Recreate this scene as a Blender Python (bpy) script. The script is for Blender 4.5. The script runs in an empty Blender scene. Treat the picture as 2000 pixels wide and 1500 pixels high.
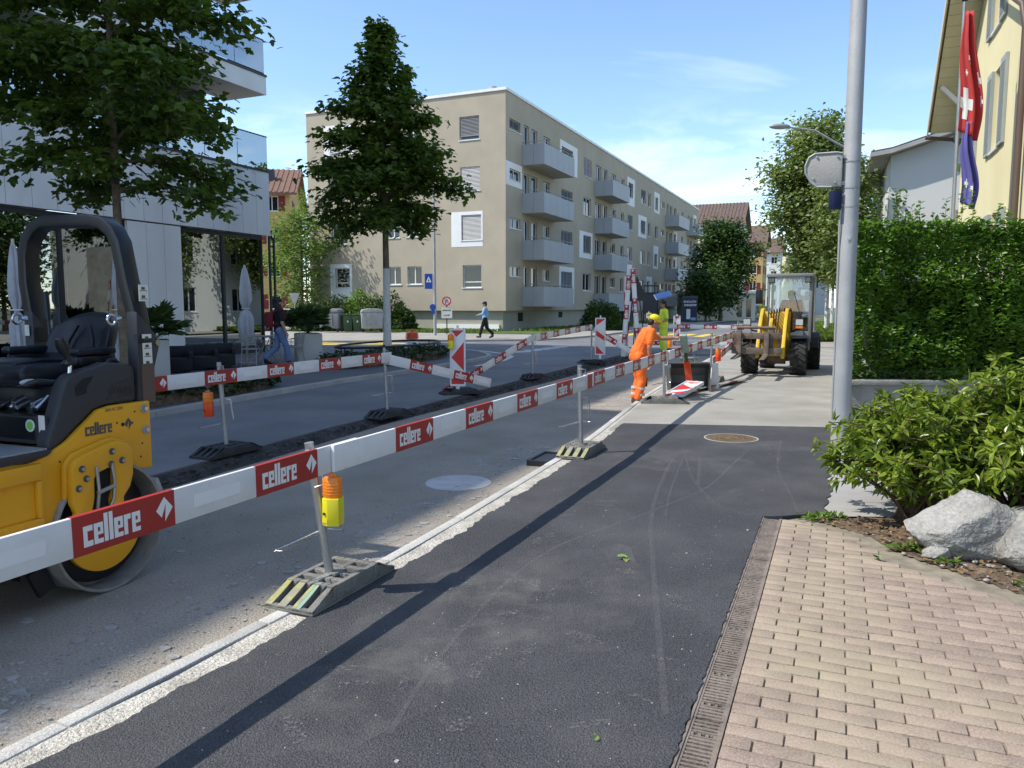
import bpy, bmesh, math, random
import numpy as np
from mathutils import Vector as V, Matrix, noise
random.seed(7); RNG = np.random.default_rng(7)
R = math.radians
SC = bpy.context.scene
COL = SC.collection

# ------------------------------------------------------------------ camera
CAM_H = 1.55; PITCH = R(5.786)
cam_d = bpy.data.cameras.new('camera'); cam = bpy.data.objects.new('camera', cam_d); COL.objects.link(cam)
cam.location = (0, 0, CAM_H); cam.rotation_euler = (R(90) - PITCH, 0, 0)
cam_d.sensor_width = 36; cam_d.lens = 27.0; cam_d.clip_start = 0.05; cam_d.clip_end = 3000
SC.camera = cam
# ------------------------------------------------------------------ sun, sky, exposure
SUN_DIR = V((-0.985, -0.17, 0)).normalized(); SUN_EL = R(51.5)
to_sun = V((SUN_DIR.x * math.cos(SUN_EL), SUN_DIR.y * math.cos(SUN_EL), math.sin(SUN_EL)))
sd_ = bpy.data.lights.new('sun', 'SUN'); sd_.energy = 3.0; sd_.angle = R(0.55); sd_.color = (1.0, 0.94, 0.85)
sun = bpy.data.objects.new('sun', sd_); COL.objects.link(sun); sun.location = (0, 0, 60)
sun.rotation_euler = to_sun.to_track_quat('Z', 'Y').to_euler()
world = bpy.data.worlds.new('World'); SC.world = world; world.use_nodes = True
def build_sky():
    nt = world.node_tree; N = nt.nodes; L = nt.links; N.clear()
    out = N.new('ShaderNodeOutputWorld'); bg = N.new('ShaderNodeBackground'); sky = N.new('ShaderNodeTexSky')
    sky.sky_type = 'NISHITA'; sky.sun_disc = False; sky.sun_elevation = SUN_EL
    sky.sun_rotation = math.atan2(to_sun.x, to_sun.y); sky.altitude = 450; sky.air_density = 1.0; sky.dust_density = 0.05; sky.ozone_density = 3.4
    bg.inputs['Strength'].default_value = 0.148
    # thin cirrus and a few cumulus low over the roofs, by direction on a flat cloud layer
    tc = N.new('ShaderNodeTexCoord'); sep = N.new('ShaderNodeSeparateXYZ'); L.new(tc.outputs['Generated'], sep.inputs[0])
    def math_(op, a, b=None, c=None):
        m = N.new('ShaderNodeMath'); m.operation = op
        for i, x in enumerate((a, b, c)):
            if x is None: continue
            if isinstance(x, (int, float)): m.inputs[i].default_value = x
            else: L.new(x, m.inputs[i])
        return m.outputs[0]
    zc = math_('MAXIMUM', sep.outputs['Z'], 0.02); zc = math_('ADD', zc, 0.12)
    px_ = math_('DIVIDE', sep.outputs['X'], zc); py_ = math_('DIVIDE', sep.outputs['Y'], zc)
    cx = N.new('ShaderNodeCombineXYZ'); L.new(px_, cx.inputs[0]); L.new(py_, cx.inputs[1])
    mp = N.new('ShaderNodeMapping'); mp.inputs['Rotation'].default_value = (0, 0, R(35)); mp.inputs['Scale'].default_value = (0.8, 1.5, 1); L.new(cx.outputs[0], mp.inputs[0])
    n1 = N.new('ShaderNodeTexNoise'); n1.inputs['Scale'].default_value = 0.55; n1.inputs['Detail'].default_value = 7; n1.inputs['Roughness'].default_value = 0.55; n1.inputs['Distortion'].default_value = 0.5
    L.new(mp.outputs[0], n1.inputs['Vector'])
    r1 = N.new('ShaderNodeMapRange'); r1.inputs['From Min'].default_value = 0.47; r1.inputs['From Max'].default_value = 0.74; r1.inputs['To Max'].default_value = 0.6; L.new(n1.outputs['Fac'], r1.inputs['Value'])
    n2 = N.new('ShaderNodeTexNoise'); n2.inputs['Scale'].default_value = 7.0; n2.inputs['Detail'].default_value = 6; n2.inputs['Roughness'].default_value = 0.6
    mp2 = N.new('ShaderNodeMapping'); mp2.inputs['Scale'].default_value = (1, 1, 2.6); mp2.inputs['Location'].default_value = (0.9, 0.2, 0.3); L.new(tc.outputs['Generated'], mp2.inputs[0]); L.new(mp2.outputs[0], n2.inputs['Vector'])
    r2 = N.new('ShaderNodeMapRange'); r2.inputs['From Min'].default_value = 0.5; r2.inputs['From Max'].default_value = 0.66; L.new(n2.outputs['Fac'], r2.inputs['Value'])
    low = N.new('ShaderNodeMapRange'); low.inputs['From Min'].default_value = 0.26; low.inputs['From Max'].default_value = 0.1; L.new(sep.outputs['Z'], low.inputs['Value'])
    cum = math_('MULTIPLY', r2.outputs[0], low.outputs[0]); cum = math_('MULTIPLY', cum, 0.62)
    fac = math_('MAXIMUM', r1.outputs[0], cum)
    mix = N.new('ShaderNodeMix'); mix.data_type = 'RGBA'; L.new(fac, mix.inputs[0])
    L.new(sky.outputs[0], mix.inputs[6]); mix.inputs[7].default_value = (6.6, 6.9, 7.3, 1)
    L.new(mix.outputs[2], bg.inputs['Color']); L.new(bg.outputs[0], out.inputs['Surface'])
build_sky()
SC.view_settings.view_transform = 'Standard'; SC.view_settings.look = 'None'; SC.view_settings.gamma = 1.0
SC.view_settings.use_curve_mapping = False; SC.view_settings.exposure = 0.82
SC.render.engine = 'CYCLES'; SC.cycles.use_denoising = True; SC.cycles.max_bounces = 6; SC.cycles.diffuse_bounces = 4
SC.cycles.glossy_bounces = 3; SC.cycles.transparent_max_bounces = 8; SC.cycles.sample_clamp_indirect = 6

# ------------------------------------------------------------------ survey helpers: ground points from the camera survey
FWD = V((0, math.cos(PITCH), -math.sin(PITCH))); UPV = V((0, math.sin(PITCH), math.cos(PITCH)))
def ray(u, v): return FWD + V((1, 0, 0)) * ((u - 1000) / 1500) - UPV * ((v - 750) / 1500)
def gp(u, v, z=0.0):
    d = ray(u, v); t = (z - CAM_H) / d.z; return V((d.x * t, d.y * t, z))
def at(u, v, Y):
    d = ray(u, v); t = Y / d.y; return V((d.x * t, Y, CAM_H + d.z * t))
SDIR = V((0.376, 0.927, 0)).normalized()      # along the street
SRT = V((SDIR.y, -SDIR.x, 0))                 # across it, towards the right
SROT = math.atan2(SDIR.y, SDIR.x)

# ------------------------------------------------------------------ mesh helpers
class MB:
    def __init__(s): s.v = []; s.f = []
    def add(s, vs, fs, M=None):
        o = len(s.v)
        s.v += [tuple(M @ V(p)) if M is not None else tuple(p) for p in vs]
        s.f += [tuple(i + o for i in f) for f in fs]; return s
    def b(s, x0, x1, y0, y1, z0, z1, M=None):
        return s.add([(x0,y0,z0),(x1,y0,z0),(x1,y1,z0),(x0,y1,z0),(x0,y0,z1),(x1,y0,z1),(x1,y1,z1),(x0,y1,z1)],
                     [(0,3,2,1),(4,5,6,7),(0,1,5,4),(1,2,6,5),(2,3,7,6),(3,0,4,7)], M)
    def box(s, c, d, rz=0, M=None):
        T = Matrix.Translation(c) @ Matrix.Rotation(rz, 4, 'Z')
        if M is not None: T = M @ T
        return s.b(-d[0]/2, d[0]/2, -d[1]/2, d[1]/2, -d[2]/2, d[2]/2, T)
    def bar(s, a, b, w, h):
        a = V(a); b = V(b); d = b - a; L = d.length; x = d / L
        y = V((0,0,1)).cross(x)
        y = y.normalized() if y.length > 1e-4 else V((0,1,0)); z = x.cross(y)
        M = Matrix((x, y, z)).transposed().to_4x4(); M.translation = a
        return s.b(0, L, -w/2, w/2, -h/2, h/2, M)
    def prism(s, poly, h0, h1, M=None):
        n = len(poly)
        vs = [(p[0], p[1], h0) for p in poly] + [(p[0], p[1], h1) for p in poly]
        fs = [tuple(range(n-1, -1, -1)), tuple(range(n, 2*n))] + [(i, (i+1) % n, n+(i+1) % n, n+i) for i in range(n)]
        return s.add(vs, fs, M)
    def lathe(s, prof, n=16, M=None):
        vs = []; fs = []; k = len(prof)
        for i in range(n):
            a = 2*math.pi*i/n
            vs += [(r*math.cos(a), r*math.sin(a), z) for r, z in prof]
        for i in range(n):
            j = (i+1) % n
            for m in range(k-1): fs.append((i*k+m, j*k+m, j*k+m+1, i*k+m+1))
        if prof[0][0] > .02 and prof[-1][0] > .02:
            for i in range(n): j = (i+1) % n; fs.append((i*k+k-1, j*k+k-1, j*k, i*k))
        else: fs.append(tuple(i*k for i in range(n-1, -1, -1))); fs.append(tuple(i*k+k-1 for i in range(n)))
        return s.add(vs, fs, M)
    def cyl(s, a, b, r, r2=None, n=12):
        return s.tube([a, b], [r, r if r2 is None else r2], n)
    def tube(s, pts, r, n=8, closed=False):
        pts = [V(p) for p in pts]; k = len(pts)
        rs = list(r) if isinstance(r, (list, tuple)) else [r]*k
        o = len(s.v); t0 = None
        for i, p in enumerate(pts):
            if closed: t = pts[(i+1) % k] - pts[i-1]
            else: t = pts[min(i+1, k-1)] - pts[max(i-1, 0)]
            t.normalize()
            if t0 is None:
                u = t.cross(V((0,0,1)) if abs(t.z) < .9 else V((1,0,0))).normalized()
            else:
                u = (u - t*u.dot(t)).normalized()
            w = t.cross(u); t0 = t
            for j in range(n):
                a = 2*math.pi*j/n; s.v.append(tuple(p + (u*math.cos(a) + w*math.sin(a))*rs[i]))
        for i in range(k if closed else k-1):
            i2 = (i+1) % k
            for j in range(n):
                j2 = (j+1) % n; s.f.append((o+i*n+j, o+i*n+j2, o+i2*n+j2, o+i2*n+j))
        if not closed:
            s.f.append(tuple(o+j for j in range(n-1, -1, -1))); s.f.append(tuple(o+(k-1)*n+j for j in range(n)))
        return s
    def ball(s, c, r, n=10, M=None):
        rx, ry, rz = (r, r, r) if isinstance(r, (int, float)) else r
        prof = [(max(1e-4, math.sin(math.pi*i/n)), -math.cos(math.pi*i/n)) for i in range(n+1)]
        T = Matrix.Translation(c) @ Matrix.Diagonal((rx, ry, rz, 1))
        return s.lathe(prof, n*2, (M @ T) if M is not None else T)
    def mesh(s, name, smooth=None, bevel=0):
        me = bpy.data.meshes.new(name); me.from_pydata(s.v, [], s.f)
        bm = bmesh.new(); bm.from_mesh(me); bmesh.ops.recalc_face_normals(bm, faces=bm.faces)
        if bevel:
            es = [e for e in bm.edges if len(e.link_faces) == 2 and e.calc_face_angle(0) > R(35)]
            bmesh.ops.bevel(bm, geom=es, offset=bevel, segments=2, affect='EDGES', profile=0.5, clamp_overlap=True)
        bm.to_mesh(me); bm.free()
        if smooth or bevel:
            me.polygons.foreach_set('use_smooth', [True]*len(me.polygons)); me.set_sharp_from_angle(angle=R(smooth or 38))
        return me
    def build(s, name, mat, parent=None, smooth=None, bevel=0):
        return link(name, s.mesh(name, smooth, bevel), mat, parent)
def link(name, me, mat, parent=None):
    o = bpy.data.objects.new(name, me); COL.objects.link(o)
    if mat is not None and not me.materials: me.materials.append(mat if not isinstance(mat, str) else MAT[mat])
    if parent is not None: o.parent = parent
    return o
def tag(o, label=None, cat=None, group=None, kind=None):
    for k, x in (('label', label), ('category', cat), ('group', group), ('kind', kind)):
        if x: o[k] = x
    return o
def thing(name, label, cat, loc=(0,0,0), rz=0, group=None):
    o = bpy.data.objects.new(name, None); COL.objects.link(o); o.empty_display_size = .2
    o.location = loc; o.rotation_euler = (0, 0, rz)
    return tag(o, label, cat, group)
def copy_tree(root, loc=None, rot=None, label=None, group=None):
    r = root.copy(); COL.objects.link(r)
    if loc is not None: r.location = loc
    if rot is not None: r.rotation_euler = rot if not isinstance(rot, (int, float)) else (0, 0, rot)
    if label: r['label'] = label
    if group: r['group'] = group
    for ch in root.children:
        c = ch.copy(); COL.objects.link(c); c.parent = r
        for g in ch.children:
            d = g.copy(); COL.objects.link(d); d.parent = c
    return r
def sheet(name, poly, z, mat, parent=None, kind='structure', thick=0.0, cuts=0):
    me = bpy.data.meshes.new(name); bm = bmesh.new()
    f = bm.faces.new([bm.verts.new((p[0], p[1], z)) for p in poly]); bm.normal_update()
    if f.normal.z < 0: f.normal_flip()
    if thick:
        g = bmesh.ops.extrude_face_region(bm, geom=[f]); 
        for e in g['geom']:
            if isinstance(e, bmesh.types.BMVert): e.co.z += 0
        for v_ in f.verts: v_.co.z -= thick
        bmesh.ops.recalc_face_normals(bm, faces=bm.faces)
    bmesh.ops.triangulate(bm, faces=bm.faces); bm.to_mesh(me); bm.free()
    o = link(name, me, mat, parent)
    if kind and parent is None: o['kind'] = kind
    return o
def np_mesh(name, verts, faces):
    """verts (N,3) array, faces (M,k) index array"""
    me = bpy.data.meshes.new(name); M, k = faces.shape
    me.vertices.add(len(verts)); me.vertices.foreach_set('co', verts.astype(np.float32).ravel())
    me.loops.add(M*k); me.loops.foreach_set('vertex_index', faces.astype(np.int32).ravel())
    me.polygons.add(M); me.polygons.foreach_set('loop_start', np.arange(0, M*k, k, dtype=np.int32))
    me.update(calc_edges=True); me.validate(); return me
LEAF = (np.array([(0,0,0),(.3,.35,.07),(.22,.7,.05),(0,1,-.06),(-.22,.7,.05),(-.3,.35,.07)]), np.array([(0,1,2),(0,2,3),(0,3,4),(0,4,5)]))
LANCE = (np.array([(0,0,0),(.16,.3,.05),(.14,.65,.02),(0,1,-.14),(-.14,.65,.02),(-.16,.3,.05)]), np.array([(0,1,2),(0,2,3),(0,3,4),(0,4,5)]))
MAPLE = (np.array([(0,0,0),(.28,.12,.04),(.52,.42,.0),(.28,.5,.05),(.25,.78,.02),(0,1.05,-.06),(-.25,.78,.02),(-.28,.5,.05),(-.52,.42,0),(-.28,.12,.04)]), np.array([(0,1,3),(1,2,3),(0,3,4),(0,4,5),(0,5,6),(0,6,7),(7,8,9),(0,7,9)]))
def leaf_cloud(name, P, size, tmpl=LEAF, tilt=0.6, jitter=.35, out=None, droop=0.0, upw=0.7):
    """one leaf per point; out = (N,3) outward directions the leaf tips lean towards"""
    n = len(P); tv, tf = tmpl; k = len(tv)
    az = RNG.uniform(0, 2*math.pi, n)
    d = np.stack([np.cos(az), np.sin(az), RNG.normal(0, tilt, n) - droop], 1)
    if out is not None: d = d*0.8 + out*1.0
    d /= np.linalg.norm(d, axis=1)[:, None] + 1e-9
    up = np.stack([RNG.normal(0, .45, n), RNG.normal(0, .45, n), np.ones(n)], 1)
    if out is not None: up = up + out*upw
    x = np.cross(d, up); x /= np.linalg.norm(x, axis=1)[:, None] + 1e-9
    z = np.cross(x, d)
    s = size * RNG.uniform(1-jitter, 1+jitter, n)
    W = P[:, None, :] + s[:, None, None]*(tv[None, :, 0:1]*x[:, None, :] + tv[None, :, 1:2]*d[:, None, :] + tv[None, :, 2:3]*z[:, None, :])
    F_ = (tf[None] + (np.arange(n)*k)[:, None, None]).reshape(-1, 3)
    me = np_mesh(name, W.reshape(-1, 3), F_)
    me.polygons.foreach_set('use_smooth', [False]*len(me.polygons)); return me

# ------------------------------------------------------------------ materials
MAT = {}
def mat(name, col, rough=.75, var=.12, scale=2.0, bump=0.0, bscale=60, metal=0.0, spec=.4, coat=0.0, rand=0.0, speck=None, dirt=None, emis=None, stretch=None):
    """colour with two noises, optional per-object variation (rand), speckle (scale, amount), dirt (colour, scale, lo, hi)"""
    m = bpy.data.materials.new(name); m.use_nodes = True; nt = m.node_tree; N = nt.nodes; L = nt.links
    p = N['Principled BSDF']; p.inputs['Roughness'].default_value = rough; p.inputs['Metallic'].default_value = metal
    p.inputs['Specular IOR Level'].default_value = spec; p.inputs['Coat Weight'].default_value = coat; p.inputs['Coat Roughness'].default_value = .12
    geo = N.new('ShaderNodeNewGeometry'); pos = geo.outputs['Position']
    if stretch:
        mp = N.new('ShaderNodeMapping'); mp.inputs['Scale'].default_value = stretch; L.new(pos, mp.inputs[0]); pos = mp.outputs[0]
    def nz(sc, det=2.5, ro=.55):
        t = N.new('ShaderNodeTexNoise'); t.inputs['Scale'].default_value = sc; t.inputs['Detail'].default_value = det; t.inputs['Roughness'].default_value = ro
        L.new(pos, t.inputs['Vector']); return t.outputs['Fac']
    def rng(x, a, b, c, d):
        r = N.new('ShaderNodeMapRange'); L.new(x, r.inputs['Value'])
        for k_, q in zip(('From Min','From Max','To Min','To Max'), (a,b,c,d)): r.inputs[k_].default_value = q
        return r.outputs[0]
    def mul(a, b):
        x = N.new('ShaderNodeMath'); x.operation = 'MULTIPLY'; L.new(a, x.inputs[0])
        if isinstance(b, (int, float)): x.inputs[1].default_value = b
        else: L.new(b, x.inputs[1])
        return x.outputs[0]
    f = rng(nz(scale), .3, .7, 1-var, 1+var)
    if speck: f = mul(f, rng(nz(speck[0], 2, .7), .25, .75, 1-speck[1], 1+speck[1]))
    if rand:
        oi = N.new('ShaderNodeObjectInfo'); f = mul(f, rng(oi.outputs['Random'], 0, 1, 1-rand, 1+rand))
    vm = N.new('ShaderNodeVectorMath'); vm.operation = 'SCALE'; vm.inputs[0].default_value = col[:3]; L.new(f, vm.inputs['Scale']); c = vm.outputs[0]
    for d_ in (dirt if isinstance(dirt, list) else [dirt] if dirt else []):
        mx = N.new('ShaderNodeMix'); mx.data_type = 'RGBA'; L.new(rng(nz(d_[1], 4, .62), d_[2], d_[3], 0, d_[4] if len(d_) > 4 else 1), mx.inputs[0]); L.new(c, mx.inputs[6]); mx.inputs[7].default_value = (*d_[0], 1); c = mx.outputs[2]
    L.new(c, p.inputs['Base Color'])
    if bump:
        b = N.new('ShaderNodeBump'); b.inputs['Strength'].default_value = bump; b.inputs['Distance'].default_value = .02
        L.new(nz(bscale, 2, .65), b.inputs['Height']); L.new(b.outputs[0], p.inputs['Normal'])
    if emis:
        p.inputs['Emission Color'].default_value = (*col[:3], 1); p.inputs['Emission Strength'].default_value = emis
    MAT[name] = m; return m
def leafmat(name, col, col2, scale=1.5, trans=.35, rough=.45):
    m = bpy.data.materials.new(name); m.use_nodes = True; nt = m.node_tree; N = nt.nodes; L = nt.links
    p = N['Principled BSDF']; p.inputs['Roughness'].default_value = rough; p.inputs['Specular IOR Level'].default_value = .35
    geo = N.new('ShaderNodeNewGeometry'); t = N.new('ShaderNodeTexNoise'); t.inputs['Scale'].default_value = scale; t.inputs['Detail'].default_value = 3
    L.new(geo.outputs['Position'], t.inputs['Vector'])
    t2 = N.new('ShaderNodeTexNoise'); t2.inputs['Scale'].default_value = 14; L.new(geo.outputs['Position'], t2.inputs['Vector'])
    ad = N.new('ShaderNodeMath'); ad.operation = 'ADD'; L.new(t.outputs['Fac'], ad.inputs[0]); L.new(t2.outputs['Fac'], ad.inputs[1])
    r = N.new('ShaderNodeMapRange'); r.inputs['From Min'].default_value = .72; r.inputs['From Max'].default_value = 1.3; L.new(ad.outputs[0], r.inputs['Value'])
    mx = N.new('ShaderNodeMix'); mx.data_type = 'RGBA'; L.new(r.outputs[0], mx.inputs[0]); mx.inputs[6].default_value = (*col, 1); mx.inputs[7].default_value = (*col2, 1)
    L.new(mx.outputs[2], p.inputs['Base Color'])
    tr = N.new('ShaderNodeBsdfTranslucent'); g = N.new('ShaderNodeMix'); g.data_type = 'RGBA'; g.blend_type = 'MULTIPLY'; g.inputs[0].default_value = 1
    L.new(mx.outputs[2], g.inputs[6]); g.inputs[7].default_value = (1.3, 1.5, .5, 1); L.new(g.outputs[2], tr.inputs['Color'])
    ms = N.new('ShaderNodeMixShader'); ms.inputs[0].default_value = trans; L.new(p.outputs[0], ms.inputs[1]); L.new(tr.outputs[0], ms.inputs[2])
    L.new(ms.outputs[0], N['Material Output'].inputs['Surface']); MAT[name] = m; return m
def glassmat(name, tint, clear=.5, rough=.01):
    """a pane: part see-through tinted, part mirror by angle"""
    m = bpy.data.materials.new(name); m.use_nodes = True; nt = m.node_tree; N = nt.nodes; L = nt.links; N.remove(N['Principled BSDF'])
    tr = N.new('ShaderNodeBsdfTransparent'); tr.inputs[0].default_value = (*tint, 1)
    gl = N.new('ShaderNodeBsdfGlossy'); gl.inputs['Roughness'].default_value = rough; gl.inputs['Color'].default_value = (.9, .95, .95, 1)
    fr = N.new('ShaderNodeFresnel'); fr.inputs['IOR'].default_value = 1.6
    r = N.new('ShaderNodeMapRange'); r.inputs['To Min'].default_value = 1-clear; r.inputs['To Max'].default_value = 1.0; L.new(fr.outputs[0], r.inputs['Value'])
    ms = N.new('ShaderNodeMixShader'); L.new(r.outputs[0], ms.inputs[0]); L.new(tr.outputs[0], ms.inputs[1]); L.new(gl.outputs[0], ms.inputs[2])
    L.new(ms.outputs[0], N['Material Output'].inputs['Surface']); MAT[name] = m; return m
def fademat(name, col, scale, lo, hi, amount=1.0, rough=.9, stretch=None):
    """broken-up thin film (dust, paint scuffs) lying on a surface"""
    m = mat(name, col, rough, .1, 8); nt = m.node_tree; N = nt.nodes; L = nt.links; p = N['Principled BSDF']
    geo = N.new('ShaderNodeNewGeometry'); t = N.new('ShaderNodeTexNoise'); t.inputs['Scale'].default_value = scale; t.inputs['Detail'].default_value = 6; t.inputs['Roughness'].default_value = .65
    src = geo.outputs['Position']
    if stretch:
        mp = N.new('ShaderNodeMapping'); mp.inputs['Scale'].default_value = stretch; mp.inputs['Rotation'].default_value = (0, 0, -SROT); L.new(src, mp.inputs[0]); src = mp.outputs[0]
    L.new(src, t.inputs['Vector'])
    r = N.new('ShaderNodeMapRange'); r.inputs['From Min'].default_value = lo; r.inputs['From Max'].default_value = hi; r.inputs['To Max'].default_value = amount
    L.new(t.outputs['Fac'], r.inputs['Value']); L.new(r.outputs[0], p.inputs['Alpha']); return m

mat('asphalt_new', (.070,.071,.075), .82, .12, 1.1, .9, 120, speck=(105,.75), dirt=[((.17,.165,.16), 1.1, .45, .85, .45), ((.22,.21,.2), 9, .6, .9, .35)])
mat('asphalt_old', (.165,.167,.172), .85, .2, .6, .5, 90, speck=(90,.4), dirt=[((.26,.255,.245), .5, .45, .75, .6), ((.34,.33,.31), 4, .64, .85, .5)])
mat('asphalt_pave', (.14,.14,.145), .85, .12, .7, .35, 120, speck=(180,.3))
mat('pave_light', (.33,.315,.275), .9, .16, 1.1, .6, 60, speck=(60,.3), dirt=[((.25,.24,.21), .7, .45, .8, .6), ((.42,.405,.37), 3, .6, .85, .5)])
mat('road_base', (.32,.285,.23), .92, .16, .9, .9, 70, speck=(80,.45), dirt=[((.42,.39,.34), 1.0, .4, .9, .5), ((.2,.18,.145), 2.6, .5, .9, .5)])
mat('rubble', (.05,.046,.042), .95, .4, 6, .9, 60, speck=(60,.6), dirt=((.18,.165,.145), 9, .54, .8, .6))
mat('gravel_pale', (.42,.41,.38), .9, .25, 6, .6, 80, rand=.25)
mat('kerb_granite', (.50,.485,.44), .85, .1, 4, .4, 90, speck=(120,.35), rand=.08, dirt=((.30,.29,.26), 5, .55, .8, .6))
mat('kerb_haunch', (.50,.47,.40), .95, .2, 7, 1.0, 60, speck=(70,.4), dirt=((.30,.27,.2), 9, .55, .75, .7))
mat('concrete', (.36,.35,.33), .85, .12, 1.4, .25, 60, speck=(120,.15), dirt=((.22,.215,.2), 1.3, .55, .8, .5))
mat('concrete_wall', (.27,.265,.24), .9, .2, 1.6, .4, 40, dirt=((.13,.13,.11), 2.2, .5, .75, .6))
mat('facade_panel', (.76,.74,.70), .7, .07, .9, .06, 40, rand=.05, dirt=((.58,.56,.53), .8, .5, .8, .5), stretch=(1,1,.45))
mat('brick_paver', (.325,.25,.195), .9, .14, 6, .25, 90, speck=(110,.35), rand=.13, dirt=[((.40,.34,.225), 1.0, .45, .68, .75), ((.25,.215,.15), 12, .58, .8, .6)])
mat('sand_joint', (.26,.225,.165), .95, .25, 12, .4, 150)
mat('soil', (.12,.085,.055), .95, .35, 5, .8, 45, dirt=((.26,.20,.13), 11, .5, .7, .8))
mat('grass_ground', (.075,.12,.025), .95, .3, 1.5, .6, 60, dirt=((.16,.19,.05), 3, .5, .75, .6))
mat('earth', (.13,.13,.09), .95, .3, .2)
mat('white_paint', (.78,.78,.77), .55, .05, 3)
mat('road_white', (.62,.62,.6), .8, .12, 2, dirt=((.2,.2,.2), 5, .6, .75, .7))
mat('road_yellow', (.72,.52,.06), .8, .12, 2, dirt=((.2,.19,.15), 4, .58, .75, .7))
mat('board_white', (.74,.735,.71), .5, .06, 5, .08, 60, dirt=[((.42,.40,.36), 5, .56, .8, .5), ((.2,.19,.18), 32, .66, .76, .6)])
mat('board_red', (.37,.034,.028), .45, .08, 4, dirt=[((.26,.06,.05), 9, .55, .85, .5), ((.5,.3,.28), 40, .68, .78, .5)])
mat('print_white', (.8,.8,.78), .5, .03)
mat('sign_red', (.6,.035,.03), .4, .05)
mat('sign_blue', (.015,.07,.35), .4, .05)
mat('sign_blue_shade', (.008,.014,.06), .5, .05)  # sign blue darkened, with the shade put into the colour
mat('zinc', (.40,.41,.41), .45, .1, 6, metal=.75, dirt=((.5,.5,.48), 14, .58, .75, .5))
mat('zinc_dull', (.36,.37,.37), .6, .12, 5, metal=.35)
mat('rubber_foot', (.19,.185,.165), .9, .2, 6, .4, 60, speck=(120,.25), dirt=((.34,.33,.29), 5, .55, .75, .6))
mat('rubber_foot_dark', (.05,.052,.056), .85, .2, 6, .4, 60, dirt=((.15,.15,.14), 5, .6, .8, .5))
mat('paint_lime', (.40,.39,.12), .9, .2, 9, .3, 60, dirt=((.27,.26,.21), 16, .36, .6, .95))
mat('paint_teal', (.22,.42,.33), .9, .2, 9, dirt=((.3,.29,.25), 16, .38, .62, .9))
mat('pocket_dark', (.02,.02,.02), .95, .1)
mat('lamp_orange', (.85,.22,.01), .25, .05, coat=.3)
mat('lamp_yellow', (.72,.62,.02), .45, .06)
mat('lamp_red', (.75,.07,.01), .3, .05)
mat('roller_yellow', (.76,.365,.014), .42, .05, 2, coat=.15, dirt=[((.5,.3,.06), 3, .55, .85, .4), ((.32,.25,.14), 14, .64, .85, .5)])
mat('roller_dark', (.034,.036,.041), .5, .08, 3, .05, 300, dirt=((.10,.095,.085), 5, .55, .85, .5))
mat('roller_black', (.010,.011,.013), .38, .05, 3, coat=.1)
mat('seat_vinyl', (.012,.014,.02), .32, .06, 3, .08, 200)
mat('drum_steel', (.27,.26,.235), .6, .2, 5, .25, 40, metal=.25, dirt=((.2,.18,.14), 7, .5, .7, .8))
mat('chrome', (.6,.61,.63), .22, .04, metal=.95)
mat('tread_plate', (.42,.43,.44), .4, .08, 4, .35, 70, metal=.6)
mat('sticker', (.68,.68,.62), .5, .03)
mat('sticker_print', (.08,.08,.08), .6, .05)
mat('sticker_green', (.2,.55,.1), .5, .03)
mat('loader_yellow', (.62,.40,.03), .45, .1, 4, dirt=((.25,.18,.08), 6, .55, .75, .6))
mat('loader_grey', (.20,.205,.21), .5, .08, 3)
mat('tyre', (.03,.03,.03), .85, .25, 5, .4, 60, dirt=((.13,.12,.1), 4, .5, .72, .7))
mat('fork_steel', (.16,.13,.105), .7, .25, 5, .3, 50, metal=.25, dirt=((.09,.05,.03), 7, .5, .7, .7))
mat('bucket_steel', (.12,.125,.115), .5, .25, 3, .2, 40, metal=.4)
mat('beige_render', (.415,.362,.272), .9, .06, .8, .2, 60, dirt=((.37,.322,.243), .35, .5, .8, .6))
mat('plinth', (.34,.33,.27), .9, .08, .8)
mat('white_render', (.78,.78,.76), .85, .04, 1)
mat('frame_white', (.70,.70,.69), .5, .03)
mat('pane_dark', (.012,.015,.018), .06, .2, 1, spec=.8)
mat('blind', (.60,.59,.56), .5, .05)
mat('blind_dark', (.22,.225,.24), .5, .05)
mat('balcony_grey', (.34,.36,.375), .55, .04, 1)
mat('balcony_soffit', (.45,.43,.38), .85, .05, 1)
mat('metal_dark', (.02,.021,.024), .45, .06)
mat('anthracite', (.05,.053,.062), .6, .06)
mat('yellow_render', (.74,.67,.40), .9, .05, .8, .1, 60)
mat('ochre_render', (.47,.335,.135), .9, .06, .7)
mat('shutter_red', (.17,.016,.018), .6, .06)
mat('shutter_grey', (.34,.38,.37), .6, .06)
mat('soffit_cream', (.58,.53,.36), .7, .05)
mat('pale_render', (.60,.61,.585), .9, .04, .6)
mat('cream_render', (.66,.62,.50), .9, .04, .6)
mat('roof_tile', (.19,.105,.07), .85, .2, 3, .4, 20, dirt=((.26,.15,.1), 4, .5, .7, .6))
mat('roof_brown', (.13,.09,.07), .85, .15, 2, .3, 20)
mat('gutter_brown', (.11,.075,.06), .5, .08)
mat('bark', (.16,.125,.085), .95, .3, 8, .9, 30)
mat('bark_white', (.62,.61,.57), .9, .1, 5, .4, 30, dirt=((.3,.28,.22), 5, .58, .75, .6))
mat('twig', (.13,.085,.05), .9, .2, 8)
mat('pole_grey', (.36,.37,.375), .65, .08, 2, .15, 40, metal=.15, dirt=[((.46,.46,.45), 3, .5, .75, .6), ((.2,.2,.19), 9, .6, .8, .6)])
mat('skin', (.45,.26,.18), .55, .06)
mat('skin_tan', (.36,.19,.12), .55, .06)
mat('hair_dark', (.018,.011,.009), .6, .2, 20)
mat('hi_orange', (.92,.17,.025), .8, .14, 9, .9, 13, dirt=((.5,.12,.03), 7, .58, .8, .5))
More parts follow.
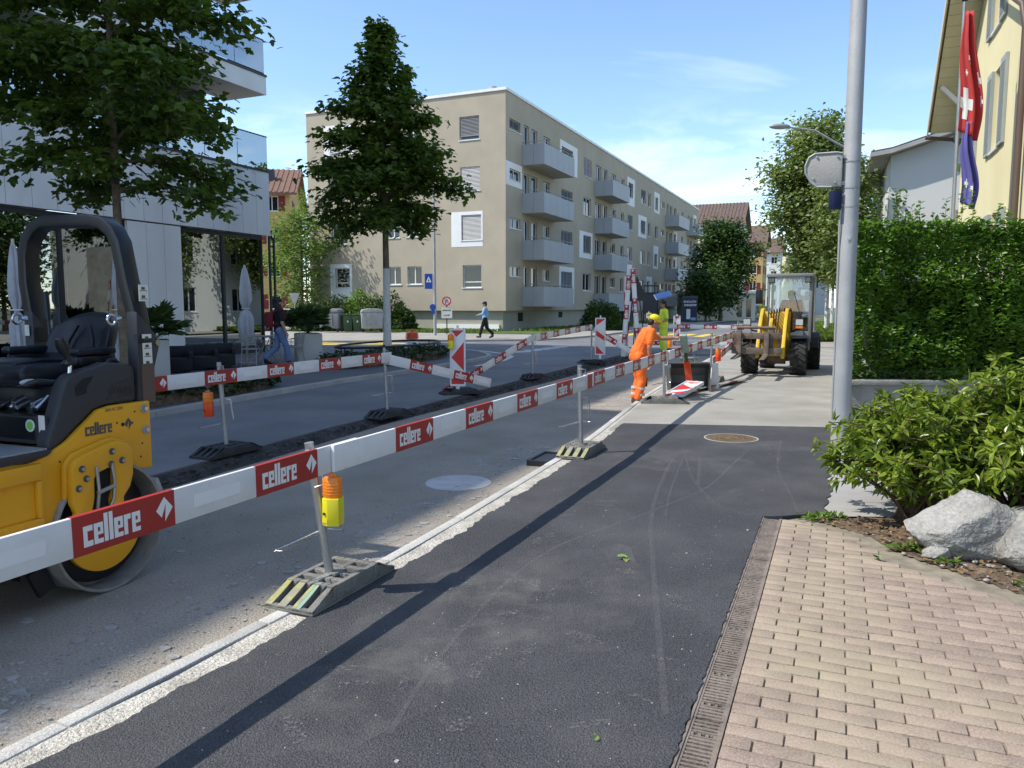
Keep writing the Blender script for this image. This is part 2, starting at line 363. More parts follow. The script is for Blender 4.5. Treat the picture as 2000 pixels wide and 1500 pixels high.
mat('hi_yellow', (.66,.80,.06), .8, .12, 9, .8, 13)
mat('reflex', (.62,.62,.6), .35, .05)
mat('denim', (.12,.19,.33), .85, .15, 8, .2, 90)
mat('shirt_blue', (.22,.38,.55), .85, .1, 8, .2, 30)
mat('cloth_black', (.012,.012,.015), .85, .1, 8, .2, 40)
mat('cloth_red', (.16,.012,.02), .8, .1, 8)
mat('cloth_grey', (.42,.43,.46), .85, .1, 5, .25, 25)
mat('cloth_white', (.7,.7,.68), .8, .05)
mat('boot', (.07,.055,.045), .8, .2, 9)
mat('plastic_green', (.035,.075,.03), .5, .08)
mat('rock', (.27,.262,.24), .95, .28, 3.5, 1.0, 26, speck=(45,.3), dirt=[((.42,.41,.37), 2.4, .5, .75, .6), ((.13,.12,.1), 5, .6, .75, .7), ((.36,.34,.2), 6, .66, .78, .6)])
mat('manhole_iron', (.19,.135,.075), .75, .25, 9, .5, 50, metal=.4)
mat('manhole_concrete', (.48,.475,.46), .85, .12, 6, .3, 60)
mat('grate_iron', (.27,.22,.18), .75, .25, 9, .4, 60, metal=.35, dirt=((.30,.26,.2), 6, .5, .72, .6))
mat('planter', (.52,.51,.48), .7, .05, 2)
mat('wicker_dark', (.018,.02,.024), .7, .2, 30)
mat('solar', (.03,.07,.2), .15, .1, 3)
mat('poster_navy', (.012,.02,.06), .4, .15, 2)
mat('car_white', (.55,.56,.56), .3, .03, coat=.5)
mat('flag_red', (.5,.045,.045), .75, .06, 4)
mat('flag_blue', (.12,.11,.36), .75, .06, 4)
mat('leaf_dry', (.2,.125,.06), .9, .3, 30)
mat('leaf_fallen', (.22,.30,.08), .7, .2, 30)
leafmat('leaf_maple', (.034,.068,.016), (.15,.21,.035), 1.5, .4)
leafmat('leaf_linden', (.07,.11,.03), (.28,.33,.11), 1.0, .3)
leafmat('leaf_hedge', (.042,.10,.017), (.18,.31,.045), 1.6, .38, .3)
leafmat('leaf_shrub', (.05,.095,.012), (.30,.37,.045), 4.0, .3, .3)
leafmat('leaf_bush', (.02,.05,.012), (.08,.14,.025), 1.2, .25)
leafmat('leaf_light', (.07,.13,.02), (.22,.32,.06), 1.2, .35)
leafmat('leaf_ivy', (.015,.035,.01), (.045,.08,.02), 5, .15, .4)
leafmat('leaf_palm', (.03,.06,.018), (.08,.13,.04), 5, .2, .4)
leafmat('grass_blade', (.06,.11,.015), (.2,.27,.05), 1.5, .35, .5)
glassmat('glass_shop', (.10,.105,.105), .68)
glassmat('glass_rail', (.72,.80,.82), .62)
glassmat('glass_cab', (.86,.89,.93), .985)
fademat('dust_film', (.50,.49,.47), 5.5, .48, .72, .6)
fademat('scuff_film', (.36,.36,.35), 60, .50, .74, .45)
fademat('tyre_film', (.22,.22,.22), 30, .25, .8, .3)
# ================================================================== GROUND
def lerp_poly(pts, step):
    out = []; 
    for a, b in zip(pts[:-1], pts[1:]):
        a = V((a[0], a[1], 0)); b = V((b[0], b[1], 0)); n = max(1, int((b-a).length/step))
        out += [a + (b-a)*(i/n) for i in range(n)]
    out.append(V((pts[-1][0], pts[-1][1], 0))); return out
def offset(pts, d):
    out = []
    for i, p in enumerate(pts):
        t = (pts[min(i+1, len(pts)-1)] - pts[max(i-1, 0)]).normalized(); out.append(p + V((t.y, -t.x, 0))*d)
    return out
KERB = [(-3.3,-1.0),(-2.45,1.1),(-1.84,2.5),(-1.5,3.1),(-1.18,3.84),(-.72,4.77),(.33,7.46),(.75,8.54),(2.2,13.05),(4.1,18.2),(8.0,28.5)]
KFINE = lerp_poly(KERB, .12)
FAR_R = [(8.0+.376/.927*k, 28.5+k) for k in (6, 60, 330)]
TR_FAR = [(-7.0,-3.0),(-5.9,0),(-2.85,8.61),(-2.4,9.95),(-1.56,11.9),(-.37,15.1),(.79,18.1),(2.17,21.6),(4.0,26.2)]
TR_NEAR = [(-6.75,-3.0),(-5.6,0),(-2.6,8.3),(-1.66,11.0),(-.95,12.6),(-.06,14.7),(.9,16.9),(2.25,20.2),(4.2,24.6)]
LK = [(-9.6,-2.5),(-8.75,0),(-5.09,10.82),(-4.33,13.26),(-3.46,15.7),(-2.35,18.19),(-1.4,20.9),(-.82,22.43),(-.62,23.3),(-.64,24.1),(-.85,25.2),(-1.35,26.4),(-2.4,27.7),(-3.7,28.6),(-5.9,29.3),(-12,30.5),(-40,35)]
BD = V((.403,.915,0)); BN = V((.915,-.403,0)); BP = V((-.37,45.9,0)); BDL = V((-.915,.403,0)); BNL = V((-.403,-.915,0))
def bp(s=0, w=0, wl=0): return BP + BD*s + BN*w + BNL*wl

sheet('ground', [(-600,-200),(600,-200),(600,900),(-600,900)], -.16, 'earth')
sheet('road_bed', [tuple(p) for p in offset(KFINE, .05)] + [(6.4,25.6),(4.3,26.2)] + [p for p in reversed(TR_NEAR)], -.10, 'road_base')
kr = [bp(320,6.6), bp(60,6.6), bp(0,6.6), V((4.92,41,0)), V((2.6,36.9,0)), V((1.2,35.3,0)), V((0,34.8,0)), V((-4.5,33.9,0)), V((-8.5,33.4,0)), V((-40,33+6.2,0))]
road_poly = TR_FAR + [(6.6,25.4),(7.98,28.5)] + FAR_R + [(p.x,p.y) for p in kr] + [(-40,35.0)] + [p for p in reversed(LK[:-1])]
sheet('road', road_poly, -.03, 'asphalt_old', thick=.09)
# left pavement with its stone kerb
pl = [(p.x, p.y) for p in offset(lerp_poly(LK, 50), -.13)]
sheet('pavement', pl + [(-60,35),(-60,-3)], .045, 'asphalt_pave')
far_pave = sheet('far_pavement', [(p.x,p.y) for p in kr] + [(-40,80),(-20,160),(60,330)], .055, 'pave_light', thick=.12)
sheet('lawn', [(p.x,p.y) for p in (bp(64,0),bp(64,4),bp(0,4,4),bp(0,-11,4),bp(0,-11,0),bp(0,0,0))], .075, 'grass_ground')
def kerb_row(name, pts, width, z1, z0, mname, ymax, step=1.0, jitter=.003):
    root = thing(name, None, None); root['kind'] = 'structure'
    fine = lerp_poly(pts, .05); acc = 0; last = fine[0]; me = None; seg = [fine[0]]
    P_ = [fine[0]]
    for p in fine[1:]:
        acc += (p-last).length; last = p
        if acc >= step: P_.append(p); acc = 0
    for a, b in zip(P_[:-1], P_[1:]):
        if a.y > ymax: break
        L_ = (b-a).length; m = MB().b(.003, L_-.003, -width, 0, z0, z1)
        o = m.build('kerbstone', mname, root, bevel=.008)
        o.location = (a.x, a.y, random.uniform(-jitter, jitter)); o.rotation_euler = (0, 0, math.atan2(b.y-a.y, b.x-a.x))
    return root
kerb_row('kerb', KERB, .078, .008, -.2, 'kerb_granite', 40)
lkr = [(p.x, p.y) for p in offset(lerp_poly(LK[:-1], .3), -.14)]
kerb_row('pavement_kerb', lkr, .14, .062, -.2, 'concrete', 60)
kr2 = lerp_poly([(p.x, p.y) for p in kr], 2)
mb = MB()
for a, b in zip(kr2[:-1], kr2[1:]): mb.bar((a.x,a.y,.0), (b.x,b.y,.0), .16, .125)
tag(mb.build('far_kerb', 'concrete'), kind='structure')
mb = MB(); fr = lerp_poly([KERB[-1]] + FAR_R, 3)
for a, b in zip(fr[:-1], fr[1:]): mb.bar((a.x+.06,a.y,-.02), (b.x+.06,b.y,-.02), .14, .10)
tag(mb.build('roadside_kerb', 'kerb_granite'), kind='structure')
# concrete haunch behind the kerb, then the new asphalt with its ragged edge lapping over it
hp = offset(KFINE, .075); hq = offset(KFINE, .42)
sheet('kerb_haunch', [(p.x,p.y) for p in hp] + [(p.x,p.y) for p in reversed(hq)], -.003, 'kerb_haunch')
rag = [p for p in lerp_poly(KERB, .025) if p.y < 10.1]
rg2 = []
for i, p in enumerate(offset(rag, 0)):
    w = .205 + .045*noise.noise(V((p.x*2.2, p.y*2.2, 3))) + .028*noise.noise(V((p.x*9, p.y*9, 8))) + .016*noise.noise(V((p.x*30, p.y*30, 1)))
    t = (rag[min(i+1, len(rag)-1)] - rag[max(i-1, 0)]).normalized(); rg2.append((p.x + t.y*w, p.y - t.x*w))
def ragged(pts, amp, step=.03, sc=14):
    return [(p.x + amp*noise.noise(V((p.x*sc, p.y*sc, 5))), p.y + amp*noise.noise(V((p.x*sc, p.y*sc, 9)))) for p in lerp_poly(pts, step)]
DR_A = V((.425,1,0)).normalized(); DR_B = V((DR_A.y, -DR_A.x, 0)); DR0 = V((1.853,5.544,0))
dl = [DR0 + DR_A*k for k in (0, -3.4, -8)]
asph = rg2 + [(1.47,10.08)] + ragged([(1.7,10.04),(4.25,9.72)], .012) + ragged([(4.1,9.1),(3.72,8.45),(3.42,8.05),(3.18,7.55),(2.93,7.0),(2.72,6.4),(2.45,5.85),(2.36,5.64)], .05, .03, 7) + [(2.0,5.55)] + ragged([(p.x,p.y) for p in dl], .012, .03, 25)
sheet('sidewalk', asph, .008, 'asphalt_new', thick=.03)
op = [p for p in offset(KFINE, .13) if p.y > 9.5]
sheet('old_pavement', [(p.x,p.y) for p in op] + [(12.2,28.5),(8.1,18.7),(4.35,9.3),(2,9.5)], .002, 'pave_light', thick=.03)
sheet('concrete_apron', [(2.2,5.57),(3.9,9.3),(9,9.3),(9,5.4)], .000, 'concrete')
# bed with rocks and shrub
bedp = [(2.16,5.56),(2.42,5.12),(2.46,4.7),(2.66,4.28),(2.80,3.98),(3.3,3.0),(4.4,1.5),(9,1.5),(9,5.52)]
def bed():
    me = bpy.data.meshes.new('soil_bed'); bm = bmesh.new(); n = 130
    grid = {}
    for i in range(n+1):
        for j in range(n+1):
            x = 2.1 + 4.0*i/n; y = 2.3 + 3.25*j/n
            z = -.007 + .008*noise.noise(V((x*3,y*3,0))) + .008*noise.noise(V((x*14,y*14,0))) + .05*max(0, min(1, (x-2.75)*.8))
            grid[i,j] = bm.verts.new((x,y,z))
    bm.verts.ensure_lookup_table()
    def inside(x, y):
        c = False; P = bedp
        for k in range(len(P)):
            (x1,y1),(x2,y2) = P[k], P[k-1]
            if (y1 > y) != (y2 > y) and x < (x2-x1)*(y-y1)/(y2-y1)+x1: c = not c
        return c
    for i in range(n):
        for j in range(n):
            cx = sum(grid[a].co.x for a in ((i,j),(i+1,j),(i+1,j+1),(i,j+1)))/4; cy = sum(grid[a].co.y for a in ((i,j),(i+1,j),(i+1,j+1),(i,j+1)))/4
            if inside(cx, cy): bm.faces.new([grid[i,j],grid[i+1,j],grid[i+1,j+1],grid[i,j+1]])
    bm.to_mesh(me); bm.free(); me.polygons.foreach_set('use_smooth', [True]*len(me.polygons)); return me
tag(link('soil_bed', bed(), 'soil'), kind='structure')
def in_poly(x, y, P):
    c = False
    for k in range(len(P)):
        (x1,y1),(x2,y2) = P[k], P[k-1]
        if (y1 > y) != (y2 > y) and x < (x2-x1)*(y-y1)/(y2-y1)+x1: c = not c
    return c
# ------------------------------------------------------------------ brick forecourt
BR0 = DR0 + DR_B*.134
fore = tag(sheet('forecourt', [(BR0.x,BR0.y),(2.18,5.58),(2.44,5.1),(2.48,4.7),(2.68,4.28),(2.82,3.98),(3.4,3.0),(4.6,1.4),(4.6,-1),(tuple(BR0-DR_A*7)[0],tuple(BR0-DR_A*7)[1])], -.012, 'sand_joint'), kind='structure')
bl, bw = .2, .0775
bmesh_paver = MB().b(-bl/2, bl/2, -bw/2, bw/2, -.05, 0).mesh('brick', bevel=.004); bmesh_paver.materials.append(MAT['brick_paver'])
half_paver = MB().b(-bl/4+.002, bl/4-.002, -bw/2, bw/2, -.05, 0).mesh('brick', bevel=.004); half_paver.materials.append(MAT['brick_paver'])
edge_poly = [(BR0.x-.002,BR0.y),(2.12,5.53),(2.35,5.08),(2.39,4.66),(2.59,4.22),(2.72,3.92),(3.25,2.95),(4.5,1.2),(4.5,-1),(-2,-1)]
rot = math.atan2(DR_B.y, DR_B.x); nb = 0
rest = MB()
for r_ in range(60):
    for c_ in range(-1, 22):
        hb = (r_ % 2 == 1)
        pitch = bl+.006
        x = (c_ + .5)*pitch - (pitch/2 if hb else 0); y = -(r_+.55)*(bw+.0055); me = bmesh_paver
        if hb and c_ == 0: x = pitch/4; me = half_paver
        if c_ < 0: continue
        p = BR0 + DR_B*x + DR_A*y
        ok = all(in_poly(q.x, q.y, edge_poly) for q in (p + DR_B*.09, p - DR_B*.0, p + DR_A*.03, p + DR_B*.09 + DR_A*.03))
        if not ok or p.y < .6: continue
        dz = p - V((0,0,CAM_H)); dep = dz.dot(FWD)
        if p.y < 2.1 or dep < .5 or abs(dz.x/dep) > .70 or nb >= 300:
            rest.b(-bl/2, bl/2, -bw/2, bw/2, -.05, random.uniform(-.0025,.0025), Matrix.Translation((p.x,p.y,0)) @ Matrix.Rotation(rot,4,'Z')); continue
        o = bpy.data.objects.new('brick', me); COL.objects.link(o); o.parent = fore; nb += 1
        o.location = (p.x, p.y, random.uniform(-.0025, .0025)); o.rotation_euler = (random.gauss(0,.006), random.gauss(0,.006), rot + random.gauss(0,.008))
rest.build('paver_field', 'brick_paver', fore, bevel=.003)['kind'] = 'stuff'; print('bricks', nb)
# ------------------------------------------------------------------ slot drain with cast-iron grates
def drain():
    root = thing('drain_channel', 'long rusty slotted drain channel between dark asphalt and brick paving', 'drain', DR0 - DR_A*6 , math.atan2(DR_A.y, DR_A.x))
    MB().b(0, 6.0, -.128, -.001, -.12, -.055).build('channel_floor', 'pocket_dark', root)
    for y0 in (-.010, -.133): MB().b(0, 6.0, y0, y0+.010, -.12, .002).build('edge_rail', 'grate_iron', root)
    g = MB(); n = 20
    for y0 in (-.122, -.020): g.b(0, .494, y0, y0+.009, -.028, -.002)
    for i in range(n):
        x = .012 + i*.0247
        if i in (4, 15):
            for q in range(4): g.b(x-.006, x+.015, -.112+q*.027, -.101+q*.027, -.028, -.004)
            g.b(x-.012, x-.005, -.115, -.02, -.028, -.004); g.b(x+.014, x+.021, -.115, -.02, -.028, -.004)
        else: g.b(x-.0065, x+.0065, -.114, -.020, -.028, -.004)
    me = g.mesh('grate'); me.materials.append(MAT['grate_iron'])
    for k in range(12):
        o = bpy.data.objects.new('grate', me); COL.objects.link(o); o.parent = root; o.location = (k*.5+.003, 0, random.uniform(-.002,.001))
drain()
# ------------------------------------------------------------------ manholes
def manhole(c, r, z, ring, label, lid='manhole_iron'):
    t = thing('manhole_cover', label, 'manhole', (c[0], c[1], z))
    prof = [(r*1.0,-.04),(r*1.0,.004),(r*.93,.004),(r*.93,-.04)]
    MB().lathe([(r*.945,-.03),(r*.945,.005),(r,.005),(r,-.03)], 48).build('rim', ring, t)
    m = MB().lathe([(.001,-.02),(.001,.003),(r*.93,.003),(r*.93,-.02)], 48); m.build('lid', lid, t)
    m = MB()
    for k in range(24):
        a = 2*math.pi*k/24
        for q in (.35,.55,.75): m.box((r*q*math.cos(a), r*q*math.sin(a), .0045), (r*.11, .014, .004), a)
    m.lathe([(.001,.003),(.001,.007),(.05,.007),(.05,.003)], 16); m.build('tread_pattern', lid, t)['kind'] = 'stuff'
manhole((2.57,8.9), .31, .008, 'concrete', 'round brown iron manhole cover set in the new asphalt')
mh = thing('manhole_cover', 'pale concrete covered manhole in the dug up road bed', 'manhole', (-.505,7.08,-.10))
MB().lathe([(.001,-.02),(.001,.008),(.30,.008),(.31,.004),(.31,-.02)], 48).build('lid', 'manhole_concrete', mh, smooth=30)
MB().b(-.3,.3,-.025,.025,.008,.0095).build('lid_bar', 'manhole_concrete', mh)
# gully frame at the kerb by the second barrier foot
gl = thing('gully_frame', 'dark rectangular gully frame against the kerb beside barrier foot', 'gully', (.40,8.05,-.10), SROT)
m = MB().b(-.27,.27,-.19,-.16,0,.06).b(-.27,.27,.13,.16,0,.06).b(-.27,-.24,-.16,.13,0,.06).b(.24,.27,-.16,.13,0,.06); m.build('frame', 'metal_dark', gl)
MB().b(-.24,.24,-.16,.13,0,.045).build('plate', 'metal_dark', gl)
# ------------------------------------------------------------------ trench: broken asphalt edge and rubble
def trench():
    A = lerp_poly(TR_FAR, .06); B = lerp_poly(TR_NEAR, .06); n = 420; k = 9; vs = []; fs = []
    for i in range(n):
        a = A[int(i*(len(A)-1)/(n-1))]; b = B[int(i*(len(B)-1)/(n-1))]
        # match by projecting on the street so that rows run across it
        for j in range(k):
            t = j/(k-1); p = a*(1-t) + b*t; q = V((p.x*6, p.y*6, 0))
            z = -.034 - .068*min(1, t*1.8) + .010*math.sin(math.pi*t)*(noise.noise(q*1.5)+.3) + .010*noise.noise(q*4)*(0 if j in (0,) else 1)
            e = .05*noise.noise(q*.9) + .03*noise.noise(q*3)
            vs.append((p.x + e*(j > 0), p.y, max(z, -.098 if j < k-1 else -.12) if j else -.045))
    for i in range(n-1):
        for j in range(k-1): fs.append((i*k+j, i*k+j+1, (i+1)*k+j+1, (i+1)*k+j))
    m = MB(); m.v = vs; m.f = fs; o = m.build('trench_edge', 'rubble'); tag(o, kind='structure')
    # lumps of broken asphalt
    P = []; m = MB()
    for i in range(1500):
        f = random.random()**.8; a = A[int(f*(len(A)-1))]; b = B[int(f*(len(B)-1))]; t = random.betavariate(1.6,1.3)
        if a.y < 5: continue
        c = a*(1-t) + b*t; s = random.uniform(.006,.024)*(1 if random.random() < .9 else 1.6)
        M = Matrix.Translation((c.x+random.gauss(0,.05), c.y, -.075+s*.3+.02*(1-t))) @ Matrix.Rotation(random.uniform(0,6), 4, 'Z') @ Matrix.Rotation(random.uniform(-.6,.6), 4, 'X') @ Matrix.Diagonal((s*random.uniform(.8,1.5), s, s*random.uniform(.5,.9), 1))
        m.add([(random.uniform(-.2,.2)+x, random.uniform(-.2,.2)+y, random.uniform(-.2,.2)+z) for x,y,z in ((1,0,0),(-1,0,0),(0,1,0),(0,-1,0),(0,0,1),(0,0,-1))],
              [(0,2,4),(2,1,4),(1,3,4),(3,0,4),(2,0,5),(1,2,5),(3,1,5),(0,3,5)], M)
    tag(m.build('asphalt_rubble', 'rubble'), 'loose dark lumps of broken asphalt along the cut road edge', 'rubble', kind='stuff')
trench()
# flat pale chips of mortar and gravel on the dug-up road bed
def chips():
    m = MB()
    spots = [((-1.9,3.2),.5,260),((-1.35,4.3),.6,240),((-.6,5.8),.7,160),((-.25,6.5),.5,60),((-1.7,4.9),.9,70),((-.2,7.7),.5,90),((-2.3,2.7),.5,90),((.2,9.2),1.6,60),((2.0,14.0),.8,120),((3.0,16),1.0,90)]
    for (cx,cy), sp, n in spots:
        for _ in range(n):
            x = random.gauss(cx, sp*.55); y = random.gauss(cy, sp)
            # keep left of the kerb line
            kx = None
            for (x1,y1),(x2,y2) in zip(KERB[:-1], KERB[1:]):
                if y1 <= y <= y2: kx = x1+(x2-x1)*(y-y1)/(y2-y1)
            if kx is None or x > kx-.02: continue
            s = random.uniform(.003,.010) if random.random() < .9 else random.uniform(.01,.032)
            n_ = 6; rr = [s*random.uniform(.6,1.2) for _ in range(n_)]; a0 = random.uniform(0,6)
            m.prism([(x+r_*math.cos(a0+k*1.047)*1.4, y+r_*math.sin(a0+k*1.047)) for k, r_ in enumerate(rr)], -.1, -.1+random.uniform(.003,.011))
    tag(m.build('gravel', 'gravel_pale'), 'pale mortar chips and gravel scattered on the road bed', 'gravel', kind='stuff')
chips()
# thin films of dust, scuffs and tyre marks on the new asphalt and road bed
def ribbon(name, pts, w, z, mname):
    P_ = [V((p[0],p[1],0)) for p in pts]
    A = offset(P_, -w/2); B = offset(P_, w/2); m = MB(); n = len(P_)
    m.add([(p.x,p.y,z) for p in A] + [(p.x,p.y,z) for p in B], [(i,i+1,n+i+1,n+i) for i in range(n-1)])
    return m.build(name, mname)
def curve2(pp, n=24):
    P_ = [gp(*p) for p in pp]; out = []
    Pn = [P_[0]] + P_ + [P_[-1]]
    for i in range(1, len(Pn)-2):
        for k in range(n):
            t = k/n; a, b, c, d = Pn[i-1], Pn[i], Pn[i+1], Pn[i+2]
            out.append(.5*((2*b) + (c-a)*t + (2*a-5*b+4*c-d)*t*t + (3*b-a-3*c+d)*t**3))
    out.append(P_[-1]); return out
marks = MB()
for pp, w in [([(1180,1035),(1280,998),(1380,955),(1430,910),(1462,880)], .025), ([(1338,890),(1352,935),(1385,975),(1410,995)], .02), ([(1315,895),(1285,960),(1272,1020),(1275,1100),(1300,1400)], .03),
              ([(1180,1035),(1080,1075),(980,1150),(850,1300),(760,1440)], .022), ([(1335,895),(1310,960),(1300,1010)], .018), ([(1525,860),(1520,920),(1545,970),(1558,1005)], .02), ([(1560,1003),(1605,985)], .02), ([(1367,895),(1364,950)], .03)]:
    P_ = curve2(pp); A = offset(P_, -w/2); B = offset(P_, w/2); n = len(P_)
    marks.add([(p.x,p.y,.0115) for p in A] + [(p.x,p.y,.0115) for p in B], [(i,i+1,n+i+1,n+i) for i in range(n-1)])
tag(marks.build('tyre_marks', 'tyre_film'), 'pale curved tyre and scrape marks across the new asphalt', 'tyre marks', kind='stuff')
sc = MB(); k = 0
for u, v in [(850,1300),(905,1230),(1140,1250),(1080,1160),(1010,1140),(935,1310),(575,1430),(900,1420),(1150,1420),(1250,1370),(1160,1160),(860,1060),(900,1150),(1050,1060),(1100,1010),(1180,990),(1330,1190),(790,1340),(690,1340),(620,1360),(1220,1120),(1020,1300),(1400,1050),(1090,960),(1230,930),(1440,960),(1350,920),(1520,900),(1000,1200),(1290,1290)]:
    c = gp(u, v); a = random.uniform(0, 3.1); n_ = 14
    for q in range(random.choice((1,1,2))):
        cx = c.x+q*random.uniform(-.1,.1); cy = c.y+q*.13; L_ = random.uniform(.05,.12); w = random.uniform(.02,.045)
        sc.add([(cx+L_*math.cos(t)*math.cos(a)-w*math.sin(t)*math.sin(a), cy+L_*math.cos(t)*math.sin(a)+w*math.sin(t)*math.cos(a), .0135+.00003*k) for t in [2*math.pi*i/n_ for i in range(n_)]], [tuple(range(n_))]); k += 1
tag(sc.build('dust_prints', 'scuff_film'), 'pale dusty boot prints and smears on the new asphalt', 'dust prints', kind='stuff')
dp = MB(); k = 0
for u, v, rx, ry in [(985,905,.42,.55),(700,1130,.28,.8),(820,1010,.3,.7),(590,1210,.18,.45),(1150,790,.7,1.2),(1040,880,.25,.5),(60,1420,.2,.4)]:
    c = gp(u, v, -.1); n_ = 40
    P_ = []
    for i in range(n_):
        t = 2*math.pi*i/n_; f = 1+.35*noise.noise(V((math.cos(t)*2, math.sin(t)*2, k*3.3)))
        P_.append((c.x+SDIR.x*ry*f*math.sin(t)+SRT.x*rx*f*math.cos(t), c.y+SDIR.y*ry*f*math.sin(t)+SRT.y*rx*f*math.cos(t)))
    Q = []
    for x, y in P_:
        kx = 99
        for (x1,y1),(x2,y2) in zip(KERB[:-1], KERB[1:]):
            if y1 <= y <= y2: kx = x1+(x2-x1)*(y-y1)/(y2-y1)
        Q.append((min(x, kx-.01), y, -.0955+.0006*k))
    dp.add(Q, [tuple(range(n_))]); k += 1
tag(dp.build('cement_dust', 'dust_film'), 'grey cement dust spilled on the road bed near the kerb', 'dust', kind='stuff')
# loose pale specks and grit on the new asphalt, and soft dust trodden over it
gm = MB()
for _ in range(220):
    u = random.uniform(350,1600); v = random.uniform(860,1490); c = gp(u, v, .0085)
    if not in_poly(c.x, c.y, asph): continue
    s_ = random.uniform(.0015,.004) if random.random() < .95 else random.uniform(.005,.009); a0 = random.uniform(0,6)
    gm.prism([(c.x+s_*math.cos(a0+k*1.57)*random.uniform(.6,1.3), c.y+s_*math.sin(a0+k*1.57)*random.uniform(.6,1.3)) for k in range(4)], .008, .009+s_*.5)
tag(gm.build('grit', 'gravel_pale'), 'fine pale grit scattered over the new asphalt', 'grit', kind='stuff')
fademat('trodden_dust', (.30,.29,.27), 3.1, .44, .80, .22)
dm = MB(); k = 0
for u, v, rx, ry in [(1330,900,.7,.6),(1480,870,.6,.3),(1250,870,.5,.4),(1100,1150,.5,.8),(900,1200,.45,.7),(1300,1250,.4,.7),(1050,1000,.5,.9),(700,1350,.35,.5),(1180,1400,.35,.45)]:
    c = gp(u, v); n_ = 36; P_ = []
    for i in range(n_):
        t = 2*math.pi*i/n_; f = 1+.3*noise.noise(V((math.cos(t)*2, math.sin(t)*2, k*2.7+9))); P_.append((c.x+SDIR.x*ry*f*math.sin(t)+SRT.x*rx*f*math.cos(t), c.y+SDIR.y*ry*f*math.sin(t)+SRT.y*rx*f*math.cos(t), .0095+.0002*k))
    if all(in_poly(x, y, asph) for x, y, z in P_[::3]): dm.add(P_, [tuple(range(n_))])
    k += 1
tag(dm.build('trodden_dust', 'trodden_dust'), 'soft pale dust trodden over the new asphalt', 'dust', kind='stuff')
# ------------------------------------------------------------------ road markings
wm = thing('zebra_crossing', 'yellow zebra crossing bars across the street past the diggings', 'zebra crossing')
for k in range(6):
    c = bp(.5, 7.6+k*1.0); m = MB().b(-2,2,-.25,.25,-.03,-.0235); o = m.build('bar', 'road_yellow', wm); o.location = (c.x,c.y,0); o.rotation_euler = (0,0,math.atan2(BD.y,BD.x))
wm = thing('zebra_crossing', 'yellow zebra crossing bars over the side street left of tree', 'zebra crossing')
for k in range(5):
    c = V((-6.2,33.4,0)) + BNL*(k*1.0) ; m = MB().b(-1.9,1.9,-.22,.22,-.03,-.0235); o = m.build('bar', 'road_yellow', wm); o.location = (c.x,c.y,0); o.rotation_euler = (0,0,math.atan2(BDL.y,BDL.x))
wm = thing('give_way_line', 'row of white dashes on the road at the side street mouth', 'road marking')
for k in range(6):
    c = gp(1013+k*18, 688-k*2.3, -.03); m = MB().b(-.55,.55,-.12,.12,-.03,-.0235); o = m.build('dash', 'road_white', wm); o.location = (c.x,c.y,0); o.rotation_euler = (0,0,R(35))
m = MB()
P_ = lerp_poly([(-1.15,20.3),(-.45,22.3),(-.2,24.1),(-.5,25.6),(-1.1,26.9),(-2.3,28.2),(-3.7,29.1),(-6,29.9)], .3)
A = offset(P_, .12); B = offset(P_, .27); n = len(P_)
m.add([(p.x,p.y,-.0245) for p in A] + [(p.x,p.y,-.0245) for p in B], [(i,i+1,n+i+1,n+i) for i in range(n-1)])
tag(m.build('edge_line', 'road_white'), 'curved white edge line around the tree pavement corner', 'road marking')
# ================================================================== BUILDINGS
def facade(mb, S0, S1, Z0, Z1, holes, depth, M=None):
    """wall sheet in (s, depth, z) with real openings and reveals"""
    xs = sorted({S0, S1} | {h[0] for h in holes} | {h[1] for h in holes}); zs = sorted({Z0, Z1} | {h[2] for h in holes} | {h[3] for h in holes})
    for a, b in zip(xs[:-1], xs[1:]):
        for c, d in zip(zs[:-1], zs[1:]):
            mx, mz = (a+b)/2, (c+d)/2
            if any(h[0] < mx < h[1] and h[2] < mz < h[3] for h in holes): continue
            mb.add([(a,0,c),(b,0,c),(b,0,d),(a,0,d)], [(0,1,2,3)], M)
    for a, b, c, d in [h[:4] for h in holes]:
        for q in ([(a,0,c),(a,depth,c),(a,depth,d),(a,0,d)], [(b,0,c),(b,0,d),(b,depth,d),(b,depth,c)], [(a,0,d),(a,depth,d),(b,depth,d),(b,0,d)], [(a,0,c),(b,0,c),(b,depth,c),(a,depth,c)]):
            mb.add(q, [(0,1,2,3)], M)
    return mb
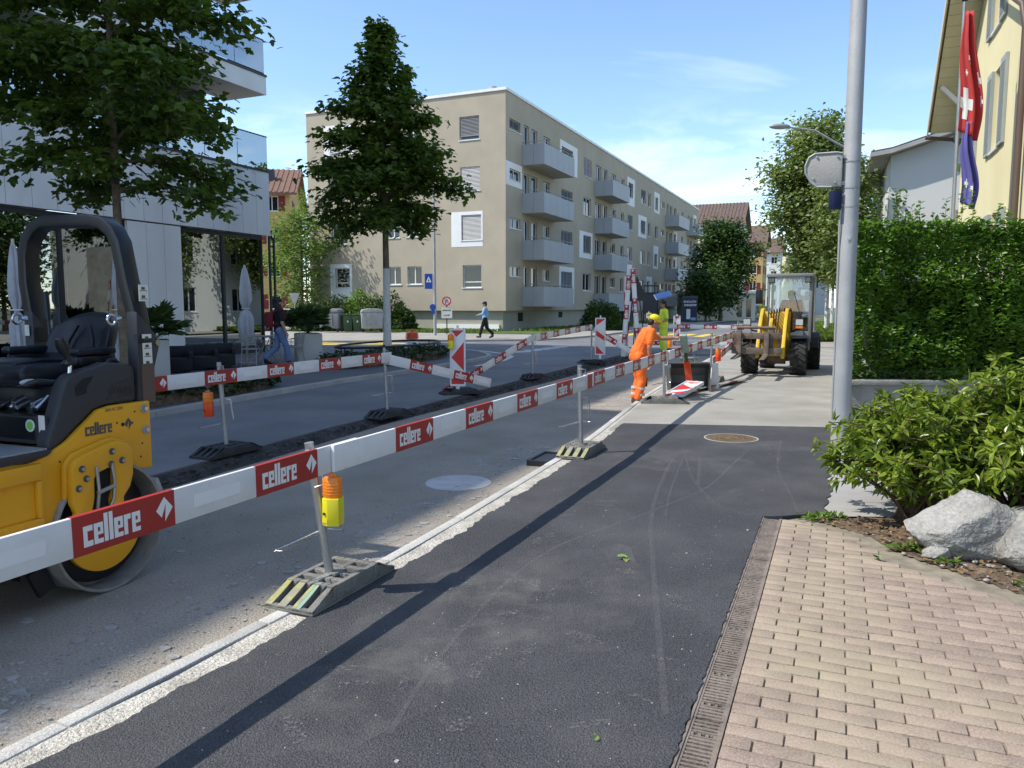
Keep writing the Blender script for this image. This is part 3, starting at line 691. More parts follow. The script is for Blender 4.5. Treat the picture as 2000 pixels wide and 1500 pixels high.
def window(root, M, s0, s1, z0, z1, depth=.14, blind=0, blindmat='blind', mull=1, sill=True, pane='pane_dark', frame='frame_white', bar=0, name='window'):
    f = MB(); t = .06; d0, d1 = depth-.03, depth+.03
    f.b(s0+.002,s0+t,d0,d1,z0+.002,z1-.002,M).b(s1-t,s1-.002,d0,d1,z0+.002,z1-.002,M).b(s0+t,s1-t,d0,d1,z0+.002,z0+t,M).b(s0+t,s1-t,d0,d1,z1-t,z1-.002,M)
    for k in range(mull):
        x = s0 + (s1-s0)*(k+1)/(mull+1); f.b(x-.035,x+.035,d0-.004,d1-.004,z0+t,z1-t,M)
    if bar: f.b(s0+t,s1-t,d0-.006,d1-.006,z0+bar-.03,z0+bar+.03,M)
    w = f.build(name, frame, root)
    MB().b(s0+t,s1-t,depth,depth+.012,z0+t,z1-t,M).build('pane', pane, w)
    if blind:
        h = (z1-z0)*blind; n = max(4, int(h/.075)); m = MB()
        for k in range(n):
            zc = z1 - .03 - (k+.5)*(h-.03)/n
            m.add([(s0+.03,depth-.105,zc-.03),(s1-.03,depth-.105,zc-.03),(s1-.03,depth-.06,zc+.03),(s0+.03,depth-.06,zc+.03)], [(0,1,2,3)], M)
        m.b(s0+.03,s1-.03,depth-.105,depth-.05,z1-h-.03,z1-h,M); m.build('blind', blindmat, w)
    if sill: MB().b(s0-.06,s1+.06,-.05,depth-.03,z0-.045,z0+.0015,M).build('sill', 'frame_white', w)
    return w
def surround(root, M, s0, s1, z0, z1, hole):
    m = MB(); a, b, c, d = hole; y0, y1 = -.012, .004
    m.b(s0,a,y0,y1,z0,z1,M).b(b,s1,y0,y1,z0,z1,M).b(a,b,y0,y1,z0,c-.05,M).b(a,b,y0,y1,d,z1,M); m.build('surround', 'white_render', root)
SWAP = Matrix(((0,1,0,0),(1,0,0,0),(0,0,1,0),(0,0,0,1)))
def beige_block():
    root = thing('apartment_block', 'long beige four storey apartment block with grey balconies and white window surrounds', 'building', BP, math.atan2(BD.y, BD.x))
    Lr, Ll, top, bot = 61.4, 14.3, 14.0, 1.28; I4 = Matrix.Identity(4)
    zb = [2.72, 5.58, 8.43, 11.32]
    H = []; W = []
    def win(s0, s1, z0, z1, **k): H.append((s0,s1,z0,z1)); W.append(((s0,s1,z0,z1), k))
    SUR = []
    for f in range(4):
        z = zb[f]
        win(.55,2.2,z+.62,z+1.25, blind=.8 if f == 3 else 0, blindmat='blind_dark', mull=1)
        win(2.75,3.55,z-.75,z+1.3, mull=0, sill=False); win(3.95,4.95,z-.75,z+1.3, mull=0, sill=False); win(6.0,7.15,z+.5,z+1.28, mull=1)
        win(9.45,11.8,z+.05,z+1.28, mull=2, blind=(.95,.6,.9,0)[f] if f in (1,2,0) else .35, blindmat='blind_dark')
        win(14.3,16.2,z+.02,z+1.35, mull=1, blind=(0,.95,0,1)[f], blindmat=('blind','blind_dark','blind','blind')[f])
        win(17.25,18.7,z-.75,z+1.3, mull=1, sill=False); win(19.3,20.4,z-.75,z+1.3, mull=0, sill=False); win(21.5,22.9,z+.4,z+1.28, mull=1); win(24.6,25.6,z+.1,z+1.3, mull=0)
        win(26.9,28.5,z+.05,z+1.35, mull=1, blind=(.0,0,.9,.4)[f], blindmat='blind_dark')
        win(31.5,33.3,z+.05,z+1.35, mull=1, blind=(0,0,.8,.5)[f], blindmat='blind_dark'); win(34.2,35.4,z+.05,z+1.35, mull=0); win(37.3,38.5,z+.05,z+1.35, mull=0); win(40.1,41.6,z+.6,z+1.25, mull=0)
        win(42.6,43.6,z-.75,z+1.3, mull=0, sill=False); win(44.2,45.4,z-.75,z+1.3, mull=0, sill=False); win(46.4,47.6,z+.3,z+1.3, mull=0)
        win(50.4,51.8,z+.05,z+1.35, mull=1); win(54.3,55.3,z-.75,z+1.3, mull=0, sill=False); win(56.0,57.2,z-.75,z+1.3, mull=0, sill=False); win(58.2,59.6,z+.1,z+1.35, mull=1)
    SUR += [((.02,2.42,8.68,10.05),(.55,2.2,9.05,9.68)), ((9.1,12.8,10.9,13.0),(9.45,11.8,11.37,12.6)), ((9.1,12.3,1.75,4.35),(9.45,11.8,2.77,4.0)), ((13.4,16.55,5.2,7.2),(14.3,16.2,5.6,6.93)),
            ((26.5,29.1,10.65,13.1),(26.9,28.5,11.37,12.67)), ((30.6,33.75,8.15,10.2),(31.5,33.3,8.48,9.78)), ((36.85,39.2,11.1,13.15),(37.3,38.5,11.37,12.67)), ((36.85,38.95,5.4,7.75),(37.3,38.5,5.63,6.93)),
            ((34.0,36.4,2.5,4.5),(34.2,35.4,2.77,4.07)), ((46.2,48.2,8.5,10.2),(46.4,47.6,8.73,9.73)), ((58.0,59.9,11.2,13.1),(58.2,59.6,11.42,12.67)), ((46.2,48.2,5.7,7.3),(46.4,47.6,5.88,6.88))]
    HL = []; WL = []
    def winl(s0, s1, z0, z1, **k): HL.append((s0,s1,z0,z1)); WL.append(((s0,s1,z0,z1), k))
    winl(1.72,3.02,11.38,12.75, blind=.82, blindmat='blind_dark', mull=0, bar=.32); winl(1.68,2.98,8.42,9.82, blind=1, mull=0); winl(1.6,2.93,5.5,7.0, blind=1, mull=0); winl(1.6,2.86,2.66,4.02, mull=0, bar=.35)
    winl(5.75,6.78,5.84,6.92, blind=1, mull=0); winl(7.3,8.18,5.82,6.9, mull=1); winl(5.73,6.76,2.9,4.02, mull=1); winl(7.24,8.2,2.9,4.02, mull=1)
    winl(5.75,6.78,8.7,9.8, mull=1); winl(7.3,8.18,8.7,9.8, mull=1); winl(5.75,6.78,11.6,12.7, mull=1); winl(7.3,8.18,11.6,12.7, mull=1)
    winl(11.25,12.45,5.55,6.9, mull=0, bar=.35); winl(11.12,12.25,2.72,4.02, mull=0, bar=.35); winl(11.0,12.45,11.4,12.75, blind=1, mull=0); winl(11.2,12.45,8.5,9.85, mull=0)
    m = MB(); facade(m, 0, Lr, bot, top, H, .17); facade(m, 0, Ll, bot, top, HL, .17, SWAP)
    m.add([(Lr,0,bot),(Lr,Ll,bot),(Lr,Ll,top),(Lr,0,top)], [(0,1,2,3)]).add([(0,Ll,bot),(0,Ll,top),(Lr,Ll,top),(Lr,Ll,bot)], [(0,1,2,3)])
    m.add([(0,0,bot),(Lr,0,bot),(Lr,Ll,bot),(0,Ll,bot)], [(0,1,2,3)]).add([(0,0,top),(Lr,0,top),(Lr,Ll,top),(0,Ll,top)], [(0,3,2,1)])
    m.build('wall', 'beige_render', root)
    MB().b(.25,Lr-.2,.3,Ll-.2,-.1,bot).build('plinth', 'plinth', root)
    MB().b(.26,.3,3.2,12.2,0,.62).b(.1,.26,.5,4.8,-.1,.45).build('plinth_step', 'white_render', root)
    for a, b in ((5.4,5.95),): MB().b(.285,.296,a,b,.8,1.2).build('vent', 'pocket_dark', root)
    MB().b(2.5,3.3,.285,.296,.6,1.15).build('vent', 'pocket_dark', root); MB().b(9.8,10.6,.285,.296,.75,1.15).build('vent', 'pocket_dark', root)
    m = MB().b(-.08,Lr+.08,-.08,Ll+.08,top+.002,top+.16); r_ = m.build('roof_edge', 'white_paint', root)
    for x, y in ((3.0,2.2),(28,3)): MB().cyl((x,y,top+.1),(x,y,top+1.15),.26,n=16).build('flue', 'zinc_dull', r_, smooth=40)
    for (a,b,c,d), k in W: window(root, I4, a,b,c,d, **k)
    for (a,b,c,d), k in WL: window(root, SWAP, a,b,c,d, **k)
    for q, h in SUR: surround(root, I4, *q, h)
    surround(root, SWAP, 1.5,3.62,5.12,7.2, (1.6,2.93,5.5,7.0)); surround(root, SWAP, 10.95,12.65,1.8,4.28, (11.12,12.25,2.72,4.02)); surround(root, SWAP, 10.6,12.9,11.2,13.1, (11.0,12.45,11.4,12.75))
    # balconies
    for s0, s1, lev in ((2.5,7.95,(0,1,2,3)),(17.1,21.95,(1,2,3)),(42.2,47.8,(0,1,2,3)),(53.9,59.5,(1,2,3))):
        for f in lev:
            z0 = zb[f]-1.17; w = 1.42
            b = MB().b(s0,s1,-w,.0,z0,z0+.2).build('balcony', 'balcony_soffit', root)
            t = .04; ns = 5
            for k in range(ns):
                a0 = s0 + (s1-s0)*k/ns; MB().b(a0+.008,s0+(s1-s0)*(k+1)/ns-.008,-w-t,-w,z0-.02,z0+1.2).build('parapet_panel', 'balcony_grey', b)
            for x in (s0-t, s1):
                MB().b(x,x+t,-w-t,-.75,z0-.02,z0+1.2).b(x,x+t,-.735,-.01,z0-.02,z0+1.2).build('parapet_panel', 'balcony_grey', b)
            rl = MB().tube([(s0,-.02,z0+1.36),(s0,-w,z0+1.36),(s1,-w,z0+1.36),(s1,-.02,z0+1.36)], .025, 6)
            for k in range(6): x = s0+.05+(s1-s0-.1)*k/5; rl.cyl((x,-w,z0+1.18),(x,-w,z0+1.36),.014,n=6)
            rl.cyl((s0+.03,-.7,z0+1.18),(s0+.03,-.7,z0+1.36),.014,n=6); rl.build('rail', 'zinc_dull', b)
    # ground floor loggia front and entrance canopy
    MB().b(16.9,27.4,-1.3,-1.26,1.15,2.55).b(16.9,16.94,-1.26,0,1.15,2.55).build('loggia_front', 'balcony_grey', root)
    MB().b(22.2,23.3,-1.33,-1.305,.2,2.55).build('loggia_post', 'white_render', root)
    MB().b(16.92,27.4,-.9,.28,.0,1.15).build('loggia_base', 'anthracite', root)
    return root
beige_block()
# ------------------------------------------------------------------ left building with shop front
LB0 = V((-8.0,25.4,0)); LD = V((.40,.9165,0)).normalized()
def shop_block():
    root = thing('shop_building', 'grey panel clad building with glass shop front and glass balcony railings', 'building', LB0, math.atan2(LD.y, LD.x))
    # local x runs along the street (x=0 at the far corner, negative towards the camera), local -y faces the street, +y goes back
    x0 = -34.0
    pw = .62
    core = MB().b(x0,-.35,.5,13,3.87,8.2); 
    # ground floor solid piers
    for a, b in ((-5.3,-3.52),(-14.5,-12.6),(-21.5,-19.5),(x0,-30)):
        n = round((b-a)/pw); w = (b-a)/n
        for k in range(n): MB().b(a+k*w+.006,a+(k+1)*w-.006,.02,.12,.05,3.80).build('facade_panel', 'facade_panel', root)
        MB().b(a,b,.121,.5,.0,3.82).build('pier', 'anthracite', root)
    # upper panel band: low part and the taller part near the camera
    k = 0; x = .19
    while x > x0:
        top = 5.86 if x > -6.55 else 6.2
        if not (x > -6.55 > x-pw+.1): pass
        MB().b(x-pw+.006,x-.006,0,.1,3.84,top).build('facade_panel', 'facade_panel', root); x -= pw
    MB().b(x0,.19,.101,.35,3.86,5.84).build('band_core', 'anthracite', root)
    MB().b(x0,.22,-.03,.36,5.862,5.91).build('coping', 'anthracite', root)
    # far return wall of the corner
    MB().b(.10,.19,.1,9,3.84,5.86).build('facade_panel', 'facade_panel', root)
    MB().b(x0,.1,.35,12,3.7,3.84).build('soffit', 'anthracite', root)
    MB().b(x0,-.9,1.6,12,5.0,SHADE_TOP-.35).build('upper_wall', 'anthracite', root)
    MB().b(x0,.19,.1,12,5.86,5.9).build('terrace_floor', 'concrete', root)
    # shop glazing
    def glaze(a, b, z0, z1, y, n, M=None):
        fr = MB(); w = (b-a)/n
        fr.b(a,b,y-.05,y+.05,z1-.12,z1,M).b(a,b,y-.05,y+.05,z0,z0+.3,M)
        for k in range(n+1): xx = a+k*w; fr.b(max(a,xx-.05),min(b,xx+.05),y-.05,y+.05,z0+.3,z1-.12,M)
        f = fr.build('shop_window', 'metal_dark', root)
        for k in range(n): MB().b(a+k*w+.05,a+(k+1)*w-.05,y-.006,y+.006,z0+.3,z1-.12,M).build('pane', 'glass_shop', f)
    glaze(-3.52,-.05,.05,3.82,.2,2)
    glaze(-12.6,-5.3,.05,3.82,.2,4); glaze(-19.5,-14.5,.05,3.82,.2,3); glaze(-30,-21.5,.05,3.82,.2,4)
    Mr = Matrix.Translation((-.05,.2,0)) @ Matrix.Rotation(R(90),4,'Z')
    glaze(.05,5.0,.05,3.82,0,3,Mr)
    # slim steel frame of the sun blind at the corner
    m = MB()
    for xx in (.12,.34): m.b(xx-.03,xx+.03,-.02,.04,.05,3.8)
    for z in (.9,1.8,2.7,3.5): m.b(.15,.31,0,.03,z-.03,z+.03)
    m.build('blind_frame', 'metal_dark', root)
    # interior, its dimness put into the dark wall and floor colour
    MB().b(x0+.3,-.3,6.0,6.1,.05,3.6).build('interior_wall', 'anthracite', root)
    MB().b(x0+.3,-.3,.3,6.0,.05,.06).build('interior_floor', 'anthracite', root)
    for k in range(5): MB().b(-18+k*3.6,-17+k*3.6,2.6,3.2,.06,.8).build('counter', 'wicker_dark', root)
    # glass railings, balcony slab, storeys above
    def railing(a, b, z0, z1, y, n):
        f = MB().b(a,b,y-.02,y+.02,z1,z1+.035)
        w = (b-a)/n
        for k in range(n+1): f.b(a+k*w-.02,a+k*w+.02,y+.02,y+.06,z0,z1)
        r_ = f.build('railing', 'anthracite', root)
        for k in range(n): MB().b(a+k*w+.01,a+(k+1)*w-.01,y-.008,y+.008,z0+.03,z1-.002).build('pane', 'glass_rail', r_)
    railing(-6.5,.17,5.91,6.98,.03,5); railing(x0,-6.6,5.91,7.35,.03,9)
    MB().b(.165,.18,.05,4,5.93,6.98).build('pane', 'glass_rail', root)
    for z in (8.3, 11.3):
        MB().b(x0,.14,-.05,1.6,z,z+.55).build('balcony', 'facade_panel', root); MB().b(x0,.16,-.08,1.6,z+.551,z+.62).build('coping', 'anthracite', root)
    railing(-9,.12,8.95,9.98,.0,7); railing(x0,-9.1,8.95,9.98,.0,9); railing(-9,.12,11.95,12.98,.0,7)
    MB().b(.12,.135,.02,1.5,8.95,9.98).build('pane', 'glass_rail', root)
    MB().b(x0-.1,.5,-.5,12.2,SHADE_TOP-.35,SHADE_TOP).build('roof_slab', 'anthracite', root)
    MB().b(x0-.1,-17.6,-.45,12.1,SHADE_TOP,SHADE_TOP+1.5).build('roof_storey', 'anthracite', root)
    for z in (14.3,): MB().b(x0,.14,-.05,1.6,z,z+.55).build('balcony', 'facade_panel', root)
    for z0 in (5.95,8.95,11.95,14.9):
        for k in range(6):
            a = -2.6 - k*3.1
            f = MB().b(a-2.1,a,1.555,1.6,z0,z0+2.1).build('window', 'metal_dark', root); MB().b(a-2.03,a-.07,1.545,1.554,z0+.07,z0+2.03).build('pane', 'pane_dark', f)
    MB().cyl((.19,.6,5.25),(.95,.6,5.25),.04,n=8).build('spout', 'zinc_dull', root)
SHADE_TOP = 19.6
shop_block()
# ------------------------------------------------------------------ yellow house on the right
def gable_house(name, label, loc, rz, L, D, eave, ridge, wallm, roofm, over=.5, holes_front=(), holes_side=(), winkw={}, tile=False, shut=None):
    """local x along the eaves side, front (-y) is an eaves wall, gables at x=0 and x=L"""
    root = thing(name, label, 'building', loc, rz); m = MB()
    facade(m, 0, L, 0, eave, list(holes_front), .12)
    MG = Matrix(((0,1,0,0),(1,0,0,0),(0,0,1,0),(0,0,0,1)))
    facade(m, 0, D, 0, eave, list(holes_side), .12, MG)
    m.add([(0,0,eave),(0,D,eave),(0,D/2,ridge)], [(0,1,2)]); m.add([(L,0,0),(L,D,0),(L,D,eave),(L,D/2,ridge),(L,0,eave)], [(0,1,2,3,4)]); m.add([(0,D,0),(L,D,0),(L,D,eave),(0,D,eave)], [(0,1,2,3)])
    m.build('wall', wallm, root)
    sl = (ridge-eave)/(D/2); o = over
    r_ = MB()
    for sgn in (0, 1):
        a = [(-o,-o,eave-sl*o),(L+o,-o,eave-sl*o),(L+o,D/2,ridge),(-o,D/2,ridge)]
        if sgn: a = [(x,D-y,z) for x,y,z in a]
        r_.add(a + [(x,y,z+.18) for x,y,z in a], [(0,1,2,3),(7,6,5,4),(0,4,5,1),(1,5,6,2),(2,6,7,3),(3,7,4,0)])
    rf = r_.build('roof', roofm, root)
    if tile:
        t = MB(); n = int((L+2*o)/.45)
        for k in range(n):
            x = -o+.2+k*.45; t.bar((x,-o,eave-sl*o+.2),(x,D/2,ridge+.2),.14,.05)
        t.build('tile_ribs', roofm, rf)
    for h in holes_front:
        w = window(root, Matrix.Identity(4), *h, depth=.1, **winkw)
        if shut:
            for x0 in (h[0]-.62, h[1]+.02): MB().b(x0,x0+.6,-.05,-.003,h[2],h[3]).build('shutter', shut, root)
    for h in holes_side:
        w = window(root, MG, *h, depth=.1, **winkw)
        if shut:
            for x0 in (h[0]-.62, h[1]+.02): MB().b(x0,x0+.6,-.05,-.003,h[2],h[3],MG).build('shutter', shut, root)
    return root, rf
def yellow_house():
    # street-facing gable wall runs from the far corner (x=0) towards the camera (+x)
    far = V((10.85,19.0,0)); dirn = -SDIR
    root = thing('yellow_house', 'pale yellow house with grey shutters and wide boarded eaves behind the hedge', 'building', far, math.atan2(dirn.y, dirn.x))
    # local +x towards camera, local -y is to the street side? make street side = +y by construction below
    side = -1 if V((-dirn.y, dirn.x, 0)).dot(V((-1,0,0))) > 0 else 1
    S = Matrix.Diagonal((1, side, 1, 1))     # after S: -y faces the street
    W_ = 8.4; eave, m_ = 6.4, .95; rid = eave + m_*W_/2
    holes = [(3.75,4.5,4.55,6.1),(3.3,4.05,6.95,8.4),(1.0,1.6,4.6,6.0),(1.2,2.0,2.0,3.3),(4.2,5.0,2.0,3.3)]
    w = MB(); facade(w, 0, W_, 0, eave, [h for h in holes if h[3] < eave], .14, S)
    # gable above the eaves, clear of the upper opening
    h = holes[1]
    zl = lambda x: eave + m_*min(x, W_-x)
    for a, b in ((0,h[0]),(h[1],W_/2),(W_/2,W_)): w.add([(a,0,eave),(b,0,eave),(b,0,zl(b)),(a,0,zl(a))], [(0,1,2,3)], S)
    w.add([(h[0],0,eave),(h[1],0,eave),(h[1],0,h[2]),(h[0],0,h[2])], [(0,1,2,3)], S); w.add([(h[0],0,h[3]),(h[1],0,h[3]),(h[1],0,zl(h[1])),(h[0],0,zl(h[0]))], [(0,1,2,3)], S)
    for q in ([(h[0],0,h[2]),(h[0],.14,h[2]),(h[0],.14,h[3]),(h[0],0,h[3])], [(h[1],0,h[2]),(h[1],.14,h[2]),(h[1],.14,h[3]),(h[1],0,h[3])]): w.add(q, [(0,1,2,3)], S)
    w.add([(0,0,0),(0,11,0),(0,11,eave),(0,0,eave)], [(0,1,2,3)], S); w.add([(W_,0,0),(W_,11,0),(W_,11,eave),(W_,0,eave)], [(0,1,2,3)], S)
    w.build('wall', 'yellow_render', root)
    for h in holes:
        window(root, S, *h, depth=.12, mull=1)
        for a in (h[0]-.50, h[1]+.03):
            sh = MB().b(a,a+.47,-.055,-.004,h[2]-.02,h[3]+.02,S)
            f = sh.build('shutter', 'shutter_grey', root); sl = MB()
            n = int((h[3]-h[2])/.06)
            for k in range(n): z = h[2]+.06+k*(h[3]-h[2]-.12)/n; sl.b(a+.05,a+.42,-.066,-.056,z,z+.028,S)
            sl.build('slats', 'shutter_grey', f)
    # roof with boarded verge overhang towards the street
    ov = .68; th = .2
    r_ = MB()
    a = [(-.6,-ov,eave-.6*m_),(W_/2,-ov,rid),(W_/2,11.5,rid),(-.6,11.5,eave-.6*m_)]
    for q in (a, [(W_-x,y,z) for x,y,z in a]):
        r_.add([(x,y,z+.05) for x,y,z in q]+[(x,y,z+.05+th) for x,y,z in q], [(0,1,2,3),(7,6,5,4),(0,4,5,1),(1,5,6,2),(2,6,7,3),(3,7,4,0)], S)
    rf = r_.build('roof', 'roof_brown', root)
    n = 26; L_ = W_/2+.6
    for k in range(n):
        x = -.6 + L_*k/n; x2 = -.6 + L_*(k+.93)/n
        MB().add([(x,-ov+.05,eave+x*m_+.045),(x2,-ov+.05,eave+x2*m_+.045),(x2,-.002,eave+x2*m_+.045),(x,-.002,eave+x*m_+.045),
                  (x,-ov+.05,eave+x*m_+.02),(x2,-ov+.05,eave+x2*m_+.02),(x2,-.002,eave+x2*m_+.02),(x,-.002,eave+x*m_+.02)], [(0,3,2,1),(4,5,6,7),(0,1,5,4),(1,2,6,5),(2,3,7,6),(3,0,4,7)], S).build('soffit_board', 'soffit_cream', rf)
    vb = MB().add([(-.6,-ov-.03,eave-.6*m_-.05),(W_/2,-ov-.03,rid-.05),(W_/2,-ov-.03,rid+.22),(-.6,-ov-.03,eave-.6*m_+.22),(-.6,-ov,eave-.6*m_-.05),(W_/2,-ov,rid-.05),(W_/2,-ov,rid+.22),(-.6,-ov,eave-.6*m_+.22)], [(0,1,2,3),(7,6,5,4),(0,4,5,1),(1,5,6,2),(2,6,7,3),(3,7,4,0)], S)
    vb.build('verge_board', 'soffit_cream', rf)
    MB().tube([tuple(S @ V(p)) for p in ((-.7,-ov-.05,eave-.62),(-.68,-.1,eave-.72),(-.2,-.06,eave-.9))], .05, 8).build('gutter', 'gutter_brown', root)
    for x in (.35, 2.3): MB().bar(S @ V((x,-.02,eave+x*m_-.55)), S @ V((x,-.55,eave+x*m_+.0)), .09, .09).build('bracket', 'white_paint', root)
    MB().tube([tuple(S @ V(p)) for p in ((4.6,-.75,8.3),(6.2,-.3,6.75),(6.6,-.14,6.4),(6.7,-.1,6.0),(6.7,-.1,0))], .055, 10).build('downpipe', 'gutter_brown', root, smooth=40)
yellow_house()
def white_house():
    c = at(1735,420,30.0); c.z = 0
    root = thing('white_house', 'white rendered gabled house behind the flag with grey overhanging roof', 'building', c, math.atan2(SRT.y, SRT.x))
    # local x across the street direction (gable wall, -y faces the camera), +y down the street
    W_ = 10.0; D_ = 12.0; eave, m_ = 7.25, .30; rid = eave+m_*W_/2
    hs = [(1.2,2.3,1.2,2.7),(1.2,2.3,4.2,5.6),(5.2,6.3,1.2,2.7),(5.2,6.3,4.2,5.6),(8.6,9.7,4.2,5.6)]
    w = MB().add([(0,0,0),(W_,0,0),(W_,0,eave),(W_/2,0,rid),(0,0,eave)], [(0,1,2,3,4)]); facade(w, 0, D_, 0, eave, hs, .12, SWAP)
    w.add([(W_,0,0),(W_,D_,0),(W_,D_,eave),(W_,0,eave)], [(0,1,2,3)]).add([(0,D_,0),(W_,D_,0),(W_,D_,eave),(W_/2,D_,rid),(0,D_,eave)], [(0,1,2,3,4)])
    w.build('wall', 'pale_render', root)
    for h in hs: window(root, SWAP, *h, depth=.1)
    o = .72; r_ = MB(); r2 = MB()
    q0 = [(-o,-.55,eave-o*m_*.35),(0,-.55,eave+.02),(W_/2,-.55,rid+.02),(W_/2,D_+.5,rid+.02),(0,D_+.5,eave+.02),(-o,D_+.5,eave-o*m_*.35)]
    for mir in (0,1):
        q = [(W_-x if mir else x,y,z) for x,y,z in q0]
        for mbx, za, zb_ in ((r_,0,.16),(r2,.162,.21)): mbx.add([(x,y,z+za) for x,y,z in q]+[(x,y,z+zb_) for x,y,z in q], [(0,1,4,5),(1,2,3,4),(11,10,7,6),(10,9,8,7),(0,6,7,1),(1,7,8,2),(3,9,10,4),(4,10,11,5),(5,11,6,0)])
    rf = r_.build('roof', 'concrete', root); r2.build('roof_cover', 'anthracite', rf)
    MB().b(2.1,5,-1.2,-.02,0,5.0).build('annex', 'concrete_wall', root)
white_house()
# ------------------------------------------------------------------ houses in the distance
def d_house(name, label, cornerL, cornerR, D, eave, ridge, wallm, roofm, floors, shut=None, cols=3, side_cols=2, z0=1.2, fh=2.8, tile=False, over=.7, pane='pane_dark'):
    a = V((cornerL[0],cornerL[1],0)); b = V((cornerR[0],cornerR[1],0)); L_ = (b-a).length; rz = math.atan2(b.y-a.y, b.x-a.x)
    hf = []; hs = []
    for f in range(floors):
        for c in range(cols):
            x = L_*(c+.5)/cols; hf.append((x-.55,x+.55,z0+f*fh,z0+f*fh+1.35))
    root = thing(name, label, 'building', a, rz); m = MB(); facade(m, 0, L_, 0, eave, hf, .12)
    MG = Matrix.Translation((L_,0,0)) @ Matrix(((0,-1,0,0),(1,0,0,0),(0,0,1,0),(0,0,0,1)))
    for f in range(floors):
        for c in range(side_cols):
            x = D*(c+.5)/side_cols; hs.append((x-.55,x+.55,z0+f*fh,z0+f*fh+1.35))
    facade(m, 0, D, 0, eave, hs, .12, MG)
    m.add([(L_,0,eave),(L_,D,eave),(L_,D/2,ridge)], [(0,1,2)]).add([(0,0,0),(0,D,0),(0,D,eave),(0,D/2,ridge),(0,0,eave)], [(0,1,2,3,4)]).add([(0,D,0),(L_,D,0),(L_,D,eave),(0,D,eave)], [(0,1,2,3)])
    m.build('wall', wallm, root)
    sl = (ridge-eave)/(D/2); o = over; r_ = MB()
    for sgn in (0,1):
        q = [(-o,-o,eave-sl*o),(L_+o,-o,eave-sl*o),(L_+o,D/2,ridge),(-o,D/2,ridge)]
        if sgn: q = [(x,D-y,z) for x,y,z in q]
        r_.add(q+[(x,y,z+.2) for x,y,z in q], [(0,1,2,3),(7,6,5,4),(0,4,5,1),(1,5,6,2),(2,6,7,3),(3,7,4,0)])
    rf = r_.build('roof', roofm, root)
    if tile:
        t = MB()
        for k in range(int((L_+2*o)/.5)): x = -o+.2+k*.5; t.bar((x,-o,eave-sl*o+.22),(x,D/2,ridge+.22),.2,.1)
        t.build('tile_ribs', roofm, rf)
    for hl, MM in ((hf, Matrix.Identity(4)), (hs, MG)):
        for h in hl:
            window(root, MM, *h, depth=.1, mull=1, pane=pane)
            if shut:
                for x0 in (h[0]-.62, h[1]+.04): MB().b(x0,x0+.58,-.06,-.004,h[2],h[3],MM).build('shutter', shut, root)
    return root, rf
# ochre house with red shutters, left, behind the shop building
rt, rf = d_house('ochre_house', 'ochre house with dark red shutters and tiled roof left of beige block', (-33,70), (-20.6,72.5), 16, 12.0, 15.2, 'ochre_render', 'roof_tile', 4, 'shutter_red', 4, 2, 1.3, 3.0, True)
MB().b(9.6,11.0,3.2,4.4,13,14.6).build('chimney', 'anthracite', rf); MB().b(6.8,7.8,3.0,4.0,13,14.6).build('chimney', 'anthracite', rf)
# three gabled houses down the street
def by_right(u, Y, L_):
    r_ = at(u,600,Y); r_.z = 0; l_ = r_ - SRT*L_; return (l_.x,l_.y), (r_.x,r_.y)
a_, b_ = by_right(1440,112,9); d_house('gabled_house', 'cream gabled house with ribbed brown tile roof behind dark tree', a_, b_, 11, 13.4, 16.8, 'cream_render', 'roof_brown', 3, None, 3, 3, 4.4, 3.0, True)
a_, b_ = by_right(1487,130,9); d_house('gabled_house', 'ochre gabled house with red shutters down the street', a_, b_, 9, 12.4, 15.2, 'ochre_render', 'roof_brown', 4, 'shutter_red', 3, 2, 1.3, 2.85)
a_, b_ = by_right(1521,155,7); d_house('gabled_house', 'white gabled house farthest down the street', a_, b_, 8, 12.5, 15.2, 'pale_render', 'roof_brown', 4, None, 3, 1, 1.6, 2.8)
d_house('neighbour_house', 'plain cream neighbour house far out on the right', (16,9), (16,-4), 9, 6.2, 9.0, 'cream_render', 'roof_brown', 2, 'shutter_grey', 4, 2, 1.0, 2.8)
b_ = thing('flat_roof_block', 'distant yellow flat roofed block end beyond the white house', 'building', at(1531,600,165).xy.to_3d(), R(20))
MB().b(0,2.0,0,10,0,12.4).build('wall', 'yellow_render', b_); MB().b(2.0,12,1,10,0,12.3).build('side_wall', 'balcony_grey', b_); MB().b(-.3,12.3,-.3,10.3,12.41,12.9).build('roof', 'anthracite', b_)
# low white kiosk with red awning and garden wall under the dark tree
k_ = thing('kiosk', 'low white kiosk with red awning beside the dark tree', 'building', at(1352,600,82).xy.to_3d(), math.atan2(BD.y,BD.x)-R(60))
MB().b(0,7,0,5,0,2.9).build('wall', 'cream_render', k_); MB().b(-.4,7.4,-.6,5.4,2.9,3.15).build('roof', 'white_render', k_)
MB().add([(1,-.02,2.5),(4,-.02,2.5),(4,-1.2,2.0),(1,-1.2,2.0),(1,-.02,2.45),(4,-.02,2.45),(4,-1.2,1.95),(1,-1.2,1.95)], [(0,1,2,3),(7,6,5,4),(0,4,5,1),(1,5,6,2),(2,6,7,3),(3,7,4,0)]).build('awning', 'sign_red', k_)
for x in (5.0,6.0): MB().b(x,x+.5,-.03,-.002,.4,2.3).build('window', 'pane_dark', k_)
w_ = thing('garden_wall', 'low pale garden wall beside the far pavement', 'wall', at(1425,600,88).xy.to_3d(), math.atan2(BD.y,BD.x))
MB().b(0,14,0,.25,0,1.0).build('wall', 'cream_render', w_); MB().b(-.05,14.05,-.04,.29,1.002,1.08).build('coping', 'concrete', w_)
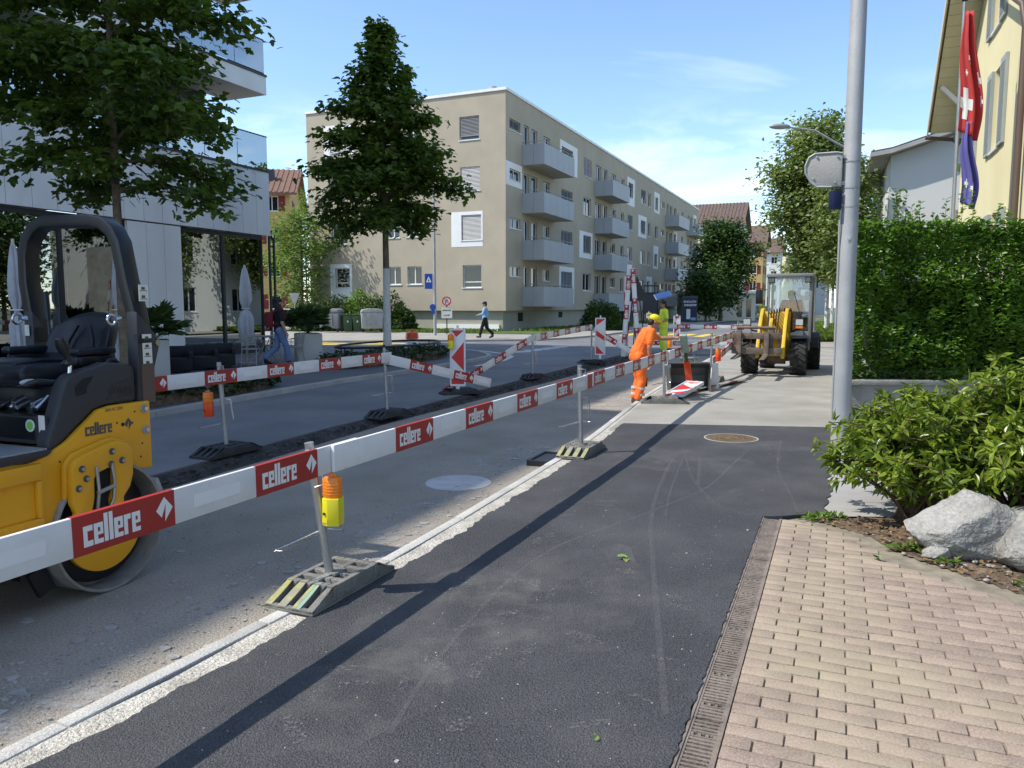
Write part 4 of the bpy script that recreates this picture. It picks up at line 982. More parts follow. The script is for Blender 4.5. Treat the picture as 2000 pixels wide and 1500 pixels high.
# ================================================================== BARRIERS
def glyphs():
    """heavy squared lower-case lettering, x-height 1.0"""
    T = .27; W = .62; g = {}
    g['c'] = ([(0,0,T,1),(T,0,W,T),(T,1-T,W,1)], W)
    g['e'] = ([(0,0,T,1),(T,0,W,.22),(T,.78,W,1),(W-.2,.42,W,.78),(T,.42,W-.2,.58)], W)
    g['l'] = ([(0,0,T,1.38)], T)
    g['r'] = ([(0,0,T,1),(T,.74,.5,1)], .5)
    return g
GL = glyphs()
def word(mb, text, x0, z0, h, y, sx=1.0, M=None, gap=.07):
    x = x0
    for ch in text:
        rs, w = GL[ch]
        for a, c, b, d in rs:
            mb.add([(x+a*h*sx,y,z0+c*h),(x+b*h*sx,y,z0+c*h),(x+b*h*sx,y,z0+d*h),(x+a*h*sx,y,z0+d*h)], [(0,1,2,3)], M)
        x += (w+gap)*h*sx
    return x - x0
def emblem(mb, cx, cz, r, y, M=None):
    # a diamond cut by a tapering road
    T, Rr, B, L_, tip, g1, g2 = (0,1), (.82,0), (0,-1), (-.82,0), (.14,.42), (-.30,-.63), (.0,-.96)
    for P_ in ((L_, T, tip, g1), (T, Rr, tip), (Rr, B, g2, tip)):
        mb.add([(cx+r*x, y, cz+r*z) for x, z in P_], [tuple(range(len(P_)))], M)
BH = .145; BT = .022; RP = .45
_lm = MB(); word(_lm, 'cellere', .04, -.046, .077, -BT/2-.0035, .80); LETTER_ME = _lm.mesh('lettering'); LETTER_ME.materials.append(MAT['print_white'])
_lm = MB(); emblem(_lm, .398, .006, .05, -BT/2-.0035); EMBLEM_ME = _lm.mesh('emblem'); EMBLEM_ME.materials.append(MAT['print_white'])
_rm = MB().b(0,RP,-BT/2-.002,BT/2+.002,-BH/2-.001,BH/2+.001); RED_ME = _rm.mesh('red_panel'); RED_ME.materials.append(MAT['board_red'])
_pm = MB().b(0,.27,-BT/2-.0022,-BT/2-.001,-.027,.027); PAD_ME = _pm.mesh('reflector_pad'); PAD_ME.materials.append(MAT['print_white'])
def board(label, a, b, first, group='cellere barrier boards', pads=True, flip=False, roll=0.0, period=.92, phase_end=None):
    """a = start, b = end (board axis, centre line); first = distance of the first red panel from a"""
    group = 'red and white lettered barrier boards'
    a = V(a); b = V(b); d = b-a; L_ = d.length; x = d/L_
    y = V((0,0,1)).cross(x)
    if y.length < .05: y = V((0,1,0))
    y.normalize(); z = x.cross(y)
    M = Matrix((x, y, z)).transposed().to_4x4()
    root = thing('barrier_board', label, 'barrier board', a, 0, group); root.rotation_euler = (M @ Matrix.Rotation(roll,4,'X')).to_euler()
    pk = MB().b(0,L_,-BT/2,BT/2,-BH/2,BH/2).build('plank', 'board_white', root, bevel=.004)
    s = first
    while s < L_-.05:
        if s > -RP+.08:
            s0 = max(s, .0); w = min(s+RP, L_)-s0
            if w > RP-.01:
                o = bpy.data.objects.new('red_panel', RED_ME); COL.objects.link(o); o.parent = root; o.location = (s0,0,0)
                
                for nm, me_ in (('lettering', LETTER_ME), ('emblem', EMBLEM_ME)): l_ = bpy.data.objects.new(nm, me_); COL.objects.link(l_); l_.parent = o
            else:
                o = MB().b(0,w,-BT/2-.002,BT/2+.002,-BH/2-.001,BH/2+.001).build('red_panel', 'board_red', root); o.location = (s0,0,0)
        if pads and s+RP+.1+.27 < L_:
            o = bpy.data.objects.new('reflector_pad', PAD_ME); COL.objects.link(o); o.parent = root; o.location = (s+RP+.1,0,0)
        s += period
    return root
def foot_mesh():
    """moulded rubber foot: ramps of ribs at both ends, pocketed deck between"""
    m = MB(); L2, Wd, Hh = .38, .30, .095
    m.b(-L2,L2,-Wd/2,Wd/2,0,.012)                                   # floor
    for sx in (-1, 1):
        for y0, y1 in ((-Wd/2,-.108),(-.07,-.019),(.019,.07),(.108,Wd/2)):
            P_ = [(sx*L2,.012),(sx*(L2-.17),.012),(sx*(L2-.17),Hh),(sx*(L2-.19),Hh),(sx*L2,.024)]
            if sx < 0: P_ = P_[::-1]
            m.prism(P_, y0, y1, Matrix(((1,0,0,0),(0,0,1,0),(0,1,0,0),(0,0,0,1))))
        m.b(min(sx*L2,sx*(L2-.03)),max(sx*L2,sx*(L2-.03)),-Wd/2,Wd/2,.012,.026)
        a, b = sorted((sx*(L2-.17), sx*(L2-.21))); m.b(a,b,-Wd/2,Wd/2,.012,Hh+.001)
    x0 = L2-.21
    for y0, y1 in ((-Wd/2,-Wd/2+.03),(-.02,.02),(Wd/2-.03,Wd/2)): m.b(-x0,x0,y0,y1,.012,Hh)
    for x in (-.095,0,.095): m.b(x-.02,x+.02,-Wd/2+.03,-.02,.012,Hh-.001).b(x-.02,x+.02,.02,Wd/2-.03,.012,Hh-.001)
    m.b(-.05,.05,-.05,.05,Hh-.01,Hh+.006)
    return m.mesh('body', bevel=.003)
FOOT_ME = foot_mesh(); FOOT_ME.materials.append(MAT['rubber_foot'])
FOOT_DK = FOOT_ME.copy(); FOOT_DK.materials.clear(); FOOT_DK.materials.append(MAT['rubber_foot_dark'])
POCKET_ME = MB().b(-.36,.36,-.135,.135,.0125,.016).mesh('pocket_shade'); POCKET_ME.materials.append(MAT['pocket_dark'])  # near-black sheet paints the shade inside the pockets and slots
def foot(label, p, z, rz, me=None, paint=None):
    t = thing('barrier_weight', label, 'barrier weight', (p[0],p[1],z), rz, 'rubber barrier weights')
    o = bpy.data.objects.new('body', me or FOOT_ME); COL.objects.link(o); o.parent = t
    o = bpy.data.objects.new('pocket_shade', POCKET_ME); COL.objects.link(o); o.parent = t
    if paint:
        m = MB()
        for y0, y1, c in paint:
            q = MB().add([(-.379,y0,.0262),(-.379,y1,.0262),(-.195,y1,.0975),(-.195,y0,.0975)], [(0,1,2,3)]); q.build('paint_patch', c, t)
    return t
def post(label, p, z, h, lean=(0,0), rz=0):
    t = thing('barrier_post', label, 'barrier post', (p[0],p[1],z), rz, 'galvanised barrier posts'); t.rotation_euler = (lean[0], lean[1], rz)
    m = MB().cyl((0,0,.05),(0,0,h),.024,n=14); m.lathe([(.001,h),(.001,h+.006),(.025,h+.006),(.025,h)],14)
    m.build('pole', 'zinc', t, smooth=40)
    w = MB().tube([(-.03,0,.33),(-.03,-.02,.32),(-.2,-.16,.315),(-.24,-.14,.312),(-.19,-.10,.314),(-.02,.02,.33)], .0045, 6)
    w.tube([(.025,0,.34),(.1,-.02,.33),(.105,-.02,.36),(.09,-.01,.56),(.085,0,.58),(.02,0,.585)], .0045, 6); w.tube([(.09,.01,.36),(.07,.01,.58)], .0045, 6)
    w.build('wire_bracket', 'chrome', t, smooth=60)
    m = MB().tube([(-.02,-.03,h-.03),(.02,-.05,h-.03),(.05,-.05,h-.03),(.05,-.05,h-.22),(.0,-.04,h-.23)], .006, 6); m.build('board_clip', 'zinc', t, smooth=60)
    return t
def lamp(label, top, rz, lens='lamp_orange', box_='lamp_yellow'):
    t = thing('warning_lamp', label, 'warning lamp', (top[0],top[1],top[2]-.30), rz, 'hanging warning lamps'); t.scale = (.88,.88,.9)
    m = MB().lathe([(.001,.165),(.055,.165),(.06,.175),(.06,.275),(.052,.287),(.02,.29),(.001,.29)],20, Matrix.Diagonal((1,.8,1,1))); m.build('lens', lens, t, smooth=35)
    m = MB()
    for k in range(5): m.lathe([(.0600,.185+k*.018),(.0612,.189+k*.018),(.0600,.193+k*.018)],20,Matrix.Diagonal((1,.8,1,1)))
    m.build('lens_ribs', lens, t)
    b = MB().prism([(-.055,-.035),(-.015,-.06),(.055,-.05),(.058,.04),(-.05,.045)], .0, .165).build('battery_box', box_, t, bevel=.006)
    MB().prism([(-.052,-.04),(-.016,-.0625),(-.013,-.064),(-.052,-.045)], .02, .045).build('lock_tab', box_, b); MB().cyl((-.034,-.052,.075),(-.036,-.058,.075),.008,n=10).build('lock', 'pocket_dark', b)
    MB().tube([(-.02,0,.288),(-.02,0,.30),(.02,0,.30),(.02,0,.288)], .006, 6).build('cap_loop', lens, t)
    MB().tube([(-.018,0,.30),(0,0,.345),(.018,0,.30)], .0025, 5).tube([(0,0,.34),(-.02,0,.36),(-.025,0,.385),(0,0,.41),(.025,0,.385),(.02,0,.36)], .003, 5, True).build('hook', 'chrome', t, smooth=60)
    return t
BZ = .755
P0_ = V((-.987,4.079,0)); P1_ = V((.729,7.991,0)); P2_ = V((2.454,12.267,0)); P3_ = V((4.128,15.892,0)); P4_ = V((5.0,17.7,0))
def lineb(a, b, s0, s1, z0, z1, off=-.04):
    d = (b-a).normalized(); nrm = V((d.y,-d.x,0))
    return a + d*s0 - nrm*off*-1 + V((0,0,z0)), a + d*s1 - nrm*off*-1 + V((0,0,z1))
d01 = (P1_-P0_).normalized(); d12 = (P2_-P1_).normalized(); d23 = (P3_-P2_).normalized()
NR = V((d01.y,-d01.x,0))
o1 = NR*.045; o2 = NR*.07
board('nearest lettered barrier board, in front of the yellow roller', P0_-d01*3.4+o1+V((0,0,.715)), P0_+d01*.19+o1+V((0,0,.748)), 3.4-2.46-.0)
board('lettered barrier board between the nearest and second posts', P0_-d01*.06+o2+V((0,0,.748)), P1_+d01*.10+o2+V((0,0,.768)), .06+.54)
board('lettered barrier board from second post to orange worker', P1_-d12*.06+o2*.6+V((0,0,.768)), P2_+d12*.1+o2*.6+V((0,0,.775)), .06+.28)
board('lettered barrier board from orange worker up to the loader forks', P2_-d23*.05+o2+V((0,0,.775)), P2_+d23*7.2+o2+V((0,0,.90)), .36)
board('lower lettered barrier board sloping up to the loader forks', P3_+d23*.05-V((0,0,0))+o1+V((0,0,.42)), P3_+d23*3.0+o1+V((0,0,.72)), .0)
ra = math.atan2(d01.y, d01.x)
foot('grey rubber foot splashed with yellow and teal paint under nearest post', P0_+d01*.02, .009, ra, None, [(.109,.148,'paint_lime'),(.02,.069,'paint_lime'),(-.043,-.02,'paint_lime'),(-.069,-.045,'paint_teal')])
foot('grey rubber foot with lime paint under the second post', P1_+d01*.02, .009, ra, None, [(-.148,-.109,'paint_lime'),(-.069,-.02,'paint_lime'),(.02,.069,'paint_lime'),(.109,.148,'paint_lime')])
foot('dusty rubber foot beside the orange worker boots', P2_, .004, math.atan2(d12.y,d12.x)-R(75))
foot('rubber foot on the pavement right of the digger bucket', P3_+V((.08,0,0)), .004, ra)
post('nearest leaning galvanised barrier post holding a warning lamp', P0_, .009, .82, (R(2), R(-7.0)), R(10))
post('galvanised barrier post standing second from the camera', P1_, .009, .92, (0, R(-1.5)), R(5))
post('galvanised barrier post next to the orange worker', P2_, .004, .84, (0, R(-2)), 0)
post('galvanised barrier post right of the digger bucket', P3_, .004, .98, (0, 0), R(10))
lamp('orange and yellow warning lamp hanging on the nearest barrier post', P0_+V((-.01,-.05,.69))+o1, R(-8))
lamp('orange warning lamp hanging by the digger bucket', P3_+V((.13,-.05,.72)), 0, 'lamp_orange', 'lamp_red')
lamp('orange warning lamp right of orange worker head', at(1308,664,19.0)+V((0,0,.12)), 0, 'lamp_orange', 'lamp_orange')
# far side row along the cut road
Q0 = V((-3.075,8.176,0)); Q1 = V((-1.798,11.007,0)); dq = (Q1-Q0).normalized(); NQ = V((dq.y,-dq.x,0)); rq = math.atan2(dq.y,dq.x)
board('lettered barrier board behind the roller across the far lane', Q0-dq*1.9+NQ*.04+V((0,0,.80)), Q1+dq*.05+NQ*.04+V((0,0,.822)), 1.9-.32-.92+.0)
e1 = at(958,747,13.6); e1.z = max(e1.z, .12)
board('lettered barrier board sloping down from post to fallen cross', Q1+V((.0,-.05,.80)), at(958,748,12.6), .45)
foot('dark rubber foot under the post behind the roller', Q0, -.029, rq, FOOT_DK); foot('dark rubber foot under the middle far lane post', Q1, -.029, rq, FOOT_DK)
post('galvanised barrier post behind the roller with orange lamp', Q0, -.029, .98, (0, R(-3)), R(8)); post('galvanised barrier post in the middle of the far lane', Q1, -.029, .98, (0, R(-2)), R(8))
lamp('all orange warning lamp hanging behind the roller', Q0+V((-.16,-.06,.68)), R(10), 'lamp_orange', 'lamp_red')
C0 = V((.452,16.887,0)); C1 = V((2.215,21.396,0))
board('lettered barrier board rising from fallen cross to far post', at(866,767,13.9), C0+V((.0,-.06,.86)), .0)
board('small lettered barrier board between the two far posts', C0+V((.02,-.06,.86)), C1+V((0,-.06,.98)), .45)
board('lettered barrier board dropping from far beacon to the trench', C1+V((.05,-.08,.92)), at(1262,706,21.5), .3)
foot('dark rubber foot under the far lane post near trench', C0, -.029, rq, FOOT_DK); foot('dark rubber foot below the far striped beacon', C1, -.029, R(20), FOOT_DK)
post('galvanised barrier post far along the trench', C0, -.029, .98, (0,0), R(8)); post('galvanised barrier post beside far striped beacon', C1, -.029, 1.05, (0,0), 0)
# boards closing the road by the crossing
D0 = at(1305,634,26.5); D1 = at(1458,640,22.0)
board('upper lettered board closing the road behind the workers', at(1237,636,27), at(1462,640,26.6), 2.42-.92*2)
board('lower lettered board closing the road behind the workers', at(1237,669,27), at(1462,673,26.6), 2.3-.92*2)
for k, (u, lab) in enumerate(((1302,'galvanised post of the road closure behind orange worker'),(1440,'galvanised post of the road closure left of the loader'))):
    c = at(u,690,26.9); post(lab, (c.x,c.y), -.029, 1.05); foot('rubber foot of the road closure, '+('left' if not k else 'right')+' one', (c.x,c.y), -.029, R(90), FOOT_DK)
# ------------------------------------------------------------------ striped guidance beacons
def beacon(label, base, z, h=1.0, w=.25, rz=0, lean=0, flip=1, lampx=False, lying=None):
    t = thing('guidance_beacon', label, 'beacon', (base[0],base[1],z), rz, 'striped guidance beacons')
    z0 = .16
    f = MB().b(-w/2,w/2,-.012,.012,z0,z0+h); f.build('panel', 'board_white', t, bevel=.006)
    fr = MB().b(-w/2-.012,-w/2,-.02,.02,z0-.01,z0+h+.01).b(w/2,w/2+.012,-.02,.02,z0-.01,z0+h+.01).b(-w/2,w/2,-.02,.02,z0+h,z0+h+.012).b(-w/2,w/2,-.02,.02,z0-.012,z0); fr.build('frame', 'white_paint', t)
    a = w/2-.015
    for k, zc in enumerate((.12,.5,.88)):
        y = -.0135; zz = z0+h*zc
        P_ = [(-a*flip,y,zz+.16*h),(a*flip,y,zz-.16*h+.04),(a*flip,y,zz-.16*h-.02),(-a*flip,y,zz-.02)] if lying is None else None
        if k == 0: P_ = [(-a*flip,y,zz+.13*h),(a*flip,y,zz-.10*h),(-a*flip,y,zz-.10*h)]
        elif k == 1: P_ = [(-a*flip,y,zz+.17*h),(a*flip,y,zz),(a*flip,y,zz-.12*h) ,(-a*flip,y,zz+.02*h)]
        else: P_ = [(-a*flip,y,zz+.1*h),(a*flip,y,zz+.1*h),(a*flip,y,zz+.08*h),(-a*flip,y,zz-.08*h)]
        MB().add(P_, [tuple(range(len(P_)))]).build('red_stripe', 'sign_red', t)
    MB().b(-.03,.03,-.02,.02,.05,z0-.012).build('stem', 'white_paint', t); MB().b(-.02,.02,-.015,.015,z0+h+.012,z0+h+.07).build('lamp_peg', 'white_paint', t)
    return t
def beacon_arrow(label, base, z, h, w, rz, side=1):
    """one big red chevron pointing sideways"""
    t = thing('guidance_beacon', label, 'beacon', (base[0],base[1],z), rz, 'striped guidance beacons'); z0 = .16
    MB().b(-w/2,w/2,-.012,.012,z0,z0+h).build('panel', 'board_white', t, bevel=.006)
    MB().b(-w/2-.014,-w/2,-.03,.03,z0-.01,z0+h+.01).b(w/2,w/2+.014,-.03,.03,z0-.01,z0+h+.01).b(-w/2,w/2,-.03,.03,z0+h,z0+h+.014).b(-w/2,w/2,-.03,.03,z0-.014,z0).build('frame', 'white_paint', t)
    a = w/2-.012; y = -.0135
    for P_ in ([(-a,.5),(a,.78),(a,.26)], [(-a,.985),(a,.985),(-a*.2,.87)] if side > 0 else [(-a,.985),(a,.985),(a*.2,.87)], [(-a,.02),(a,.02),(a,.08),(-a,.30)]):
        MB().add([(x*side,y,z0+q*h) for x, q in P_], [tuple(range(len(P_)))]).build('red_arrow', 'sign_red', t)
    MB().b(-.03,.03,-.02,.02,.04,z0-.014).build('stem', 'white_paint', t); MB().b(-.02,.02,-.015,.015,z0+h+.014,z0+h+.08).build('lamp_peg', 'white_paint', t)
    return t
bb = gp(893,772,-.03); t = beacon_arrow('white beacon with large red arrow and yellow lamp by the cross', (bb.x,bb.y+.2), -.029, 1.0, .25, R(-4))
foot('dark rubber foot of the red arrow beacon by the cross', (bb.x+.05,bb.y+.25), -.029, R(25), FOOT_DK)
lamp('orange and yellow lamp clipped on the red arrow beacon', V((bb.x-.12,bb.y+.13,1.09)), 0)
bb = at(1172,690,21.2); beacon('white beacon with red stripes at far side of trench', (bb.x,bb.y), -.029+.09, 1.0, .26, R(0)); 
bb = at(1322,640,33); beacon_arrow('small red arrow beacon behind the workers on the road', (bb.x,bb.y), -.03, 1.0, .25, 0, -1)
# beacon panel lying on the pavement against the bucket, and a board lying beside it
fl = beacon_arrow('red arrow beacon lying flat on the pavement by the bucket', (2.66,12.80), .03, .8, .30, 0, -1); fl.rotation_euler = (R(-80), 0, R(-38))
fb = board('lettered barrier board lying on the light pavement', V((2.45,12.7,.05)), V((4.75,15.7,.035)), .1); fb.rotation_euler.x += R(70)
# ------------------------------------------------------------------ upright boards leaning round a folding sign
tp = []
for k, (u0, u1, vt, lab) in enumerate(((1217,1230,517,'left upright lettered board of the tripod bundle'),(1247,1236,524,'right upright lettered board of the tripod bundle'),(1222,1224,540,'hindmost upright lettered board of the tripod bundle'))):
    Yb = 24.0 + (.5 if k == 2 else 0) - k*.12
    a = at(u0, 700, Yb); a.z = -.02; b = at(u1, vt, Yb+.25); d = (b-a)
    root = board(lab, a, b, .25 + .2*k)
    x = d.normalized(); y = V((.12,1,0)).normalized(); y = (y - x*y.dot(x)).normalized(); z = x.cross(y)
    root.rotation_euler = Matrix((x,y,z)).transposed().to_euler()
fs = thing('folding_sign', 'dark triangular back of a folding road sign among upright boards', 'road sign', at(1240,690,24.6).xy.to_3d())
zc = at(1240,588,24.6).z
m = MB().add([(-.36,.1,zc-.02),(.40,.1,zc+.02),(.03,.0,zc+.80),(-.36,.13,zc-.02),(.40,.13,zc+.02),(.03,.03,zc+.80)], [(0,1,2),(5,4,3),(0,3,4,1),(1,4,5,2),(2,5,3,0)]); m.build('sign_face', 'anthracite', fs)
MB().cyl((-.3,.15,-.03),(.0,.12,zc+.7),.018,n=8).cyl((.4,.15,-.03),(.05,.12,zc+.7),.018,n=8).cyl((.05,.7,-.03),(.05,.12,zc+.7),.018,n=8).build('tripod', 'metal_dark', fs)
# ================================================================== ROLLER
def roller():
    ES = V((.36,.933,0)).normalized(); O = V((-2.32,4.36,-.10))
    # local x = towards the rear (far end), local -y = the side that faces the kerb, z up
    root = thing('road_roller', 'yellow and black ride on tandem road roller with roll bar', 'road roller', O, math.atan2(ES.y, ES.x))
    def L(s, lat, z): return (s, -lat, z)
    YZ = lambda P_: [(x, .40+(z-.40)*.905) for x, z in P_]
    XZ = lambda y: Matrix(((1,0,0,0),(0,0,1,y),(0,1,0,0),(0,0,0,1)))      # 2-D (s,z), extrude along y
    def plate(name, poly, l0, l1, m, parent=root, bevel=.012):
        return MB().prism(poly, -l0, -l1, XZ(0)).build(name, m, parent, bevel=bevel)
    r = .375
    # drums: rear one in view, front one beyond the picture edge
    for sx, nm in ((0,'rear'),(-1.75,'front')):
        d = MB(); n = 64; prof = [(r-.018,-.0),(r-.004,.0),(r,.006),(r,1.19),(r-.004,1.196),(r-.018,1.196),(r-.018,1.06),(.02,1.06),(.02,.16),(r-.018,.16),(r-.018,0)]
        M = Matrix.Translation((sx,0,r)) @ Matrix.Rotation(R(-90),4,'X')
        k = len(prof); vs = []; fs = []
        for i in range(n):
            a = 2*math.pi*i/n; vs += [(q*math.cos(a), q*math.sin(a), z) for q, z in prof]
        for i in range(n):
            for j in range(k-1): fs.append((i*k+j, ((i+1) % n)*k+j, ((i+1) % n)*k+j+1, i*k+j+1))
        d.add(vs, fs, M); dr = d.build('drum', 'drum_steel', root, smooth=35)
        MB().lathe([(.001,.105),(.30,.105),(.33,.115),(.33,.159),(.001,.159)], 48, M).build('drum_well', 'roller_black', dr, smooth=35)
        # yellow half-moon cover low on the drum side
        hp = [(.262*math.cos(a), .262*math.sin(a)) for a in [math.pi*(1.0+.0) + math.pi*i/28 for i in range(29)]]
        hp = [(x, z+.02) for x, z in hp] + [(.25,.10),(-.25,.10)]
        MB().prism([(x+sx, z+r-.02) for x, z in hp], .055, .095, XZ(0)).build('drum_cover', 'roller_yellow', dr, bevel=.006)
    # yellow frame: side plates on both sides and a cross body
    side = [(-2.4,.86),(-.64,.855),(-.47,.835),(-.345,.86),(-.235,.91),(-.03,1.06),(.055,1.075),(.34,1.075),(.34,.655),(.20,.672),(.05,.80),(-.1,.80),(-.22,.76),(-.285,.60),(-.31,.50),(-.42,.42),(-.7,.40),(-1.1,.40),(-1.35,.55),(-1.5,.80),(-1.75,.86),(-2.05,.8),(-2.15,.7),(-2.4,.7)]
    fr = plate('frame', side, -.03, -.075, 'roller_yellow')
    plate('frame_side', side, -1.13, -1.175, 'roller_yellow')
    MB().b(-2.2,.33,.08,1.13,.78,.85).b(-1.3,-.45,.08,1.13,.42,.78).b(.30,.335,.08,1.13,.66,1.07).build('frame_core', 'roller_yellow', root)
    # step recess
    rc = MB().b(-.75,-.44,-.0+.022,.029,.52,.70); 
    st = MB().b(-.78,-.42,-.005,.03,.74,.83).b(-.78,-.42,-.005,.03,.50,.54).b(-.45,-.42,-.004,.03,.54,.74).build('step_frame', 'roller_yellow', root, bevel=.008)
    MB().b(-.78,-.45,.024,.0285,.54,.74).build('step_recess', 'roller_yellow', st)
    plate('lower_sill', [(-1.2,.36),(-.40,.36),(-.36,.47),(-.40,.50),(-1.2,.50)], .02, -.03, 'roller_yellow', root)
    # yoke holding the drum
    yoke = [(-.285,.60),(-.275,.80),(-.255,.85),(-.22,.87),(-.03,.925),(.02,.93),(.10,.90),(.125,.86),(.125,.70),(.10,.62),(.05,.56),(.055,.44),(.0,.40),(-.02,.46),(-.03,.56),(-.01,.62),(-.005,.74),(-.02,.775),(-.12,.75),(-.14,.72),(-.145,.60),(-.165,.52),(-.21,.45),(-.29,.40),(-.30,.46),(-.26,.53)]
    yk = plate('drum_yoke', YZ(yoke), .045, .0, 'roller_yellow', root, .01)
    plate('yoke_rim', YZ([(-.30,.62),(-.29,.83),(-.24,.89),(-.03,.945),(.03,.95),(.12,.915),(.15,.86),(.15,.70),(.10,.60),(-.25,.60)]), .0, -.03, 'roller_yellow', root, .01)
    for s, z in YZ(((-.22,.80),(-.195,.735),(-.245,.685),(-.02,.87),(-.03,.79),(.045,.80))):
        MB().cyl(L(s,.045,z), L(s,.052,z), .019, n=14).build('bolt_seat', 'sticker_print', yk); MB().cyl(L(s,.052,z), L(s,.06,z), .011, n=8).build('bolt', 'chrome', yk)
    MB().prism(YZ([(-.03,.56),(-.01,.62),(-.005,.74),(-.02,.772),(-.12,.748),(-.14,.72),(-.145,.60),(-.165,.52),(-.2,.46),(-.02,.46)]), -.0055, -.001, XZ(0)).build('yoke_opening_shade', 'pocket_dark', yk)  # dark plate over the yellow rim paints the shade of the opening
    # hoses, hydraulic motor, lashing ring between the yoke arms
    MB().cyl(L(-.075,-.03,.60), L(-.075,-.12,.60), .07, n=18).build('drum_motor', 'roller_black', root)
    h = MB()
    for pts in ([(-.13,.05,.76),(-.125,.055,.62),(-.14,.05,.50),(-.10,.0,.42)], [(-.03,.05,.76),(-.02,.055,.66),(-.025,.05,.56),(-.06,.03,.46)], [(-.09,.03,.45),(-.03,.035,.44),(-.04,.02,.36)]):
        h.tube([L(*p) for p in pts], .009, 8)
    h.tube([L(-.135,.055,.61),L(-.02,.055,.63)], .012, 6); h.build('hose', 'zinc', root, smooth=60)
    ring = MB().tube([L(-.23+.035*math.cos(a), .06, .405+.035*math.sin(a)) for a in [2*math.pi*i/16 for i in range(16)]], .012, 8, True); ring.build('lashing_ring', 'chrome', root, smooth=60)
    # scraper bar
    MB().b(-.50,-.47,.1,1.1,.20,.26).bar(L(-.42,-.1,.24), L(-.36,-.1,.10), .03, .1).build('scraper', 'roller_black', root); MB().bar(L(.35,-.12,.58), L(.385,-.12,.50), .2, .03).build('scraper', 'zinc_dull', root)
    # big bolts and print on the frame side
    for s, z in ((.29,1.03),(.295,.90)): MB().cyl(L(s,-.03,z), L(s,-.022,z), .026, n=16).build('washer', 'zinc_dull', fr); MB().cyl(L(s,-.022,z), L(s,-.008,z), .014, n=6).build('bolt', 'chrome', fr)
    for s, z in ((.13,.955),(.22,1.02),(-.06,.93),(.09,.97),(.265,.82),(.25,.74),(-.29,.81),(.20,.955)): MB().cyl(L(s,-.03,z), L(s,-.0285,z), .006 if s != .13 else .012, n=8).build('bolt_hole', 'pocket_dark', fr)
    Mt = Matrix(((1,0,0,0),(0,1,0,.0285),(0,0,1,0),(0,0,0,1)))
    wd = MB(); word(wd, 'cellere', -.125, .922, .052, .0, .9, Mt, .05); wd.build('lettering', 'sticker_print', fr).location = (0,0,0)
    em = MB(); emblem(em, .17, .955, .036, .0, Mt); em.build('emblem', 'sticker_print', fr)
    # small stencilled number
    tc = bpy.data.curves.new('number', 'FONT'); tc.body = '364.41.204'; tc.size = .028; tc.extrude = .0003
    to = bpy.data.objects.new('number', tc); COL.objects.link(to); dg = bpy.context.evaluated_depsgraph_get(); me = bpy.data.meshes.new_from_object(to.evaluated_get(dg)); bpy.data.objects.remove(to)
    nm = link('number', me, 'sticker_print', fr); nm.rotation_euler = (R(90),0,0); nm.location = (.01,.028,1.045)
    # platform with tread plate
    plate('platform', [(-1.1,.845),(-.50,.845),(-.37,.862),(-.345,.875),(-.345,.888),(-1.1,.888)], -.01, -.09, 'roller_dark', root, .006)
    MB().b(-1.1,-.36,.03,1.1,.889,.898).build('tread_plate', 'tread_plate', root)
    # dark hood: moulded side shell round the seat
    hood = [(-.335,.86),(-.325,.93),(-.255,1.10),(-.225,1.19),(-.195,1.245),(-.16,1.272),(-.10,1.288),(.02,1.31),(.07,1.325),(.20,1.312),(.245,1.30),(.262,1.27),(.262,1.078),(.05,1.078),(-.035,1.062),(-.24,.91)]
    hd = plate('hood', hood, -.055, -.16, 'roller_dark', root, .02)
    plate('hood_side', hood, -1.08, -1.14, 'roller_dark', root, .02)
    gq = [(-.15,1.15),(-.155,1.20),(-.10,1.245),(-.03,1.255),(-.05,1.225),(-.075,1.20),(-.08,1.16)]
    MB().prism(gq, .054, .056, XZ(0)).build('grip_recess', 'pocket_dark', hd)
    MB().prism([(.09,1.19),(.25,1.225),(.25,1.21),(.09,1.175)], .051, .056, XZ(0)).prism([(.05,1.115),(.25,1.128),(.25,1.12),(.05,1.106)], .051, .056, XZ(0)).build('hood_crease', 'roller_dark', hd, bevel=.002)
    tc = bpy.data.curves.new('embossed_name', 'FONT'); tc.body = 'BOMAG'; tc.size = .05; tc.extrude = .002; tc.offset = .001
    to = bpy.data.objects.new('embossed_name', tc); COL.objects.link(to); me = bpy.data.meshes.new_from_object(to.evaluated_get(bpy.context.evaluated_depsgraph_get())); bpy.data.objects.remove(to)
    en = link('embossed_name', me, 'roller_dark', hd); en.rotation_euler = (R(90),0,0); en.location = (.075,.0535,1.138)
    MB().tube([L(.10,-.10,1.315),L(.12,-.10,1.335),(.16,.10,1.335),(.18,.10,1.312)], .012, 8).build('hood_latch', 'roller_black', hd, smooth=60)
    MB().b(-.30,.30,.17,1.08,.90,1.06).b(-.2,.27,.17,1.08,1.06,1.2).build('engine_box', 'roller_black', root, bevel=.02)
    MB().b(-.30,-.29,.1,1.08,.90,1.05).build('seat_console', 'roller_dark', root)
    gs = MB().cyl((-.302,.22,1.0),(-.306,.22,1.0),.034,n=20).build('round_sticker', 'sticker', hd); MB().cyl((-.3065,.22,1.0),(-.3075,.22,1.0),.024,n=20).build('sticker_disc', 'sticker_green', gs)
    MB().b(-.304,-.301,.11,.155,.955,1.06).build('paper_sticker', 'sticker', hd)
    # seat: pan, backrest with side wings, armrests
    seat = MB(); cs = -.02
    def slab(m, pts, y0, y1, M=None): m.prism(pts, y0, y1, XZ(0))
